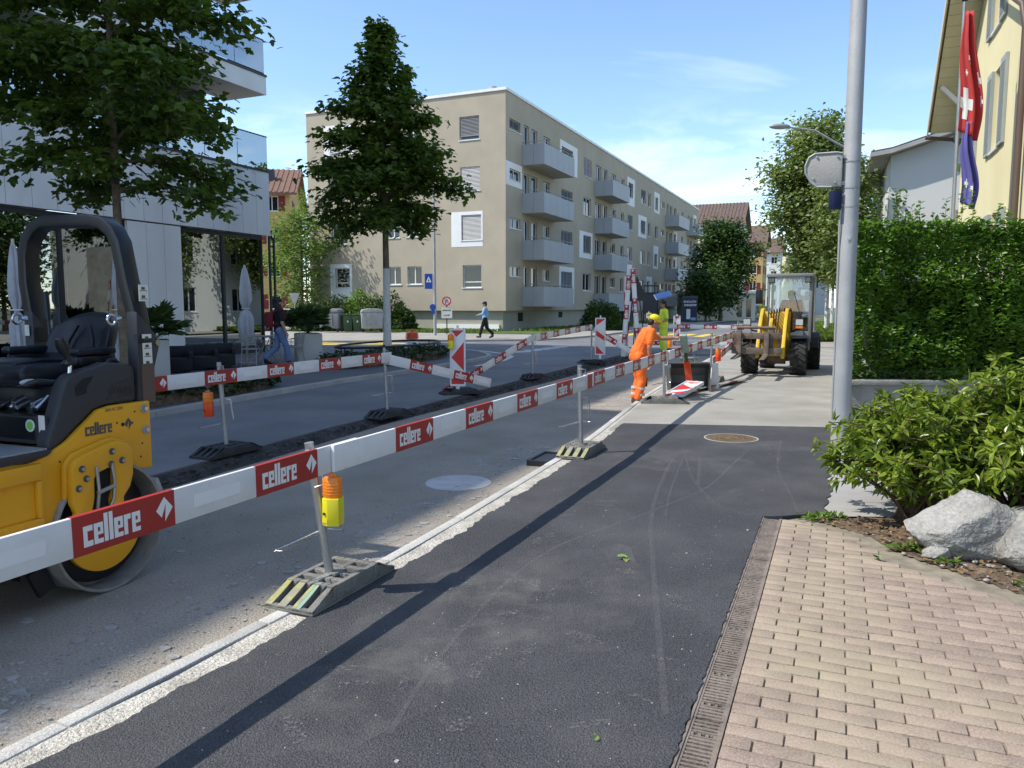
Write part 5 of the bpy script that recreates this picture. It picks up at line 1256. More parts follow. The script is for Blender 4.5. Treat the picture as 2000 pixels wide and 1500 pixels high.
    pan = MB().prism([(-.30,1.22),(-.31,1.285),(-.27,1.325),(-.10,1.33),(.12,1.31),(.24,1.36),(.30,1.36),(.30,1.20),(-.2,1.19)], .27, .79, XZ(0)).build('seat_pan', 'seat_vinyl', root, bevel=.035)
    MB().prism([(-.26,1.318),(-.10,1.332),(.10,1.318),(.10,1.335),(-.10,1.352),(-.25,1.338)], .37, .69, XZ(0)).build('seat_cushion', 'seat_vinyl', pan, bevel=.015)
    bk = MB(); rows = []
    # curved backrest: rows upward, columns across with wings forward
    n_, k_ = 10, 15; vs = []; fs = []
    for i in range(n_):
        t = i/(n_-1); z = 1.29 + .33*t; w = .27*(1-.18*t**3); lean = .285 + .11*t
        for j in range(k_):
            q = -1 + 2*j/(k_-1); y = .53 + q*w; wing = -.10*abs(q)**3*(1-.3*t); zz = z - (.07*abs(q)**2.5 if t > .85 else .02*abs(q)**3*t)
            vs.append((lean+wing, y, zz))
    nv = len(vs); vs += [(x+.075, y, z-.01) for x, y, z in vs]
    for i in range(n_-1):
        for j in range(k_-1):
            a = i*k_+j; fs += [(a,a+1,a+k_+1,a+k_), (nv+a,nv+a+k_,nv+a+k_+1,nv+a+1)]
    for j in range(k_-1): fs += [(j,nv+j,nv+j+1,j+1), ((n_-1)*k_+j,(n_-1)*k_+j+1,nv+(n_-1)*k_+j+1,nv+(n_-1)*k_+j)]
    for i in range(n_-1): fs += [(i*k_,(i+1)*k_,nv+(i+1)*k_,nv+i*k_), (i*k_+k_-1,nv+i*k_+k_-1,nv+(i+1)*k_+k_-1,(i+1)*k_+k_-1)]
    br = MB().add(vs, fs).build('seat_back', 'seat_vinyl', root, smooth=60)
    sub = br.modifiers.new('s', 'SUBSURF'); sub.levels = sub.render_levels = 1
    for dy in (-.1,.1): MB().tube([(.27,.53+dy*1.2,1.33),(.30,.53+dy,1.44),(.325,.53+dy*.5,1.53)], .010, 6).build('seat_seam', 'seat_vinyl', br, smooth=60)
    for y in (.24,.81):
        a = MB().b(.0,.27,y-.04,y+.04,1.36,1.405).build('armrest', 'seat_vinyl', root, bevel=.016); MB().b(.03,.25,y-.03,y+.03,1.30,1.358).build('armrest_box', 'roller_black', a, bevel=.01)
    # joystick on the near console
    js = MB().tube([(-.13,.12,1.25),(-.12,.12,1.33)], .012, 8).build('lever', 'chrome', root); MB().lathe([(.001,0),(.04,0),(.042,.015),(.02,.03),(.016,.05),(.03,.08),(.034,.12),(.024,.155),(.001,.16)],14,Matrix.Translation((-.12,.12,1.33)) @ Matrix.Rotation(R(-22),4,'Y')).build('knob', 'roller_black', js, smooth=40)
    MB().b(-.155,-.148,.112,.128,1.415,1.455).build('knob_mark', 'sticker', js)
    MB().tube([(-.14,.16,1.22),(-.26,.2,1.24),(-.30,.25,1.22)], .016, 8).build('seat_lever', 'roller_black', root); MB().ball((-.27,.255,1.235),(.055,.02,.017),8).build('seat_handle', 'cloth_grey', root)
    mach = MB()
    for k in range(9):
        a = R(40*k); mach.cyl((-.28+.02*(k % 3),.2+.05*k,1.09+.02*math.sin(a*3)),(-.20+.02*(k % 3),.2+.05*k,1.13+.02*math.cos(a*2)),.014+.004*(k % 3),n=8)
    mach.build('linkage', 'chrome', root, smooth=50)['kind'] = 'stuff'
    # control panel and steering wheel out of frame to the left
    MB().prism([(-.95,.9),(-.80,.9),(-.72,1.55),(-.90,1.5)], .35, .75, XZ(0)).build('dashboard', 'roller_dark', root, bevel=.02)
    MB().tube([(-.66+.06*math.sin(a)*.4,.55+.18*math.cos(a),1.56+.05*math.sin(a)) for a in [2*math.pi*i/24 for i in range(24)]], .015, 8, True).build('steering_wheel', 'roller_black', root, smooth=60)
    MB().b(-.55,.05,1.0,1.10,1.06,1.33).build('far_console', 'roller_dark', root, bevel=.03); MB().b(-.28,-.08,.90,1.08,1.345,1.40).build('far_armrest', 'seat_vinyl', root, bevel=.015)
    # ROPS: box-section roll bar arch
    def arch(pts, w, d, name, m, parent=root):
        """pts in (lat, z) at s = .34; section w across the arch plane, d along s"""
        P_ = [V((0,-a,z)) for a, z in pts]; mbq = MB(); vs = []; fs = []
        for i, p in enumerate(P_):
            t = (P_[min(i+1,len(P_)-1)] - P_[max(i-1,0)]).normalized(); nn = V((0, -t.z, t.y))
            for du, dv in ((-1,-1),(1,-1),(1,1),(-1,1)): vs.append(tuple(p + nn*(du*w/2) + V((.34+dv*d/2,0,0))))
        for i in range(len(P_)-1):
            for j in range(4): fs.append((i*4+j, i*4+(j+1) % 4, (i+1)*4+(j+1) % 4, (i+1)*4+j))
        fs += [(3,2,1,0), tuple(len(vs)-4+j for j in range(4))]
        return mbq.add(vs, fs).build(name, m, parent, bevel=.008)
    near = [(-.075,1.42),(-.10,1.60),(-.155,1.80),(-.185,1.95)]
    import itertools
    cor = [(-.20,2.03),(-.245,2.105),(-.32,2.155),(-.41,2.172)]
    far = [(-.82,2.18),(-.90,2.15),(-.97,2.08),(-1.005,1.98)]
    ar = arch(near + cor + far + [(-1.01,1.80),(-.98,1.60),(-.955,1.42)], .075, .105, 'roll_bar', 'roller_black')
    lowp = plate('roll_bar_post', [(.27,1.075),(.40,1.075),(.405,1.27),(.455,1.42),(.43,1.47),(.285,1.62),(.28,1.30)], -.045, -.13, 'roller_dark', root, .008)
    plate('roll_bar_post', [(.27,1.075),(.40,1.075),(.405,1.27),(.43,1.42),(.40,1.47),(.285,1.62),(.28,1.30)], -.93, -1.01, 'roller_dark', root, .008)
    MB().b(.30,.395,.04,.13,1.06,1.30).build('post_base', 'gutter_brown', root)
    # stickers, bolt, clamp eyes, gas strut
    for z0, n in ((1.28,4),(1.68,2)):
        y = .044 if z0 < 1.5 else .07
        b = MB().b(.315,.385,y-.002,y,z0,z0+.05*n).build('pictogram_sticker', 'sticker', lowp)
        if z0 > 1.5: b.location = (.0,-.0165,0); b.rotation_euler = (0,0,0)
        for k in range(n): MB().b(.325,.375,y-.0035,y-.0022,z0+.012+.05*k,z0+.016+.05*k).b(.335,.36,y-.0035,y-.0022,z0+.02+.05*k,z0+.036+.05*k).build('pictogram', 'sticker_print', b)
    MB().cyl(L(.43,-.045,1.425), L(.43,-.035,1.425), .02, n=12).build('bolt', 'chrome', lowp)
    for y in (.13,.93):
        MB().tube([(.24,y,1.575),(.20,y,1.57)], .018, 10).build('clamp', 'chrome', ar); MB().tube([(.18+.03*math.cos(a), y, 1.57+.03*math.sin(a)) for a in [2*math.pi*i/16 for i in range(16)]], .009, 8, True).build('clamp_eye', 'chrome', ar, smooth=60)
    MB().cyl((.30,.80,1.44),(.33,.86,1.72),.012,n=8).cyl((.315,.83,1.56),(.33,.86,1.74),.02,n=10).build('gas_strut', 'roller_black', ar)
    MB().b(.27,.272,.95,.99,1.46,1.53).build('pictogram_sticker', 'sticker', ar)
    return root
roller()
# ================================================================== PEOPLE
def remeshed(name, mb, m, parent, vox=.014, it=6):
    me = bpy.data.meshes.new(name); me.from_pydata(mb.v, [], mb.f)
    bm = bmesh.new(); bm.from_mesh(me); bmesh.ops.recalc_face_normals(bm, faces=bm.faces); bm.to_mesh(me); bm.free()
    o = bpy.data.objects.new(name, me); COL.objects.link(o)
    r_ = o.modifiers.new('r', 'REMESH'); r_.mode = 'VOXEL'; r_.voxel_size = vox
    s_ = o.modifiers.new('s', 'SMOOTH'); s_.iterations = it; s_.factor = .5
    me2 = bpy.data.meshes.new_from_object(o.evaluated_get(bpy.context.evaluated_depsgraph_get())); bpy.data.objects.remove(o); bpy.data.meshes.remove(me)
    me2.polygons.foreach_set('use_smooth', [True]*len(me2.polygons)); me2.name = name
    return link(name, me2, m, parent)
def limb(mb, a, b, r0, r1):
    mb.tube([a, (V(a)+V(b))/2, b], [r0, (r0+r1)/2*1.04, r1], 12); mb.ball(a, r0*.99, 6); mb.ball(b, r1*.99, 6)
def person(label, loc, rz, J, top, legs, shoe='boot', skin='skin', hair=None, cap=None, sleeves='short', scale=1.0, vox=.014, extra=None, reflex=False):
    """J: joints in a frame where +y is the way the person faces; right hand side is +x"""
    D = dict(head=(0,.02,1.62), neck=(0,0,1.48), chest=(0,0,1.32), waist=(0,.0,1.08), pelvis=(0,0,.95),
             shL=(-.185,0,1.42), shR=(.185,0,1.42), elL=(-.24,-.02,1.14), elR=(.24,-.02,1.14), wrL=(-.25,.08,.90), wrR=(.25,.08,.90),
             hipL=(-.09,0,.92), hipR=(.09,0,.92), knL=(-.10,.02,.49), knR=(.10,.02,.49), anL=(-.10,-.02,.09), anR=(.10,-.02,.09), toeL=(-.11,.14,.04), toeR=(.11,.14,.04), look=(0,1,0))
    D.update(J); D = {k: V(x) for k, x in D.items()}
    t = thing('person', label, 'person', loc, rz); t.scale = (scale,)*3
    b = MB(); hd = D['head']; lk = D['look'].normalized(); up = (hd - D['neck']).normalized(); sd = lk.cross(up).normalized(); upn = sd.cross(lk)
    Mh = Matrix((sd, lk, upn)).transposed().to_4x4(); Mh.translation = hd
    b.ball((0,-.005,.03), (.075,.095,.09), 8, Mh); b.ball((0,.02,-.045), (.058,.072,.075), 8, Mh); b.ball((0,.098,-.012), (.013,.02,.022), 5, Mh)
    for s in (-1,1): b.ball((s*.076,-.005,-.005), (.01,.02,.03), 5, Mh)
    limb(b, D['neck']-up*.03, hd-up*.05, .055, .052)
    limb(b, D['chest'], D['waist'], .125, .115); limb(b, D['waist'], D['pelvis'], .118, .125); limb(b, D['shL'], D['shR'], .065, .065); limb(b, D['neck'], D['chest'], .06, .11)
    for s in 'LR':
        limb(b, D['sh'+s], D['el'+s], .052, .042); limb(b, D['el'+s], D['wr'+s], .042, .029)
        limb(b, D['hip'+s], D['kn'+s], .085, .06); limb(b, D['kn'+s], D['an'+s], .058, .042); limb(b, D['an'+s], D['toe'+s], .04, .032)
        # hand: palm, four fingers, thumb
        w = D['wr'+s]; f = (w - D['el'+s]).normalized(); g = D.get('grip'+s); sx = f.cross(V((0,0,1)))
        sx = sx.normalized() if sx.length > .1 else V((1,0,0)); nn = sx.cross(f)
        pc = w + f*.055; limb(b, w, pc+f*.02, .028, .034)
        for k in range(4):
            a = pc + f*.03 + sx*(.027-.018*k); L_ = (.062,.07,.066,.052)[k]
            m1 = a + f*L_*.55 - nn*.012; limb(b, a, m1, .0095, .009); limb(b, m1, m1 + f*L_*.3 - nn*.03, .009, .0085)
        a = w + f*.03 + sx*.03; limb(b, a, a + f*.04 + sx*.028, .012, .011); limb(b, a + f*.04 + sx*.028, a + f*.065 + sx*.025 - nn*.012, .011, .0095)
    remeshed('body', b, skin, t, vox*.8, 3)
    for s in (-1,1): MB().ball((s*.03,.083,.012), (.011,.008,.008), 5, Mh).build('eye', 'pocket_dark', t, smooth=60)
    MB().ball((0,.088,-.058), (.024,.008,.006), 5, Mh).build('mouth', 'cloth_red', t, smooth=60)
    c = MB(); limb(c, D['neck']-up*.06, D['chest'], .09, .145); limb(c, D['chest'], D['waist'], .148, .138); limb(c, D['waist'], D['pelvis'], .142, .15); limb(c, D['shL'], D['shR'], .082, .082)
    for s in 'LR':
        e = D['sh'+s].lerp(D['el'+s], .72 if sleeves == 'short' else 1.0); limb(c, D['sh'+s], e, .075, .068)
        if sleeves == 'long': limb(c, D['el'+s], D['el'+s].lerp(D['wr'+s], .92), .058, .043)
    sh = remeshed('shirt', c, top, t, vox, 5)
    d = MB(); limb(d, D['waist'].lerp(D['pelvis'], .45), D['pelvis'], .137, .142); limb(d, D['hipL'], D['hipR'], .12, .12)
    for s in 'LR': limb(d, D['hip'+s], D['kn'+s], .107, .082); limb(d, D['kn'+s], D['an'+s]+V((0,0,.085)), .08, .072)
    remeshed('trousers', d, legs, t, vox, 5)
    for s in 'LR':
        q = MB(); limb(q, D['an'+s]-V((0,0,.03)), D['toe'+s], .055, .042); limb(q, D['an'+s]+V((0,0,.03)), D['an'+s]-V((0,0,.03)), .055, .058); remeshed('shoe', q, shoe, t, vox, 2)
    if hair:
        h = MB(); h.ball((0,-.055,-.02 if cap else -.01), (.08,.055,.075 if cap else .1), 8, Mh)
        if not cap: h.ball((0,-.02,.055), (.086,.1,.085), 8, Mh)
        if hair == 'long': h.ball((0,-.07,-.12), (.09,.055,.17), 8, Mh); h.ball((.05,-.02,-.1), (.035,.06,.14), 6, Mh); h.ball((-.05,-.02,-.1), (.035,.06,.14), 6, Mh)
        if hair == 'tail': h.ball((0,-.12,-.09), (.03,.04,.13), 6, Mh)
        remeshed('hair', h, 'hair_dark', t, .012, 2)
    if cap:
        h = MB(); h.ball((0,-.005,.062), (.094,.112,.08), 8, Mh); h.lathe([(.001,0),(.06,0),(.06,.012),(.001,.012)],16, Mh @ Matrix.Translation((0,.12,.045)) @ Matrix.Rotation(R(-14),4,'X') @ Matrix.Diagonal((1.25,1.15,1,1)))
        remeshed('cap', h, cap, t, .010, 2)
    if reflex:
        for s in 'LR':
            for f in (.35,.62):
                a = D['kn'+s].lerp(D['an'+s], f); u_ = (D['an'+s]-D['kn'+s]).normalized(); MB().cyl(a-u_*.025, a+u_*.025, .087-.008*f, n=16).build('reflective_band', 'reflex', t, smooth=50)
        for f in (.2,.75):
            a = D['chest'].lerp(D['waist'], f); u_ = (D['waist']-D['chest']).normalized(); MB().cyl(a-u_*.025, a+u_*.025, .152-.006*f, n=20).build('reflective_band', 'reflex', t, smooth=50)
    if extra: extra(t, D)
    return t
# worker in orange, bending forward and reaching out, in the dug-up road by the kerb
wk = person('road worker in orange hi-vis clothes and yellow cap bending over the kerb', (2.10,12.66,-.10), R(-78),
    dict(head=(0,.27,1.495), neck=(0,.19,1.375), chest=(0,.12,1.22), waist=(0,.02,1.03), pelvis=(0,-.03,.91), shL=(-.18,.17,1.32), shR=(.19,.15,1.32), elL=(-.22,.47,1.19), wrL=(-.16,.72,1.20), elR=(.26,.08,1.06), wrR=(.25,.10,.81),
         hipL=(-.09,-.04,.88), hipR=(.09,-.04,.88), knL=(-.11,.05,.48), knR=(.12,.02,.48), anL=(-.12,-.03,.09), anR=(.13,-.06,.09), toeL=(-.15,.14,.045), toeR=(.16,.11,.045), look=(0,1,-.45)),
    'hi_orange', 'hi_orange', 'boot', 'skin_tan', 'short', 'lamp_yellow', scale=.93, vox=.011, reflex=False)
for s, x in (('L',-.11),('R',.12)): MB().b(x-.045,x+.045,.075,.10,.36,.52).build('knee_pad', 'cloth_black', wk, bevel=.01)
for z in (.22,.33):
    for x in (-.115,.125): MB().cyl((x,-.01-.1*(.46-z)*.3,z-.02),(x,-.01-.1*(.46-z)*.3,z+.02),.081,n=16).build('reflective_band', 'reflex', wk, smooth=50)
# long-handled tool he holds, standing in the bucket
tl = thing('hand_tool', 'green and red plastic grip tool held over the digger bucket', 'hand tool', tuple(at(1346,742,13.2)))
tv = at(1334,652,12.55) - at(1346,742,13.2)
MB().bar((0,0,0), tv*.42, .11, .05).build('lower_grip', 'lamp_red', tl, bevel=.015); MB().bar(tv*.42, tv*.62, .05, .04).build('shaft', 'plastic_green', tl); MB().bar(tv*.62, tv*.98, .12, .06).build('upper_grip', 'paint_teal', tl, bevel=.015)
person('road worker in a yellow hi-vis shirt standing behind the orange worker', tuple(at(1295,690,25.0).xy.to_3d() + V((0,0,-.03))), R(98),
    dict(wrL=(-.2,.2,1.05), wrR=(.22,.06,.9), elR=(.26,-.04,1.13), look=(0,1,-.2)), 'hi_yellow', 'hi_yellow', 'boot', 'skin_tan', 'short', None)
def bag(t, D):
    MB().prism([(-.12,-.02),(.10,-.02),(.13,.30),(-.10,.32)], -.05, .05, Matrix.Translation(D['wrR']-V((0,0,.40))) @ Matrix(((0,0,1,0),(1,0,0,0),(0,1,0,0),(0,0,0,1)))).build('bag_held', 'cloth_white', t, bevel=.02)
mn = person('man in light blue shirt and dark cap walking past the beige block', tuple(gp(948,661,.05)), R(88),
    dict(hipL=(-.08,0,.92), knL=(-.09,.16,.52), anL=(-.09,.24,.12), toeL=(-.1,.40,.08), knR=(.09,-.06,.50), anR=(.09,-.34,.14), toeR=(.1,-.20,.05), elL=(-.26,.10,1.16), wrL=(-.22,.30,1.12), elR=(.26,-.08,1.14), wrR=(.27,-.06,.86), look=(0,1,-.1)),
    'shirt_blue', 'cloth_black', 'boot', 'skin', 'short', 'cloth_black', 'long', .98)
bg_ = thing('carrier_bag', 'white carrier bag in the walking man hand', 'bag', tuple(gp(948,661,.05)), R(88)); MB().prism([(-.12,.42),(.10,.42),(.14,.78),(-.09,.80)], .26, .34, Matrix(((0,0,1,0),(1,0,0,-.04),(0,1,0,0),(0,0,0,1)))).build('bag_body', 'cloth_white', bg_, bevel=.02); MB().tube([(.30,-.08,.78),(.28,-.05,.88),(.30,-.02,.79)], .006, 6).build('bag_handle', 'cloth_white', bg_)
wp = gp(548,716,.05); wz = R(-62)
wm_ = person('woman in black shirt and jeans walking past the shop front', tuple(wp), wz,
    dict(hipL=(-.08,0,.92), knL=(-.09,-.06,.50), anL=(-.09,-.34,.16), toeL=(-.1,-.20,.06), knR=(.09,.14,.52), anR=(.09,.20,.10), toeR=(.1,.36,.06), elR=(.25,.02,1.12), wrR=(.24,.12,.88), elL=(-.24,-.04,1.14), wrL=(-.24,.02,.90), look=(0,1,-.05)),
    'cloth_black', 'denim', 'cloth_black', 'skin', 'long', None, 'short', .97)
bk_ = thing('backpack', 'dark red backpack on the woman in jeans', 'backpack', tuple(wp), wz); MB().b(-.14,.14,-.33,-.16,.98,1.36).build('pack', 'cloth_red', bk_, bevel=.04); MB().tube([(-.1,-.16,1.34),(-.12,.02,1.49),(-.12,.16,1.32),(-.11,.02,1.08),(-.1,-.16,1.05)], .016, 6).tube([(.1,-.16,1.34),(.12,.02,1.49),(.12,.16,1.32),(.11,.02,1.08),(.1,-.16,1.05)], .016, 6).build('strap', 'cloth_red', bk_)
fp = at(1449,612,92); person('distant person in pink standing by the garden wall', (fp.x,fp.y,.05), R(170), {}, 'cloth_red', 'cloth_grey', 'boot', 'skin', 'short', None, vox=.03)
# ================================================================== WHEEL LOADER
def loader():
    f = V((-.40,-.917,0)).normalized(); O = V((6.02,17.62,.003))
    root = thing('wheel_loader', 'small yellow wheel loader with glazed cab and pallet forks', 'wheel loader', O, math.atan2(f.y, f.x))
    def wheel(x, y, r, w, side):
        M = Matrix.Translation((x,y,r)) @ Matrix.Rotation(R(90),4,'X')
        wh = MB().lathe([(r*.55,-w/2),(r*.82,-w/2),(r*.94,-w*.44),(r*.955,-w*.2),(r*.955,w*.2),(r*.94,w*.44),(r*.82,w/2),(r*.55,w/2)],36,M).build('wheel', 'tyre', root, smooth=40)
        lg = MB(); n = 18
        for k in range(n):
            a = 2*math.pi*k/n
            for s in (-1,1):
                aa = a + (math.pi/n if s > 0 else 0)
                T = M @ Matrix.Rotation(aa,4,'Z') @ Matrix.Translation((r*.965,0,s*w*.24)) @ Matrix.Rotation(R(32)*s,4,'X'); lg.b(-.022,.022,-.028,.028,-w*.27,w*.27,T)
        lg.build('tread', 'tyre', wh)['kind'] = 'stuff'
        MB().lathe([(.001,w*.30*side),(r*.2,w*.30*side),(r*.3,w*.18*side),(r*.5,w*.2*side),(r*.56,w*.48*side),(r*.56,-w*.4*side),(.001,-w*.4*side)],28,M).build('rim', 'loader_grey', wh, smooth=40)
    for y in (-.53,.53): wheel(0, y, .40, .34, -1 if y > 0 else 1); wheel(-1.85, y+.22, .40, .34, -1 if y > 0 else 1)
    MB().cyl((0,-.45,.4),(0,.45,.4),.10,n=16).cyl((0,-.12,.4),(0,.25,.4),.17,n=18).build('front_axle', 'fork_steel', root, smooth=50)
    MB().b(-.75,.25,-.26,.26,.42,.80).b(-.55,-.15,-.30,.30,.75,1.42).build('front_frame', 'loader_yellow', root, bevel=.02)
    MB().b(-2.5,-.7,-.16,.62,.45,.72).cyl((-1.85,-.25,.4),(-1.85,.70,.4),.1,n=12).build('rear_frame', 'fork_steel', root)
    # lift arms
    for y in (-.34,.20):
        P_ = [(-.50,1.36),(-.42,1.50),(-.18,1.48),(.22,1.22),(.50,.86),(.78,.56),(.80,.40),(.66,.40),(.50,.55),(.30,.80),(.0,1.02),(-.40,1.22)]
        MB().prism(P_, y, y+.075, Matrix(((1,0,0,0),(0,0,1,0),(0,1,0,0),(0,0,0,1)))).build('lift_arm', 'loader_yellow', root, bevel=.012)
    MB().prism([(.05,1.0),(.25,1.28),(.40,1.20),(.52,.70),(.42,.62)], -.10, -.02, Matrix(((1,0,0,0),(0,0,1,0),(0,1,0,0),(0,0,0,1)))).build('tilt_lever', 'loader_yellow', root, bevel=.012)
    MB().b(.25,.35,-.30,.24,.80,.90).build('cross_tube', 'loader_yellow', root)
    hy = MB().cyl((-.3,-.05,1.25),(.28,-.06,1.20),.045,n=12).cyl((-.35,-.22,.85),(.35,-.22,.80),.05,n=12).cyl((-.35,.13,.85),(.35,.13,.80),.05,n=12); hy.build('cylinder', 'fork_steel', root, smooth=50)
    hs = MB()
    for k in range(5): hs.tube([(-.3,-.12+.05*k,1.35),(.0,-.15+.06*k,1.42+.02*k),(.3,-.12+.05*k,1.12),(.55,-.1+.04*k,.85)], .013, 6)
    hs.build('hose', 'roller_black', root, smooth=60)['kind'] = 'stuff'
    # fork carriage, shifted to the machine's right
    c = -.30
    MB().b(.92,1.0,c-.52,c+.52,.50,.64).build('carriage_bar', 'fork_steel', root, bevel=.006); MB().b(.92,1.0,c-.52,c+.52,.83,.97).build('carriage_bar', 'fork_steel', root, bevel=.006)
    MB().cyl((.94,c-.42,1.08),(.94,c+.40,1.08),.03,n=12).build('carriage_tube', 'fork_steel', root)
    for y in (c-.36,c+.30,c+.46,c-.12,c+.08): w = .05 if y in (c-.36,c+.30) else .012; MB().b(.89,.95,y-w,y+w,.55,1.08).build('carriage_upright', 'fork_steel', root, bevel=.004)
    for y in (c-.36,c+.22):
        MB().prism([(.95,.44),(1.02,1.0),(1.07,1.0),(1.07,.50),(2.0,.455),(2.0,.44)], y-.05, y+.05, Matrix(((1,0,0,0),(0,0,1,0),(0,1,0,0),(0,0,0,1)))).build('fork', 'fork_steel', root, bevel=.004)
    for y0 in (c-.5,c+.46): MB().b(.80,.92,y0-.02,y0+.02,.5,1.0).build('carriage_side', 'fork_steel', root)
    # headlights on brackets
    for y in (-.62,.52):
        MB().tube([(-.3,y*.5,.95),(-.1,y*.8,.98),(.0,y,1.12)], .018, 8).build('lamp_arm', 'roller_black', root, smooth=60)
        h_ = MB().b(-.08,.03,y-.09,y+.09,1.08,1.27).build('headlight', 'roller_black', root, bevel=.012); MB().b(.03,.036,y-.075,y+.075,1.12,1.25).build('lens', 'chrome', h_); MB().b(.03,.038,y-.075,y+.075,1.05,1.10).build('indicator', 'lamp_orange', h_)
    # cab
    cy = .24; x0, x1, w, z0, z1 = -1.75, -.72, .47, .72, 2.22
    MB().b(x0,x1,cy-w,cy+w,.50,z0+.25).build('cab_base', 'loader_grey', root, bevel=.02)
    for x in (x0,x1):
        for y in (cy-w,cy+w): MB().b(x-.035,x+.035,y-.035,y+.035,z0,z1).build('cab_post', 'loader_grey', root, bevel=.008)
    rf = MB().b(x0-.06,x1+.10,cy-w-.05,cy+w+.05,z1,z1+.09).build('cab_roof', 'loader_grey', root, bevel=.025)
    gl = MB().b(x1+.10,x1+.115,cy-.33,cy+.33,z1-.01,z1+.05)
    MB().b(x1-.004,x1+.004,cy-w+.036,cy+w-.036,z0+.27,z1).build('windscreen', 'glass_cab', root)
    for y in (cy-w,cy+w): MB().b(x0+.036,x1-.036,y-.004,y+.004,z0+.27,z1).build('side_window', 'glass_cab', root)
    MB().b(x0-.004,x0+.004,cy-w+.036,cy+w-.036,z0+.5,z1).build('rear_window', 'glass_cab', root)
    g = MB().tube([(x1+.03,cy-.34,z1-.03),(x1+.03,cy+.34,z1-.03)], .008, 6)
    for k in range(6): y = cy-.28+.11*k; g.b(x1+.02,x1+.03,y-.012,y+.012,z1-.09,z1)
    g.build('roof_rail', 'reflex', rf)
    for y in (cy-.40,cy+.40): l_ = MB().b(x1+.03,x1+.12,y-.07,y+.07,z1-.13,z1-.01).build('work_lamp', 'roller_black', rf, bevel=.01); MB().b(x1+.12,x1+.125,y-.055,y+.055,z1-.115,z1-.025).build('lens', 'glass_cab', l_)
    MB().bar((x1+.02,cy+.30,z0+.45),(x1+.02,cy+.10,z1-.35),.015,.015).build('wiper', 'roller_black', root)
    MB().tube([(x1,cy-w,z1-.3),(x1+.12,cy-w-.18,z1-.25),(x1+.12,cy-w-.2,z1-.55)], .012, 6).build('mirror_arm', 'roller_black', root); MB().b(x1+.08,x1+.12,cy-w-.28,cy-w-.12,z1-.62,z1-.28).build('mirror', 'roller_black', root, bevel=.02)
    MB().tube([(x1-.25+.10*math.sin(a),cy+.17*math.cos(a),1.36+.08*math.sin(a)) for a in [2*math.pi*i/20 for i in range(20)]], .014, 6, True).cyl((x1-.25,cy,1.36),(x1-.1,cy,1.0),.02,n=8).build('steering_wheel', 'roller_black', root, smooth=60)
    MB().b(-1.7,-1.3,cy-.25,cy+.25,.97,1.12).b(-1.72,-1.6,cy-.24,cy+.24,1.1,1.7).build('driver_seat', 'seat_vinyl', root, bevel=.03)
    MB().b(-2.75,-1.80,cy-.45,cy+.45,.60,1.30).build('engine_hood', 'loader_yellow', root, bevel=.05)
    for y in (cy-.62,cy+.36): MB().prism([(-2.35,.65),(-2.35,.80),(-2.2,.90),(-1.5,.90),(-1.33,.80),(-1.3,.55),(-1.42,.55),(-1.5,.80),(-2.2,.82)], y, y+.30, Matrix(((1,0,0,0),(0,0,1,0),(0,1,0,0),(0,0,0,1)))).build('fender', 'roller_dark', root, bevel=.01)
    for y in (-.74,.36): MB().b(-.42,.30,y,y+.36,.82,.86).build('front_fender', 'roller_black', root, bevel=.01)
    MB().b(-.71,-.705,cy+.05,cy+.33,.86,.97).build('number_plate', 'sticker', root)
    dp_ = root.matrix_basis
    loc = O + f*(-1.48) + V((-f.y, f.x, 0))*cy*1.0
    person('loader driver in orange hi-vis shirt sitting in the cab', (loc.x,loc.y,.14), math.atan2(f.y,f.x)-R(90),
        dict(pelvis=(0,-.02,1.06), waist=(0,-.02,1.16), chest=(0,.0,1.36), neck=(0,.02,1.52), head=(0,.05,1.66), shL=(-.18,.0,1.46), shR=(.18,.0,1.46), hipL=(-.1,0,1.02), hipR=(.1,0,1.02), knL=(-.13,.38,1.06), knR=(.13,.38,1.06), anL=(-.13,.46,.68), anR=(.13,.46,.68), toeL=(-.13,.58,.64), toeR=(.13,.58,.64), elL=(-.24,.15,1.24), elR=(.24,.15,1.24), wrL=(-.13,.36,1.27), wrR=(.13,.36,1.27), look=(-.3,1,-.2)),
        'hi_orange', 'hi_orange', 'boot', 'skin_tan', 'short', 'cloth_black')
loader()
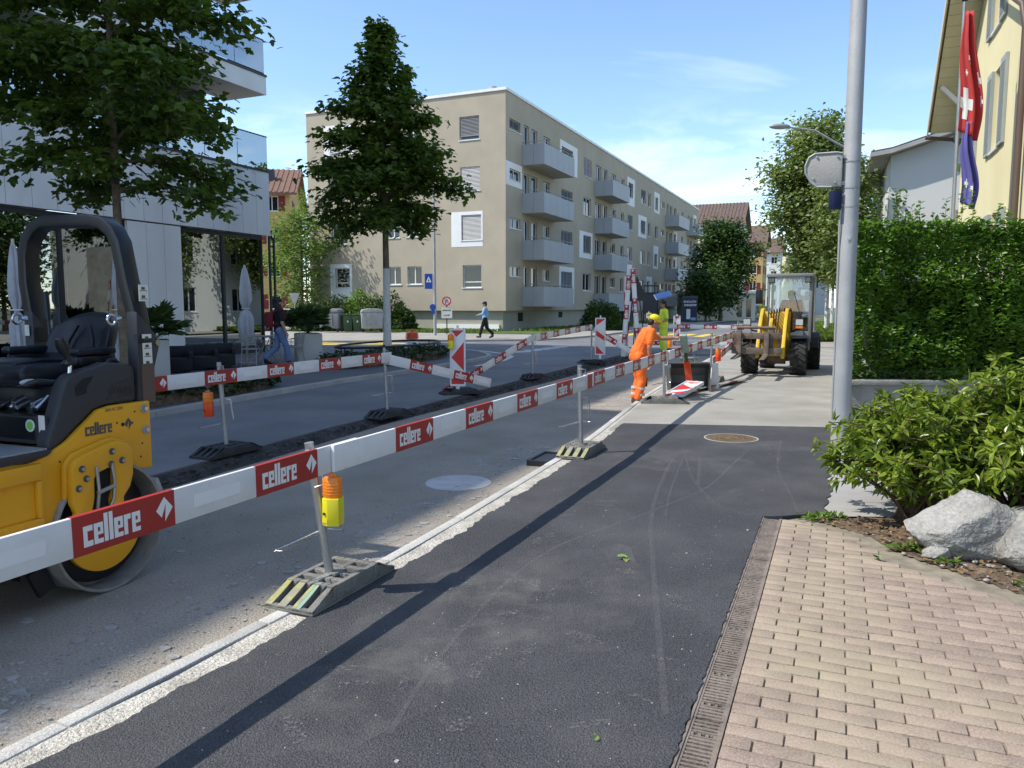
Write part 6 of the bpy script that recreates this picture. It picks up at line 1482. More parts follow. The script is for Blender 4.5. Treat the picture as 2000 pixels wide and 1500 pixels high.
# ------------------------------------------------------------------ excavator bucket on the pavement edge
def bucket():
    c = at(1350,770,13.9); root = thing('digger_bucket', 'empty steel digger bucket standing open on the pavement edge', 'bucket', (c.x,c.y+.25,-.02), R(-4))
    w = .36; prof = [(-.26,.02),(-.05,.0),(.12,.03),(.22,.14),(.24,.28),(.18,.42),(.06,.50),(-.14,.52)]
    n = len(prof); t = .022; vs = []; fs = []
    for x in (-w,w):
        for y, z in prof: vs.append((x,y,z))
    for x in (-w,w):
        for i, (y, z) in enumerate(prof):
            cy_, cz_ = -.02, .26; d = V((0,y-cy_,z-cz_)).normalized()*t; vs.append((x,y+d.y,z+d.z))
    for i in range(n-1): fs += [(i,i+1,n+i+1,n+i), (2*n+i,3*n+i,3*n+i+1,2*n+i+1)]
    MB().add(vs, fs).build('shell', 'bucket_steel', root, smooth=30)
    for x in (-w-.012,w-.012): MB().prism([(y, z) for y, z in [(-.30,.02)]+prof[1:]+[(-.20,.46),(-.16,.25)]], 0, .024, Matrix(((0,0,1,x),(1,0,0,0),(0,1,0,0),(0,0,0,1)))).build('side_plate', 'bucket_steel', root)
    MB().b(-w,w,-.32,-.22,.0,.025).build('cutting_edge', 'zinc_dull', root); MB().cyl((-w,-.14,.535),(w,-.14,.535),.02,n=10).build('top_tube', 'bucket_steel', root)
    for x in (-.10,.10): MB().prism([(-.08,.5),(.12,.46),(.10,.66),(.02,.68)], x-.015, x+.015, Matrix(((0,0,1,0),(1,0,0,0),(0,1,0,0),(0,0,0,1)))).build('hitch_ear', 'bucket_steel', root)
    MB().cyl((-.16,.05,.61),(.16,.05,.61),.025,n=10).build('hitch_pin', 'zinc', root)
bucket()
sc_ = thing('plastic_sheet', 'crumpled white plastic sheet beside the bucket', 'plastic sheet', (3.72,14.35,.0), R(20))
MB().add([(0,0,0),(.22,.02,0),(.2,.05,.5),(.06,.03,.46),(0,.05,0),(.22,.08,0),(.2,.1,.5),(.06,.09,.46)], [(0,1,2,3),(7,6,5,4),(0,4,5,1),(1,5,6,2),(2,6,7,3),(3,7,4,0)]).build('sheet', 'cloth_white', sc_)
# ================================================================== VEGETATION
def tree(name, label, base, H, trunk_r, crown0, prof, nbr, leaf, lsize, lmat, nleaf, tmpl=MAPLE, white=None, fork=.0, seed=1, up=.45, group=None, flat=.16, barkm='bark', spread=.22):
    """prof(t): crown radius at height fraction t of the crown (0 bottom .. 1 top)"""
    rnd = random.Random(seed); root = thing(name, label, 'tree', base, 0, group)
    n = 14; P_ = []; wob = rnd.uniform(0,9)
    for i in range(n):
        t = i/(n-1); P_.append(V((.10*math.sin(t*3+wob)*t*H*.06, .10*math.cos(t*2.3+wob)*t*H*.06, t*H*.97)))
    rad = [trunk_r*(1-.86*(i/(n-1))**1.1) for i in range(n)]; rad[0] *= 1.25
    def tp(z):
        f = max(0, min(.9999, z/(H*.97)))*(n-1); i = int(f); return P_[i].lerp(P_[i+1], f-i), rad[i]+(rad[i+1]-rad[i])*(f-i)
    if white:
        k = next(i for i in range(n) if P_[i].z > white); c_, r_ = tp(white)
        MB().tube(P_[:k]+[c_], rad[:k]+[r_], 12).build('trunk', 'bark_white', root, smooth=60); MB().tube([c_]+P_[k:], [r_]+rad[k:], 10).build('upper_trunk', barkm, root, smooth=60)
    else: MB().tube(P_, rad, 12).build('trunk', barkm, root, smooth=60)
    br = MB(); pts = []; wts = []
    for k in range(nbr):
        t = ((k+.5)/nbr)**.9; z0 = crown0 + (H-crown0)*t*.93; c, r = tp(z0)
        az = k*2.39996 + rnd.uniform(-.3,.3); L_ = max(.25, prof(t)*rnd.uniform(.6,1.16)); el = up*(.6+.9*t)+rnd.uniform(-.12,.12)
        d = V((math.cos(az), math.sin(az), 0)); Q = [c]
        m = 6
        for q in range(1, m+1):
            s = q/m; Q.append(c + d*(L_*s) + V((0,0,L_*(math.tan(el)*s - .42*s*s*(1-t*.5)))) + V((rnd.gauss(0,.03),rnd.gauss(0,.03),rnd.gauss(0,.03)))*L_*s)
        br.tube(Q, [max(.006, min(r*.6, .012+L_*.016)*(1-.8*i/m)) for i in range(m+1)], 5)
        pts.append(Q); wts.append(L_**1.6 + .15)
        for sgn in (-1,1):                                   # side twigs
            for f in (.45,.7):
                i = int(f*m); p0 = Q[i]; dd = (d*.6 + V((-d.y,d.x,0))*sgn*.8 + V((0,0,rnd.uniform(-.1,.3)))).normalized(); l2 = L_*rnd.uniform(.28,.45)
                q2 = [p0, p0+dd*l2*.5, p0+dd*l2+V((0,0,-.06*l2))]; br.tube(q2, [.009,.006,.003], 4); pts.append(q2); wts.append(.45*l2**1.3 + .1)
    br.build('branches', barkm, root, smooth=60)
    wts = np.array(wts)/sum(wts); idx = np.random.default_rng(seed).choice(len(pts), nleaf, p=wts); P3 = np.empty((nleaf,3)); rg = np.random.default_rng(seed+5)
    u = rg.beta(2.2,1.15,nleaf)
    for i in range(nleaf):
        Q = pts[idx[i]]; f = u[i]*(len(Q)-1)*.9999; a = int(f); p = Q[a].lerp(Q[a+1], f-a); P3[i] = p
    ext = np.linalg.norm(P3[:, :2], axis=1)
    P3 += rg.normal(0,1,(nleaf,3))*np.array([spread,spread,flat])*(.6+.5*np.minimum(1, ext/2))[:,None]
    outd = P3*np.array([1,1,0]); outd /= np.linalg.norm(outd,axis=1)[:,None]+1e-6
    me = leaf_cloud('crown', P3, lsize, tmpl, .45, .35, outd*.5, .25); link('crown', me, lmat, root)
    return root
cone = lambda rb, k=.9: (lambda t: rb*(min(1, .55+2.2*t) if t < .2 else (1-(t-.2)/.8)**k) + .12)
ovoid = lambda rb: (lambda t: rb*math.sin(math.pi*(.12+.83*t))**.7)
g_ = 'young maples along the shop pavement'
tree('maple_tree', 'dark conical maple with white painted trunk in a planted bed', tuple(gp(757,697,.05)), 9.9, .12, 3.7, cone(2.45,1.12), 60, 0, .155, 'leaf_maple', 16500, MAPLE, 2.6, seed=3, up=.42, group=g_, spread=.20, flat=.13)
tree('maple_tree', 'large dark maple in front of the grey shop building', (-6.35,12.6,.05), 9.6, .085, 3.25, lambda t: 2.05*(min(1,.6+1.4*t) if t < .3 else (1-(t-.3)/.7)**.55)+.15, 48, 0, .135, 'leaf_maple', 16000, MAPLE, None, seed=11, up=.40, group=g_, spread=.20, flat=.12)
# lindens along the right verge
for k, (u, v, Y, H, r, sd_n, lab) in enumerate(((1586,650,36,10.0,2.15,21,'nearest tall pale green linden with white trunk on the right verge'),(1613,632,47,10.5,2.6,23,'second linden with white trunk on the right verge'),(1624,622,60,10,2.6,25,'third white trunked linden down the right verge'))):
    b = at(u, 640, Y); tree('linden_tree', lab, (b.x,b.y,.02), H, .13, 3.0, ovoid(r), 52, 0, .20, 'leaf_linden', 24000 if k == 0 else 10000, LEAF, 2.9, seed=sd_n, up=.55, group='lindens along the right verge', spread=.42, flat=.36)
b = at(1650,600,30); tree('linden_tree', 'linden crown rising behind the big lamp post', (b.x,b.y,.02), 7.2, .11, 2.2, ovoid(1.15), 30, 0, .17, 'leaf_linden', 5000, LEAF, None, seed=27, up=.5, group='lindens along the right verge', spread=.32, flat=.28)
# dark trees in front of the far end of the beige block
b = at(1415,600,78); tree('broadleaf_tree', 'dense dark tree at the far end of beige block', (b.x-.4,b.y,.05), 9.8, .2, 1.6, ovoid(3.1), 52, 0, .32, 'leaf_bush', 16000, LEAF, None, seed=31, up=.5, spread=.5, flat=.45)
b = at(1385,600,74); tree('broadleaf_tree', 'smaller dark tree beside the poster stand', (b.x-.3,b.y,.05), 4.6, .12, .8, ovoid(2.0), 36, 0, .26, 'leaf_bush', 7000, LEAF, None, seed=33, up=.6, spread=.4, flat=.4)
# light green tree between ochre house and beige block
b = at(592,650,50); tree('broadleaf_tree', 'bright green tree left of the beige block', (b.x,b.y,.05), 7.6, .12, 1.2, ovoid(2.3), 36, 0, .20, 'leaf_light', 6000, LEAF, None, seed=37, up=.5, spread=.35, flat=.3)
b = at(600,600,60); tree('birch_tree', 'slender pale green birch beside the ochre house', (b.x,b.y,.05), 10.5, .09, 4.5, ovoid(1.0), 24, 0, .15, 'leaf_light', 2200, LEAF, None, seed=39, up=.2, spread=.3, flat=.5)
def bush(name, label, base, rx, ry, h, n, lsize, lm, tmpl=LEAF, seed=1, group=None, stems=7):
    root = thing(name, label, 'bush', base, 0, group); rg = np.random.default_rng(seed); rnd = random.Random(seed)
    st = MB()
    for k in range(stems):
        a = rnd.uniform(0,6.28); l = rnd.uniform(.3,.75); st.tube([(0,0,-.03),(math.cos(a)*rx*l*.4,math.sin(a)*ry*l*.4,h*.4),(math.cos(a)*rx*l,math.sin(a)*ry*l,h*.8)], [.03,.02,.008], 5)
    st.build('stems', 'twig', root)
    d = rg.normal(0,1,(n,3)); d /= np.linalg.norm(d,axis=1)[:,None]; d[:,2] = np.abs(d[:,2])*1.0-.12
    rr = (.62+.45*rg.random(n)**.6)[:,None]
    lump = np.array([1+.22*noise.noise(V(q)*2.2+V((seed,0,0))) for q in d])[:,None]
    P = d*rr*lump*np.array([rx,ry,h]); P[:,2] = np.clip(P[:,2], .02, None)
    link('foliage', leaf_cloud('foliage', P, lsize, tmpl, .5, .35, d*.8, .1), lm, root); return root
b = at(1175,632,48.5); bush('round_bush', 'large dark rounded bush in front of the beige block', (b.x,b.y,.08), 1.35, 1.1, 1.9, 4200, .16, 'leaf_bush', seed=2)
hb_ = 'shrubs behind the bins'
for k, (u, Y, rx, h, lab, lm) in enumerate(((610,46.5,1.3,1.9,'leftmost shrub behind the bins','leaf_bush'),(655,46.8,1.5,2.3,'tall shrub behind the grey bin','leaf_bush'),(705,46.8,1.4,2.6,'shrub with pale shoots behind the green bins','leaf_light'),(755,46.2,1.5,2.4,'shrub right of the light bin','leaf_bush'),(785,46.0,.9,1.6,'rightmost low shrub against the beige wall','leaf_bush'))):
    b = at(u,640,Y); bush('garden_shrub', lab, (b.x,b.y,.06), rx, 1.0, h, 2600, .17, lm, seed=40+k, group=hb_)
b = at(1468,600,90); bush('garden_hedge', 'low green hedge behind the far garden wall', (b.x,b.y+3,.05), 4.5, 2.0, 2.0, 2600, .25, 'leaf_light', seed=60)
# ------------------------------------------------------------------ clipped hedge on a low wall, right
def hedge():
    wl = thing('hedge_wall', 'low weathered concrete wall under the clipped hedge', 'wall', (3.98,9.06,0)); S2 = V((.376,.927,0))
    MB().b(0,6.3,0,.25,-.05,.62).build('front_wall', 'concrete_wall', wl)
    M = Matrix.Rotation(math.atan2(S2.y,S2.x),4,'Z'); MB().b(.1,9.5,-.22,0,-.05,.60,M).build('side_wall', 'concrete_wall', wl)
    for k in range(5): MB().b(-.03+k*1.2,1.16+k*1.2,-.05,.29,.622,.68).build('coping_slab', 'concrete_wall', wl, bevel=.006)
    root = thing('hedge', 'tall clipped dark green hedge above the low wall', 'hedge', (3.98,9.06,.6)); rg = np.random.default_rng(5)
    # body in local coords: front face y=.05, left face along the street
    top = 1.80
    def left(y): return .10 + .4056*y
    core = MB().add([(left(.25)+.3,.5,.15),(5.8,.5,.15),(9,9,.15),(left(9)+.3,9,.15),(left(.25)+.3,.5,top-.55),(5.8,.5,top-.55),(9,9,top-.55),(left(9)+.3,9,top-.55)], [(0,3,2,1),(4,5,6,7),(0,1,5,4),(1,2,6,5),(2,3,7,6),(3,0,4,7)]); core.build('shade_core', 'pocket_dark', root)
    nf = 36000; x = rg.uniform(0.0,6.2,nf); z = rg.uniform(-.02,top+.14,nf)
    bulge = np.array([.16*noise.noise(V((a*1.3,0,b*1.5))) + .12*noise.noise(V((a*3.6,3,b*3.6))) for a, b in zip(x,z)])
    y = .08 + bulge + rg.exponential(.06,nf) ; F1 = np.stack([x+left(0)*.3,y,z],1); o1 = np.tile(np.array([0,-1,.35]),(nf,1))
    nl = 6000; yy = rg.uniform(.1,8.5,nl)**1; z2 = rg.uniform(0,top,nl); F2 = np.stack([.10+.4056*yy + rg.normal(0,.05,nl), yy, z2],1); o2 = np.tile(np.array([-.9,.3,.35]),(nl,1))
    nt_ = 8000; xx = rg.uniform(0,6.3,nt_); yt = rg.uniform(.05,2.5,nt_); zt = top + rg.normal(0,.05,nt_) + np.array([.10*noise.noise(V((a*2,b*2,7))) for a, b in zip(xx,yt)]); F3 = np.stack([xx+.4*yt+.1,yt,zt],1); o3 = np.tile(np.array([0,-.2,1]),(nt_,1))
    ni = 14000; F4 = np.stack([rg.uniform(.15,6.2,ni), rg.uniform(.25,1.1,ni), rg.uniform(.9,top+.02,ni)],1); F4[:,0] += .4*F4[:,1]; o4 = rg.normal(0,.5,(ni,3)); F3 = np.vstack([F3,F4]); o3 = np.vstack([o3,o4])
    link('foliage', leaf_cloud('foliage', np.vstack([F1,F2,F3]), .066, LEAF, .5, .4, np.vstack([o1,o2,o3])*.7, .0, .25), 'leaf_hedge', root)
    # shoots standing up above the clipped top
    st = MB(); LP = []
    for k in range(70):
        x = random.uniform(.1,5.2); y = random.uniform(.1,.9); h = random.choice((.15,.2,.25,.3,.4,.5)) * (1.15 if x < 1.6 else .8); dx = random.gauss(0,.05)
        a = V((x+.1,y,top-.05)); b2 = a + V((dx,random.gauss(0,.04),h)); st.tube([a,b2], [.004,.002], 4)
        n = int(h/.035)
        for i in range(n):
            p = a.lerp(b2, (i+1)/n); LP += [tuple(p + V((random.gauss(0,.008),random.gauss(0,.008),0)))]*2
    st.build('shoots', 'twig', root)['kind'] = 'stuff'; link('shoot_leaves', leaf_cloud('shoot_leaves', np.array(LP), .06, LEAF, .3, .25, None, -.5), 'leaf_hedge', root)
hedge()
# ------------------------------------------------------------------ evergreen shrub with long pointed leaves in the bed
def laurel(label, base, R_, h, nst, seed, group=None, bias=(0,0)):
    rnd = random.Random(seed); root = thing('evergreen_shrub', label, 'shrub', base, 0, group); st = MB(); P = []; O_ = []
    for k in range(nst):
        az = k*2.4+rnd.uniform(-.4,.4); f = math.sqrt((k+.5)/nst); L_ = R_*f*rnd.uniform(.8,1.1); top = h*(1-.55*f*f)*rnd.uniform(.8,1.08)
        Q = [V((rnd.gauss(0,.06),rnd.gauss(0,.06),-.02)), V((math.cos(az)*L_*.35+bias[0]*.3,math.sin(az)*L_*.35+bias[1]*.3,top*.45)), V((math.cos(az)*L_*.8+bias[0]*.8,math.sin(az)*L_*.8+bias[1]*.8,top*.85)), V((math.cos(az)*L_+bias[0],math.sin(az)*L_+bias[1],top))]
        st.tube(Q, [.012,.009,.006,.003], 5)
        tips = [(Q[-1], (Q[-1]-Q[-2]).normalized(), 16), (Q[2].lerp(Q[3],.45), (Q[-1]-Q[-2]).normalized(), 13), (Q[1].lerp(Q[2],.7), (Q[2]-Q[1]).normalized(), 8), (Q[1].lerp(Q[2],.3), (Q[2]-Q[1]).normalized(), 6)]
        for s in range(3):
            o = V((rnd.gauss(0,.10),rnd.gauss(0,.10),rnd.gauss(.0,.06))); q = Q[2].lerp(Q[3], rnd.random()); st.tube([q,q+o], [.005,.003], 4); tips.append((q+o, (o.normalized()+V((0,0,.8))).normalized(), 15))
        for p, d, n in tips:
            for i in range(n):
                a = i*2.4+rnd.random(); el = rnd.uniform(-.2,.75); u_ = d.cross(V((.3,.2,1))).normalized(); w_ = d.cross(u_)
                o = (u_*math.cos(a)+w_*math.sin(a))*math.cos(el) + d*math.sin(el); P.append(tuple(p + d*rnd.uniform(-.07,.015) + o*.008)); O_.append(tuple(o*2.2))
    st.build('stems', 'twig', root, smooth=60); link('foliage', leaf_cloud('foliage', np.array(P), .078, LANCE, .25, .35, np.array(O_), .1), 'leaf_shrub', root)
laurel('bushy evergreen shrub with long glossy leaves leaning over the asphalt', (2.93,5.42,.01), .56, .90, 90, 5, bias=(.0,.06))
laurel('taller glossy evergreen shrub behind the pale boulders', (3.62,5.25,.01), .85, 1.12, 130, 9)
laurel('low glossy evergreen shrub at the right picture edge', (4.35,4.6,.01), .6, .75, 40, 12)
# boulders
def rock(label, base, dims, seed, rz=0):
    bm = bmesh.new(); bmesh.ops.create_icosphere(bm, subdivisions=5, radius=1)
    rnd = random.Random(seed); pl = [(V((rnd.gauss(0,1),rnd.gauss(0,1),rnd.gauss(0,.8))).normalized(), rnd.uniform(.62,.86)) for _ in range(13)]
    for v in bm.verts:
        c = v.co.copy()
        for n_, d in pl:
            e = c.dot(n_) - d
            if e > 0: c -= n_*e*.9
        c *= 1.03 + .10*noise.noise(c*1.6+V((seed,0,0))) - .11*abs(noise.noise(c*2.6+V((seed,3,0)))) - .05*abs(noise.noise(c*6+V((0,seed,0)))) + .022*noise.noise(c*13) + .012*noise.noise(c*30)
        v.co = V((c.x*dims[0], c.y*dims[1], c.z*dims[2]))
    me = bpy.data.meshes.new('boulder'); bm.to_mesh(me); bm.free(); me.polygons.foreach_set('use_smooth', [True]*len(me.polygons)); me.set_sharp_from_angle(angle=R(32))
    o = link('boulder', me, 'rock'); o.location = base; o.rotation_euler = (0,0,rz); return tag(o, label, 'boulder', 'boulders edging the bed')
rock('pale angular boulder left of the pair at the bed edge', (2.82,4.72,.13), (.35,.27,.27), 4, R(-25))
rock('grey boulder at the right picture edge overlapping the pale one', (3.22,4.52,.17), (.38,.33,.23), 9, R(15))
rock('small pale stone under the left boulder', (2.62,4.60,.04), (.10,.07,.06), 6, 0)
# leaf litter, pebbles and weeds in the bed
LPt = []
for _ in range(700):
    x = random.uniform(2.25,3.0); y = random.uniform(4.0,5.5)
    if in_poly(x, y, bedp): LPt.append((x, y, .005+.05*max(0, min(1, (x-2.75)*.8))+random.uniform(0,.012)))
tag(link('leaf_litter', leaf_cloud('leaf_litter', np.array(LPt), .03, LEAF, .3, .5), 'leaf_dry'), 'brown dry leaves and chips on the bed soil', 'leaf litter', kind='stuff')
pb = MB()
for _ in range(160):
    x = random.uniform(2.4,3.2); y = random.uniform(3.6,5.2)
    if in_poly(x, y, bedp): s = random.uniform(.006,.018); pb.ball((x,y,.002+.05*max(0, min(1, (x-2.75)*.8))), (s*1.3,s,s*.7), 4)
tag(pb.build('pebbles', 'gravel_pale', smooth=60), 'small pale pebbles along the bed edge', 'pebbles', kind='stuff')
WP = []
for (cx, cy, n, sp) in ((2.28,5.50,90,.09),(2.55,4.78,50,.06),(2.9,4.12,40,.05),(2.62,4.5,30,.04)):
    for _ in range(n): WP.append((random.gauss(cx,sp), random.gauss(cy,sp*.35), .012))
tag(link('weeds', leaf_cloud('weeds', np.array(WP), .05, LANCE, .5, .5, None, -.6), 'leaf_light'), 'low green weeds along the brick edge', 'weeds', kind='stuff')
for k, (u, v, s, lab) in enumerate(((1222,1088,.065,'fallen green maple leaf on the new asphalt'),(1705,1086,.06,'fallen green leaf on the brick paving'),(1168,1436,.03,'tiny pale leaf near the bottom of the asphalt'))):
    p = gp(u, v, .02); o = link('fallen_leaf', leaf_cloud('fallen_leaf', np.array([(0,0,0),(.01,.012,.004)][:2 if k < 2 else 1]), s, MAPLE, .12, .1), 'leaf_fallen'); o.location = p; tag(o, lab, 'leaf', 'fallen leaves')
# ivy beds round the two maples
def ivy(label, poly, h, n, seed):
    root = thing('ivy_bed', label, 'plant bed', (0,0,0)); rg = np.random.default_rng(seed); P = []
    xs = [p[0] for p in poly]; ys = [p[1] for p in poly]; cx, cy = sum(xs)/len(xs), sum(ys)/len(ys)
    while len(P) < n:
        x = rg.uniform(min(xs),max(xs)); y = rg.uniform(min(ys),max(ys))
        if in_poly(x, y, poly): P.append((x,y,.05+h*(.55+.5*noise.noise(V((x*2,y*2,0))))*rg.random()**.4))
    link('foliage', leaf_cloud('foliage', np.array(P), .11, LEAF, .5, .35, None, -.2), 'leaf_ivy', root)
    c2 = [((x-cx)*.9+cx, (y-cy)*.9+cy) for x, y in poly]; MB().prism(c2, .046, .05+h*.45).build('soil', 'soil', root)
ell = lambda cx, cy, a, b, rz, n=16: [(cx+a*math.cos(t)*math.cos(rz)-b*math.sin(t)*math.sin(rz), cy+a*math.cos(t)*math.sin(rz)+b*math.sin(t)*math.cos(rz)) for t in [2*math.pi*i/n for i in range(n)]]
tc_ = gp(757,697,.05)
ivy('dark ivy bed around the white trunked maple', ell(tc_.x+.35,tc_.y-1.6,3.2,1.05,R(70)), .42, 4500, 3)
ivy('ivy bed along the left kerb behind the roller', ell(-5.5,12.3,2.6,.55,R(68)), .36, 4500, 4)
rail_ = MB().tube([(x,y,.5) for x, y in ell(tc_.x+.3,tc_.y-1.2,2.4,1.0,R(70),28)], .03, 8, True)
tg = thing('bed_rail', 'low black metal rail around the maple bed', 'rail', (0,0,0)); rail_.build('ring', 'metal_dark', tg, smooth=60)
for x, y in ell(tc_.x+.3,tc_.y-1.2,2.4,1.0,R(70),6): MB().cyl((x,y,.04),(x,y,.5),.02,n=8).build('leg', 'metal_dark', tg)
# verge on the right with grass
vp = [(11.2,28.5),(13.3,34.0),(26,66),(60,150),(75,150),(34,66),(20,33.5),(15,28)]
sheet('verge', [(12.9,33.6),(16.0,33.2),(18.2,33.0),(40,70),(80,150),(62,150),(26.5,68)], .06, 'grass_ground')
sheet('side_pavement', [(9.2,20.8),(12.0,27.8),(12.2,28.6),(10.2,28.6),(12.6,33.3),(22,32.5),(18,20.6)], .012, 'pave_light')
gr = []
while len(gr) < 9000:
    t = random.random()**1.6; y = 33.5+t*34; x = 13.0+(y-33.6)*.40+random.uniform(.05,3.6+t*2); gr.append((x,y,.06))
tag(link('grass', leaf_cloud('grass', np.array(gr), .22, LANCE, .25, .5, None, -1.6), 'grass_blade'), 'bright green grass on the right hand verge', 'grass', kind='stuff')
gr = []
while len(gr) < 9000:
    if random.random() < .55: s = random.uniform(-11,0); p = bp(0,s,random.uniform(.4,3.95))
    else: p = bp(random.uniform(0,30),random.uniform(.3,3.9),0)
    gr.append((p.x,p.y,.07))
tag(link('lawn_grass', leaf_cloud('lawn_grass', np.array(gr), .16, LANCE, .25, .5, None, -1.6), 'grass_blade'), 'green lawn grass round the beige block', 'grass', kind='stuff')
# grassy garden ground behind the hedge
sheet('garden', [(4.9,10),(8.7,19),(9.3,20.5),(40,20),(40,9.4),(4.6,9.4)], .03, 'grass_ground')
# gardens across the way (seen in the shop glass): trees, a hedge and a house beyond the verge
for k, (x, y, H, r, lab) in enumerate(((19.5,30.5,8.5,2.6,'garden tree behind the white gabled house'),(25,41,9.5,3.0,'garden tree beyond the right verge'),(30,35,10,3.2,'tall garden tree farther behind the white house'),(16.8,22.8,8.5,2.6,'garden tree between the yellow and white houses'),(23.5,23.5,9,3.0,'broad garden tree behind the yellow house'),(10.2,6.3,6,2.0,'garden tree beside the neighbour house'),(10.6,-1.5,6.5,2.2,'garden tree nearest the neighbour house corner'),(10.5,2.5,7,2.4,'garden tree behind the boulders out on the right'))):
    tree('garden_tree', lab, (x,y,.03), H, .15, 1.6, ovoid(r), 34, 0, .26, 'leaf_bush', 5000, LEAF, None, seed=70+k, up=.5, spread=.45, flat=.4, group='garden trees on the right')
# ================================================================== STREET FURNITURE
def text_mesh(body, size, name='lettering', bold=0.0, align='CENTER'):
    tc = bpy.data.curves.new(name, 'FONT'); tc.body = body; tc.size = size; tc.align_x = align; tc.extrude = .001; tc.offset = bold
    o = bpy.data.objects.new(name, tc); COL.objects.link(o); me = bpy.data.meshes.new_from_object(o.evaluated_get(bpy.context.evaluated_depsgraph_get())); bpy.data.objects.remove(o); return me
# big steel post with the back of a direction sign
pp = gp(1640,868,.0)
t = thing('lamp_post', 'thick grey tapered steel post with a stepped collar at the hedge', 'post', pp)
MB().tube([(0,0,-.05),(0,0,.6),(0,0,5.0),(0,0,5.02)], [.100,.097,.082,.078], 28).build('lower_tube', 'pole_grey', t, smooth=60)
MB().lathe([(.079,4.93),(.084,4.95),(.084,5.0),(.066,5.05),(.001,5.05)],28).build('collar', 'pole_grey', t, smooth=30); MB().cyl((0,0,5.04),(0,0,8.5),.064,.052,n=24).build('upper_tube', 'pole_grey', t, smooth=60)
for z in (2.62,2.82,3.10): MB().lathe([(.089,z),(.094,z),(.094,z+.016),(.089,z+.016)],24).build('clamp_band', 'zinc_dull', t)
MB().b(-.066,-.02,-.094,-.0885,2.27,2.30).build('label_plate', 'sticker', t)
MB().tube([(-.11,-.02,2.62),(-.115,-.02,2.4),(-.104,0,2.2),(-.102,0,.3)], .012, 6).build('conduit', 'pole_grey', t, smooth=60)
s_ = thing('direction_sign', 'weathered white back of an arrow shaped sign on the steel post', 'sign', (pp.x-.09,pp.y,2.86), R(-24))
P_ = [(0,-.02),(0,.33),(-.06,.345),(-.28,.345),(-.34,.31),(-.375,.22),(-.37,.14),(-.31,.04),(-.25,-.01),(-.1,-.02)]
MB().prism(P_, -.06, .06, Matrix(((1,0,0,-.01),(0,0,1,0),(0,1,0,0),(0,0,0,1)))).build('sign_box', 'concrete', s_, bevel=.012)
MB().tube([(x-.01,-.062,z) for x, z in P_[1:]], .012, 6).build('rim', 'zinc_dull', s_); MB().b(-.02,.10,-.03,.03,.28,.32).b(-.02,.10,-.03,.03,.0,.04).build('bracket', 'zinc_dull', s_)
for x, z in ((-.06,.30),(-.27,.31),(-.30,.08),(-.08,.03)): MB().cyl((x,-.075,z),(x,-.06,z),.012,n=8).build('rivet', 'zinc_dull', s_)
s_ = thing('street_name_sign', 'blue sign edge with painted shade clamped below the arrow sign', 'sign', (pp.x-.1,pp.y,2.60), R(8))
MB().b(-.12,-.02,-.05,.05,0,.20).build('sign_box', 'sign_blue_shade', s_, bevel=.006); MB().b(-.02,.04,-.02,.02,.03,.06).b(-.02,.04,-.02,.02,.14,.17).build('bracket', 'zinc_dull', s_)
mb_ = thing('marker_box', 'small blue and white box at the foot of hedge wall', 'box', tuple(gp(1634,748,.01)), 0); MB().b(-.06,.06,-.05,.05,.0,.16).build('box_body', 'sign_blue', mb_, bevel=.01); MB().b(-.055,.055,-.052,-.0505,.1,.15).build('box_label', 'white_paint', mb_)
# street lamp whose slim pole stands behind the thick one
lp = at(1652,640,24); d_ = at(1652,290,24)
t = thing('street_lamp', 'slim street lamp with long curved arm reaching over the road', 'street lamp', (lp.x,lp.y,.0))
ztop = at(1655,330,24).z; ah = at(1505,247,24); ax = ah.x-lp.x; az_ = ah.z
MB().tube([(0,0,0),(0,0,ztop),(-.05,0,ztop+.35),(-.22,0,ztop+.62),(-.55,0,ztop+.78),(-1.2,0,az_-.12),(ax+.55,0,az_-.02)], [.06,.045,.04,.035,.032,.03,.028], 10).build('pole', 'pole_grey', t, smooth=60)
MB().ball((ax+.28,0,az_),(.33,.11,.085),8).build('lamp_head', 'zinc_dull', t, smooth=60)
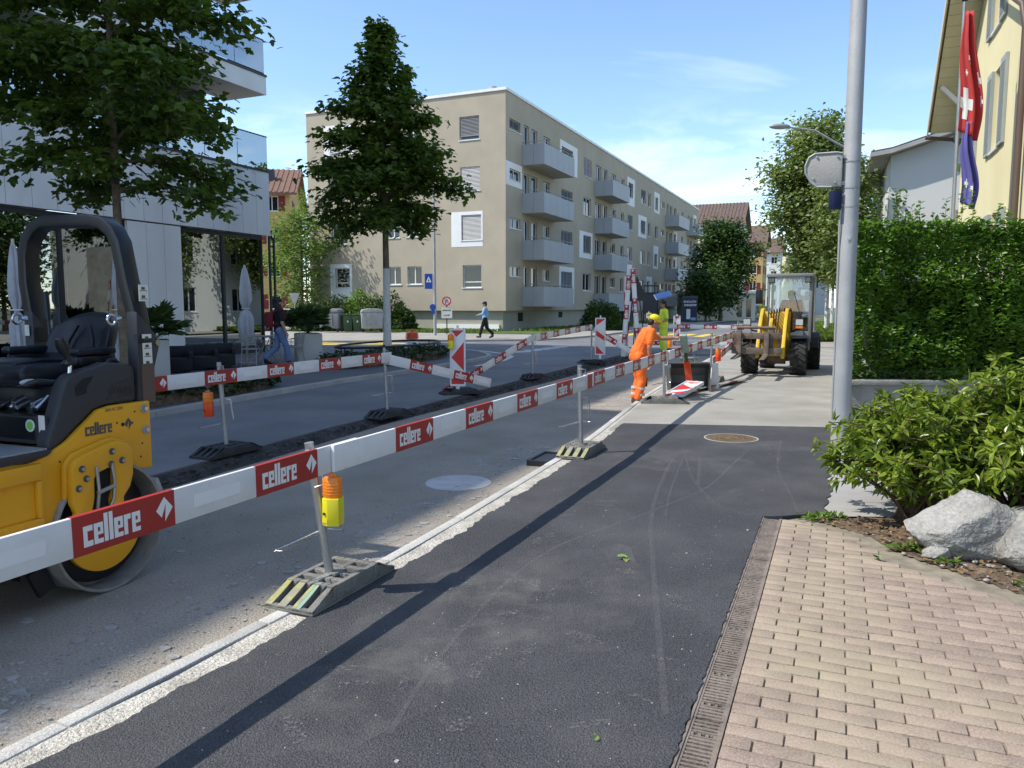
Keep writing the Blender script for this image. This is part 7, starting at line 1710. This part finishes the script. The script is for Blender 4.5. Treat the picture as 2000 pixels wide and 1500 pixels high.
# flagpole with hanging flags
fp_ = at(1858,470,13.5); t = thing('flagpole', 'slim steel flagpole in front of the yellow house', 'flagpole', (fp_.x,fp_.y,0)); ft = at(1873,2,13.5).z
MB().cyl((0,0,0),(0,0,ft),.035,.028,n=14).build('pole', 'zinc', t, smooth=60); MB().ball((0,0,ft+.03),.05,6).build('finial', 'metal_dark', t, smooth=60); MB().cyl((0,0,ft-.02),(.32,-.0,ft+.06),.01,n=6).build('arm', 'zinc', t)
def flag(label, z1, z0, w, m, crosses, big=None, x0=.03):
    t = thing('flag', label, 'flag', (fp_.x+.02,fp_.y-.06,z0)); n, k = 26, 22; vs = []; fs = []; H_ = z1-z0
    def pt(a, b):   # a along width 0..1, b up 0..1
        ww = w*(.25+.75*math.sin(math.pi*min(1,(1-b)*1.05+.02)*.62)); fold = .055*math.sin(a*9+b*2.5) + .03*math.sin(a*17+b*5)
        return (x0 + a*ww + .03*math.sin(b*7), fold*(.3+a), b*H_ - .16*a*(1-b)*(H_*.6))
    for i in range(n+1):
        for j in range(k+1): vs.append(pt(j/k, i/n))
    for i in range(n):
        for j in range(k): q = i*(k+1)+j; fs.append((q,q+1,q+k+2,q+k+1))
    o = MB().add(vs, fs).build('cloth', m, t, smooth=60); o.modifiers.new('t', 'SOLIDIFY').thickness = .004
    cm = MB()
    def patch(a0, a1, b0, b1):
        g = 6; base = len(cm.v); 
        for i in range(g+1):
            for j in range(g+1): x, y, z = pt(a0+(a1-a0)*j/g, b0+(b1-b0)*i/g); cm.v.append((x, y-.007, z))
        for i in range(g):
            for j in range(g): q = base+i*(g+1)+j; cm.f.append((q,q+1,q+g+2,q+g+1))
    for a, b, s in crosses: patch(a-s, a+s, b-s*.2, b+s*.2); patch(a-s*.35, a+s*.35, b-s*.55, b+s*.55)
    if big: a, b = big; patch(a-.26,a+.26,b-.045,b+.045); patch(a-.10,a+.10,b-.13,b+.13)
    cm.build('white_crosses', 'white_paint', t, smooth=60)['kind'] = 'stuff'
flag('red flag with a big white cross hanging on the flagpole', at(1870,25,13.5).z, at(1870,255,13.5).z, .36, 'flag_red', [(.5,.62,.10),(.85,.46,.12),(.9,.3,.08),(.3,.5,.05)], (.22,.24), -.05)
flag('violet blue flag with white stars hanging below the red one', at(1870,240,13.5).z, at(1880,395,13.5).z, .27, 'flag_blue', [(.6,.2,.16),(.25,.25,.1),(.5,.75,.06)], None, .05)
# pole with blue crossing sign, no-turn sign, give-way back
sp = gp(850,655,.05); t = thing('sign_pole', 'tall slim grey pole with blue crossing sign', 'sign pole', sp)
MB().cyl((0,0,0),(0,0,7.6),.085,.05,n=12).build('pole', 'pole_grey', t, smooth=60)
f_ = MB().b(-.50,-.10,-.07,-.05,2.38,3.15).build('sign_plate', 'sign_blue', t); MB().add([(-.44,-.072,2.72),(-.16,-.072,2.72),(-.30,-.072,3.02)], [(0,1,2)]).build('white_triangle', 'white_paint', f_); MB().add([(-.335,-.074,2.76),(-.265,-.074,2.76),(-.29,-.074,2.92)], [(0,1,2)]).build('walker', 'pocket_dark', f_)
MB().cyl((-.1,-.08,1.45),(-.1,-.06,1.45),.16,n=20).build('round_sign', 'sign_blue', t); MB().cyl((-.1,-.08,1.20),(-.1,-.06,1.20),.12,n=20).build('small_round_sign', 'sign_blue', t)
np_ = at(873,651,41.5); t = thing('no_turn_sign', 'round red ringed no right turn sign above a white panel', 'road sign', (np_.x,np_.y,.05)); zc = at(873,590,41.5).z; Z90 = Matrix.Translation((0,-.03,zc)) @ Matrix.Rotation(R(90),4,'X')
MB().cyl((0,0,0),(0,0,zc),.03,n=8).build('post', 'metal_dark', t); MB().lathe([(.001,0),(.24,0),(.24,.02),(.001,.02)],32,Z90).build('disc', 'white_paint', t); MB().lathe([(.185,.021),(.25,.021),(.25,.03),(.185,.03)],32,Z90).build('red_ring', 'sign_red', t)
MB().tube([(-.06,-.055,zc-.13),(-.06,-.055,zc-.02),(-.02,-.055,zc+.05),(.07,-.055,zc+.06)], .022, 6).build('arrow', 'pocket_dark', t); MB().bar((-.13,-.062,zc+.14),(.14,-.062,zc-.13),.012,.03).build('red_bar', 'sign_red', t)
pz = at(873,612,41.5).z; pl_ = MB().b(-.29,.29,-.035,-.015,pz-.31,pz+.28).build('text_panel', 'sticker', t)
rnd_ = random.Random(5)
for z, w_ in ((.08,.44),(-.18,.30)):           # two short lines of small dark print
    pm = MB(); x = -w_/2
    while x < w_/2: d_x = rnd_.uniform(.02,.045); pm.b(x,min(x+d_x,w_/2),-.0385,-.0355,pz+z,pz+z+rnd_.uniform(.045,.075)); x += d_x+.012
    pm.build('print_line', 'sticker_print', pl_)['kind'] = 'stuff'
gv = at(577,645,46); t = thing('give_way_sign', 'grey back of a triangular give way sign on a post', 'road sign', (gv.x,gv.y,.05)); za, zb_ = at(577,574,46).z, at(577,600,46).z
MB().cyl((0,.04,0),(0,.04,za),.035,n=8).build('post', 'zinc_dull', t); MB().add([(-.32,0,za),(.32,0,za),(0,0,zb_),(-.32,.02,za),(.32,.02,za),(0,.02,zb_)], [(0,1,2),(5,4,3),(0,3,4,1),(1,4,5,2),(2,5,3,0)]).build('plate', 'zinc_dull', t)
cn = gp(805,684,-.03); t = thing('bollard_cap', 'small red and white warning cone with red cap on road', 'cone', cn)
MB().lathe([(.001,0),(.27,0),(.25,.05),(.20,.30),(.20,.42),(.001,.42)],20).build('base', 'white_paint', t, smooth=40); MB().lathe([(.001,.42),(.24,.42),(.22,.62),(.12,.68),(.001,.68)],20).cyl((0,0,.66),(0,0,.78),.04,n=8).build('cap', 'lamp_red', t, smooth=40)
# solar panel mast, dark frame, small sign, poster stand
so = at(1293,660,38); t = thing('solar_mast', 'tilted blue solar panel on a dark mast behind workers', 'solar panel', (so.x,so.y,0)); zs = at(1293,577,38).z
MB().cyl((.0,.0,-.03),(0,0,zs),.04,n=8).build('mast', 'metal_dark', t); Mt = Matrix.Translation((0,0,zs)) @ Matrix.Rotation(R(-14),4,'Y') @ Matrix.Rotation(R(30),4,'X'); MB().b(-.38,.38,-.25,.25,0,.03,Mt).build('panel', 'solar', t); MB().b(-.40,.40,-.27,.27,-.012,-.001,Mt).build('panel_frame', 'zinc_dull', t)
fr_ = at(1270,640,52); t = thing('notice_frame', 'dark empty notice frame on posts before the beige block', 'frame', (fr_.x,fr_.y,.05)); 
MB().b(-.5,-.44,-.03,.03,0,2.9).b(.44,.5,-.03,.03,0,2.9).b(-.44,.44,-.03,.03,2.82,2.9).b(-.44,.44,-.03,.03,2.35,2.42).b(-.44,.44,-.03,.03,1.0,1.05).build('frame', 'metal_dark', t); MB().b(-.44,.44,-.01,.01,1.05,2.35).build('panel', 'anthracite', t)
sm = at(1267,634,44); t = thing('small_sign', 'small white square sign on a short post', 'sign', (sm.x,sm.y,.05)); MB().cyl((0,0,0),(0,0,1.2),.025,n=8).build('post', 'lamp_yellow', t); MB().b(-.14,.14,-.02,.0,.82,1.12).build('plate', 'sticker', t); MB().b(-.1,.1,-.024,-.0205,.95,.99).b(-.1,.1,-.024,-.0205,1.03,1.06).build('print', 'sticker_print', t)
ps = at(1347,612,66); t = thing('poster_stand', 'dark blue advertising poster stand reading ENDLICH', 'poster stand', (ps.x,ps.y,.05), R(-12)); MB().b(-.62,.62,-.10,.10,.12,2.35).build('case', 'anthracite', t, bevel=.02); MB().b(-.55,.55,-.115,-.102,.25,2.2).build('poster', 'poster_navy', t); MB().b(-.55,.55,-.09,.09,-.05,.12).build('foot', 'concrete', t)
for tx, z, s in (('ENDLICH',1.80,.25),): o = link('lettering', text_mesh(tx, s, bold=.004), 'white_paint', t); o.rotation_euler = (R(90),0,0); o.location = (0,-.12,z)
pm = MB(); x = -.46
while x < .46: pm.b(x,x+.05,-.122,-.117,1.50,1.68); pm.b(x+.05,x+.085,-.122,-.117,1.50+.06*(int(x*50) % 3),1.55+.06*(int(x*50) % 3)); x += .115
pm.build('print_line', 'white_paint', t)['kind'] = 'stuff'
MB().b(-.28,.05,-.12,-.116,.4,1.25).build('poster_patch', 'sticker', t); MB().b(.1,.5,-.12,-.116,.3,.55).build('poster_patch', 'shirt_blue', t)
t = thing('parking_sign', 'small white sign board before the far garden wall', 'sign', at(1477,600,84).xy.to_3d()+V((0,0,.05))); MB().cyl((0,0,0),(0,0,2.2),.04,n=8).build('post', 'zinc_dull', t); MB().b(-.3,.3,-.03,-.01,1.6,2.4).build('plate', 'white_paint', t); MB().b(-.16,.16,-.034,-.031,1.85,2.15).build('print', 'sign_red', t)
t = thing('cabinet', 'pale grey utility cabinet beside the garden wall', 'cabinet', at(1482,606,84).xy.to_3d()+V((.5,0,.05))); MB().b(-.4,.4,-.2,.2,0,1.1).build('case', 'cream_render', t, bevel=.02); MB().b(-.42,.42,-.22,.22,1.1,1.16).build('lid', 'concrete', t)
for u, v, lab, w, h in ((1582,552,'upper blue direction sign right of the loader cab',.75,.5),(1573,574,'lower blue direction sign right of the loader cab',.75,.62)):
    p = at(u, v, 38); t = thing('blue_sign', lab, 'road sign', (p.x,p.y,0), R(-12)); MB().cyl((w*.3,.05,0),(w*.3,.05,p.z+.2),.04,n=8).build('post', 'zinc_dull', t); b_ = MB().b(-w/2,w/2,-.02,.02,p.z-h/2,p.z+h/2).build('plate', 'sign_blue', t); MB().add([(-w*.3,-.022,p.z-.02),(-w*.05,-.022,p.z-.15),(-w*.05,-.022,p.z+.1),(w*.25,-.022,p.z+.15),(w*.25,-.022,p.z+.2),(-w*.3,-.022,p.z+.2)], [(0,1,2,3,4,5)]).build('print', 'white_paint', b_)
# bins
def bin4(label, p, rz, m):
    t = thing('waste_container', label, 'waste container', p, rz, 'wheeled bins at the beige block')
    w, d, h = .62, .42, 1.12
    b = MB().add([(-w*.92,-d*.85,.2),(w*.92,-d*.85,.2),(w*.92,d*.85,.2),(-w*.92,d*.85,.2),(-w,-d,h),(w,-d,h),(w,d,h),(-w,d,h)], [(0,3,2,1),(4,5,6,7),(0,1,5,4),(1,2,6,5),(2,3,7,6),(3,0,4,7)]); b.build('body', m, t, bevel=.04)
    MB().prism([(-w-.03,h),(w+.03,h),(w*.9,h+.16),(w*.4,h+.22),(-w*.4,h+.22),(-w*.9,h+.16)], -d-.03, d+.03, Matrix(((1,0,0,0),(0,0,1,0),(0,1,0,0),(0,0,0,1)))).build('lid', m, t, bevel=.03)
    for x in (-.5,.5):
        for y in (-.3,.3): MB().cyl((x,y-.03,.09),(x,y+.03,.09),.09,n=14).b(x-.02,x+.02,y-.05,y+.05,.09,.24).build('castor', 'roller_black', t)
    for x in (-w-.05,w): MB().cyl((x,0,h-.12),(x+.05,0,h-.12),.035,n=8).build('trunnion', 'zinc_dull', t)
    for k in range(3): MB().b(-.4+.3*k,-.36+.3*k,-d-.012,-d*.88,.35,h-.1).build('rib', m, t)
def bin2(label, p, rz):
    t = thing('wheelie_bin', label, 'waste bin', p, rz, 'wheeled bins at the beige block')
    MB().add([(-.22,-.24,.06),(.22,-.24,.06),(.22,.24,.06),(-.22,.24,.06),(-.29,-.33,.95),(.29,-.33,.95),(.29,.30,.95),(-.29,.30,.95)], [(0,3,2,1),(4,5,6,7),(0,1,5,4),(1,2,6,5),(2,3,7,6),(3,0,4,7)]).build('body', 'plastic_green', t, bevel=.02)
    MB().b(-.31,.31,-.36,.36,.952,1.02).build('lid', 'plastic_green', t, bevel=.02); MB().cyl((-.25,.30,.1),(.25,.30,.1),.1,n=14).build('wheels', 'roller_black', t); MB().cyl((-.2,.38,.93),(.2,.38,.93),.018,n=8).build('handle', 'plastic_green', t); MB().b(-.04,.04,-.30,-.285,.55,.72).build('tag', 'sticker', t)
p = at(648,650,44.3); bin4('dark grey four wheeled container at left of the bins', (p.x,p.y,.08), R(-12), 'loader_grey')
p = at(727,650,43.8); bin4('light grey dented container right of the green bins', (p.x,p.y,.08), R(14), 'zinc_dull')
for u, lab in ((681,'dark green wheelie bin next to the grey container'),(700,'dark green wheelie bin next to the light container')): p = at(u,650,44.2); bin2(lab, (p.x,p.y,.08), R(4))
# ------------------------------------------------------------------ cafe terrace
def parasol(label, p, thin=.85):
    t = thing('parasol', label, 'parasol', p); MB().cyl((0,0,0),(0,0,2.55),.024,n=10).build('pole', 'soffit_cream', t, smooth=60); MB().lathe([(.001,0),(.25,0),(.25,.05),(.04,.08),(.001,.08)],20).build('foot', 'concrete', t)
    n, k = 18, 28; vs = []; fs = []; pr = [(.02,2.52),(.07,2.40),(.12,2.2),(.15,1.9),(.155,1.65),(.10,1.48),(.06,1.42),(.13,1.34),(.19,1.15),(.20,.95),(.17,.72),(.10,.52)]
    for r_, z in [(q*thin, z) for q, z in pr]:
        for j in range(k): a = 2*math.pi*j/k; f = 1+.28*math.sin(a*6+z*1.3)+.1*math.sin(a*11+z*4); vs.append((r_*f*math.cos(a), r_*f*math.sin(a), z+.05*math.sin(a*3+z)*(z < 1.2)))
    for i in range(len(pr)-1):
        for j in range(k): fs.append((i*k+j, i*k+(j+1) % k, (i+1)*k+(j+1) % k, (i+1)*k+j))
    MB().add(vs, fs).build('folded_canopy', 'cloth_grey', t, smooth=70); MB().tube([(.105*math.cos(a),.105*math.sin(a),1.44) for a in [2*math.pi*i/16 for i in range(16)]], .012, 6, True).build('tie', 'cloth_white', t)
parasol('closed grey parasol on the terrace by the shop glass', tuple(gp(484,712,.05)))
parasol('closed grey parasol behind the roller roll bar', tuple(at(240,740,13.2).xy.to_3d()+V((0,0,.05))), .5)
parasol('closed grey parasol at the left behind the roller seat', tuple(at(42,740,12.2).xy.to_3d()+V((0,0,.05))), .55)
def cafe_chair(label, p, rz):
    t = thing('cafe_chair', label, 'chair', p, rz, 'metal cafe chairs on the terrace')
    for x in (-.2,.2):
        MB().tube([(x,-.2,0),(x*.9,-.18,.45)], .011, 6).build('leg', 'zinc_dull', t); MB().tube([(x,.22,0),(x*.9,.16,.45),(x*.9,.24,.85)], .011, 6).build('leg', 'zinc_dull', t); MB().tube([(x*1.1,-.16,.45),(x*1.15,-.15,.66),(x*1.1,.22,.67)], .011, 6).build('arm', 'zinc_dull', t)
    MB().b(-.2,.2,-.2,.18,.44,.46).build('seat', 'zinc_dull', t)
    for k in range(5): MB().b(-.18,.18,.19+.012*k,.20+.012*k,.55+.06*k,.59+.06*k).build('back_slat', 'zinc_dull', t)
def cafe_table(label, p):
    t = thing('cafe_table', label, 'table', p); MB().b(-.35,.35,-.35,.35,.72,.745).build('top', 'loader_grey', t, bevel=.006)
    for a, b in ((-1,-1),(1,-1),(1,1),(-1,1)): MB().tube([(a*.3,b*.3,0),(a*.06,b*.06,.4),(a*.25,b*.25,.72)], .013, 6).build('leg', 'zinc_dull', t)
tb = gp(516,712,.05); cafe_table('square metal cafe table under the closed parasol', tuple(tb)); cafe_chair('metal cafe chair right of the table', (tb.x+.75,tb.y+.1,.05), R(-95)); cafe_chair('metal cafe chair behind the table', (tb.x+.05,tb.y+.8,.05), R(0)); cafe_chair('metal cafe chair in front of the table', (tb.x-.05,tb.y-.75,.05), R(175))
def palm(label, p, s):
    t = thing('palm_planter', label, 'planter', p, R(24), 'palm planters on the terrace')
    MB().b(-.32*s,.32*s,-.32*s,.32*s,0,.78*s).build('pot', 'planter', t, bevel=.012); MB().b(-.28*s,.28*s,-.28*s,.28*s,.781*s,.79*s).build('soil', 'soil', t); rnd = random.Random(int(p[0]*100)); P = []; O_ = []; st = MB()
    for k in range(34):
        a = k*2.4; el = rnd.uniform(.1,1.25); L_ = rnd.uniform(.28,.5)*s; d = V((math.cos(a)*math.cos(el),math.sin(a)*math.cos(el),math.sin(el))); c = V((0,0,.85*s)) + d*L_; st.tube([(0,0,.78*s),tuple(c)], [.007,.004], 4)
        u_ = d.cross(V((0,0,1))).normalized()
        for i in range(15): f = (i-7)/7*1.35; o = d*math.cos(f)+u_*math.sin(f); P.append(tuple(c)); O_.append(tuple(o*3))
    st.build('stalks', 'leaf_palm', t); link('fronds', leaf_cloud('fronds', np.array(P), .36*s, LANCE, .08, .2, np.array(O_), .1), 'leaf_palm', t)
palm('palm in a pale square planter behind the walking woman', tuple(gp(603,708,.05)), 1.0)
palm('palm in a pale square planter behind the roller', tuple(at(302,735,16.6).xy.to_3d()+V((0,0,.05))), 1.0)
for k, (u, v, Y, rz, lab) in enumerate(((345,740,17.6,20,'dark wicker lounge seat nearest the wall pier'),(395,738,18.3,24,'dark wicker lounge seat in the middle of the terrace'),(430,735,19.0,24,'dark wicker lounge seat nearest the parasol'))):
    p = at(u,v,Y); t = thing('lounge_seat', lab, 'armchair', (p.x,p.y,.05), R(rz), 'dark wicker lounge seats'); MB().b(-.35,.35,-.35,.35,.05,.32).build('seat', 'wicker_dark', t, bevel=.02); MB().b(-.35,.35,.25,.37,.32,.58).build('backrest', 'wicker_dark', t, bevel=.02)
    for x in (-.36,.28): MB().b(x,x+.08,-.35,.25,.32,.46).build('armrest', 'wicker_dark', t, bevel=.015)
# parked car in the side street, mostly hidden
def car(label, p, rz):
    t = thing('parked_car', label, 'car', p, rz, None); S_ = [(-2.1,.35),(-2.12,.62),(-2.0,.80),(-1.2,.92),(-.65,1.32),(-.2,1.43),(.8,1.42),(1.4,1.25),(1.95,.95),(2.08,.70),(2.05,.35)]
    XZm = Matrix(((1,0,0,0),(0,0,1,0),(0,1,0,0),(0,0,0,1))); MB().prism(S_, -.86, .86, XZm).build('body', 'car_white', t, bevel=.07)
    for y in (-.875,.862): MB().prism([(-1.05,.94),(-.60,1.28),(-.2,1.37),(.2,1.38),(.2,.94)], y, y+.013, XZm).prism([(.27,.94),(.27,1.38),(.75,1.37),(1.3,1.20),(1.5,.98)], y, y+.013, XZm).build('side_window', 'pane_dark', t)
    MB().add([(-1.17,-.7,.96),(-1.17,.7,.96),(-.68,.62,1.32),(-.68,-.62,1.32)], [(0,1,2,3)]).build('windscreen', 'pane_dark', t).location = (-.02,0,.02)
    for x in (-1.3,1.3):
        for y in (-.80,.80): w_ = MB().cyl((x,y-.1,.32),(x,y+.1,.32),.32,n=22).build('wheel', 'tyre', t, smooth=40); MB().cyl((x,y-.11,.32),(x,y+.11,.32),.2,n=18).build('rim', 'zinc_dull', w_, smooth=40)
    for y in (-.65,.65): MB().b(-2.13,-2.05,y-.16,y+.16,.62,.74).build('headlight', 'chrome', t, bevel=.02)
p = at(560,638,47); car('white car parked in the side street behind the woman', (p.x,p.y,-.03), R(8))
# window bars, gas meter etc. stay with the buildings
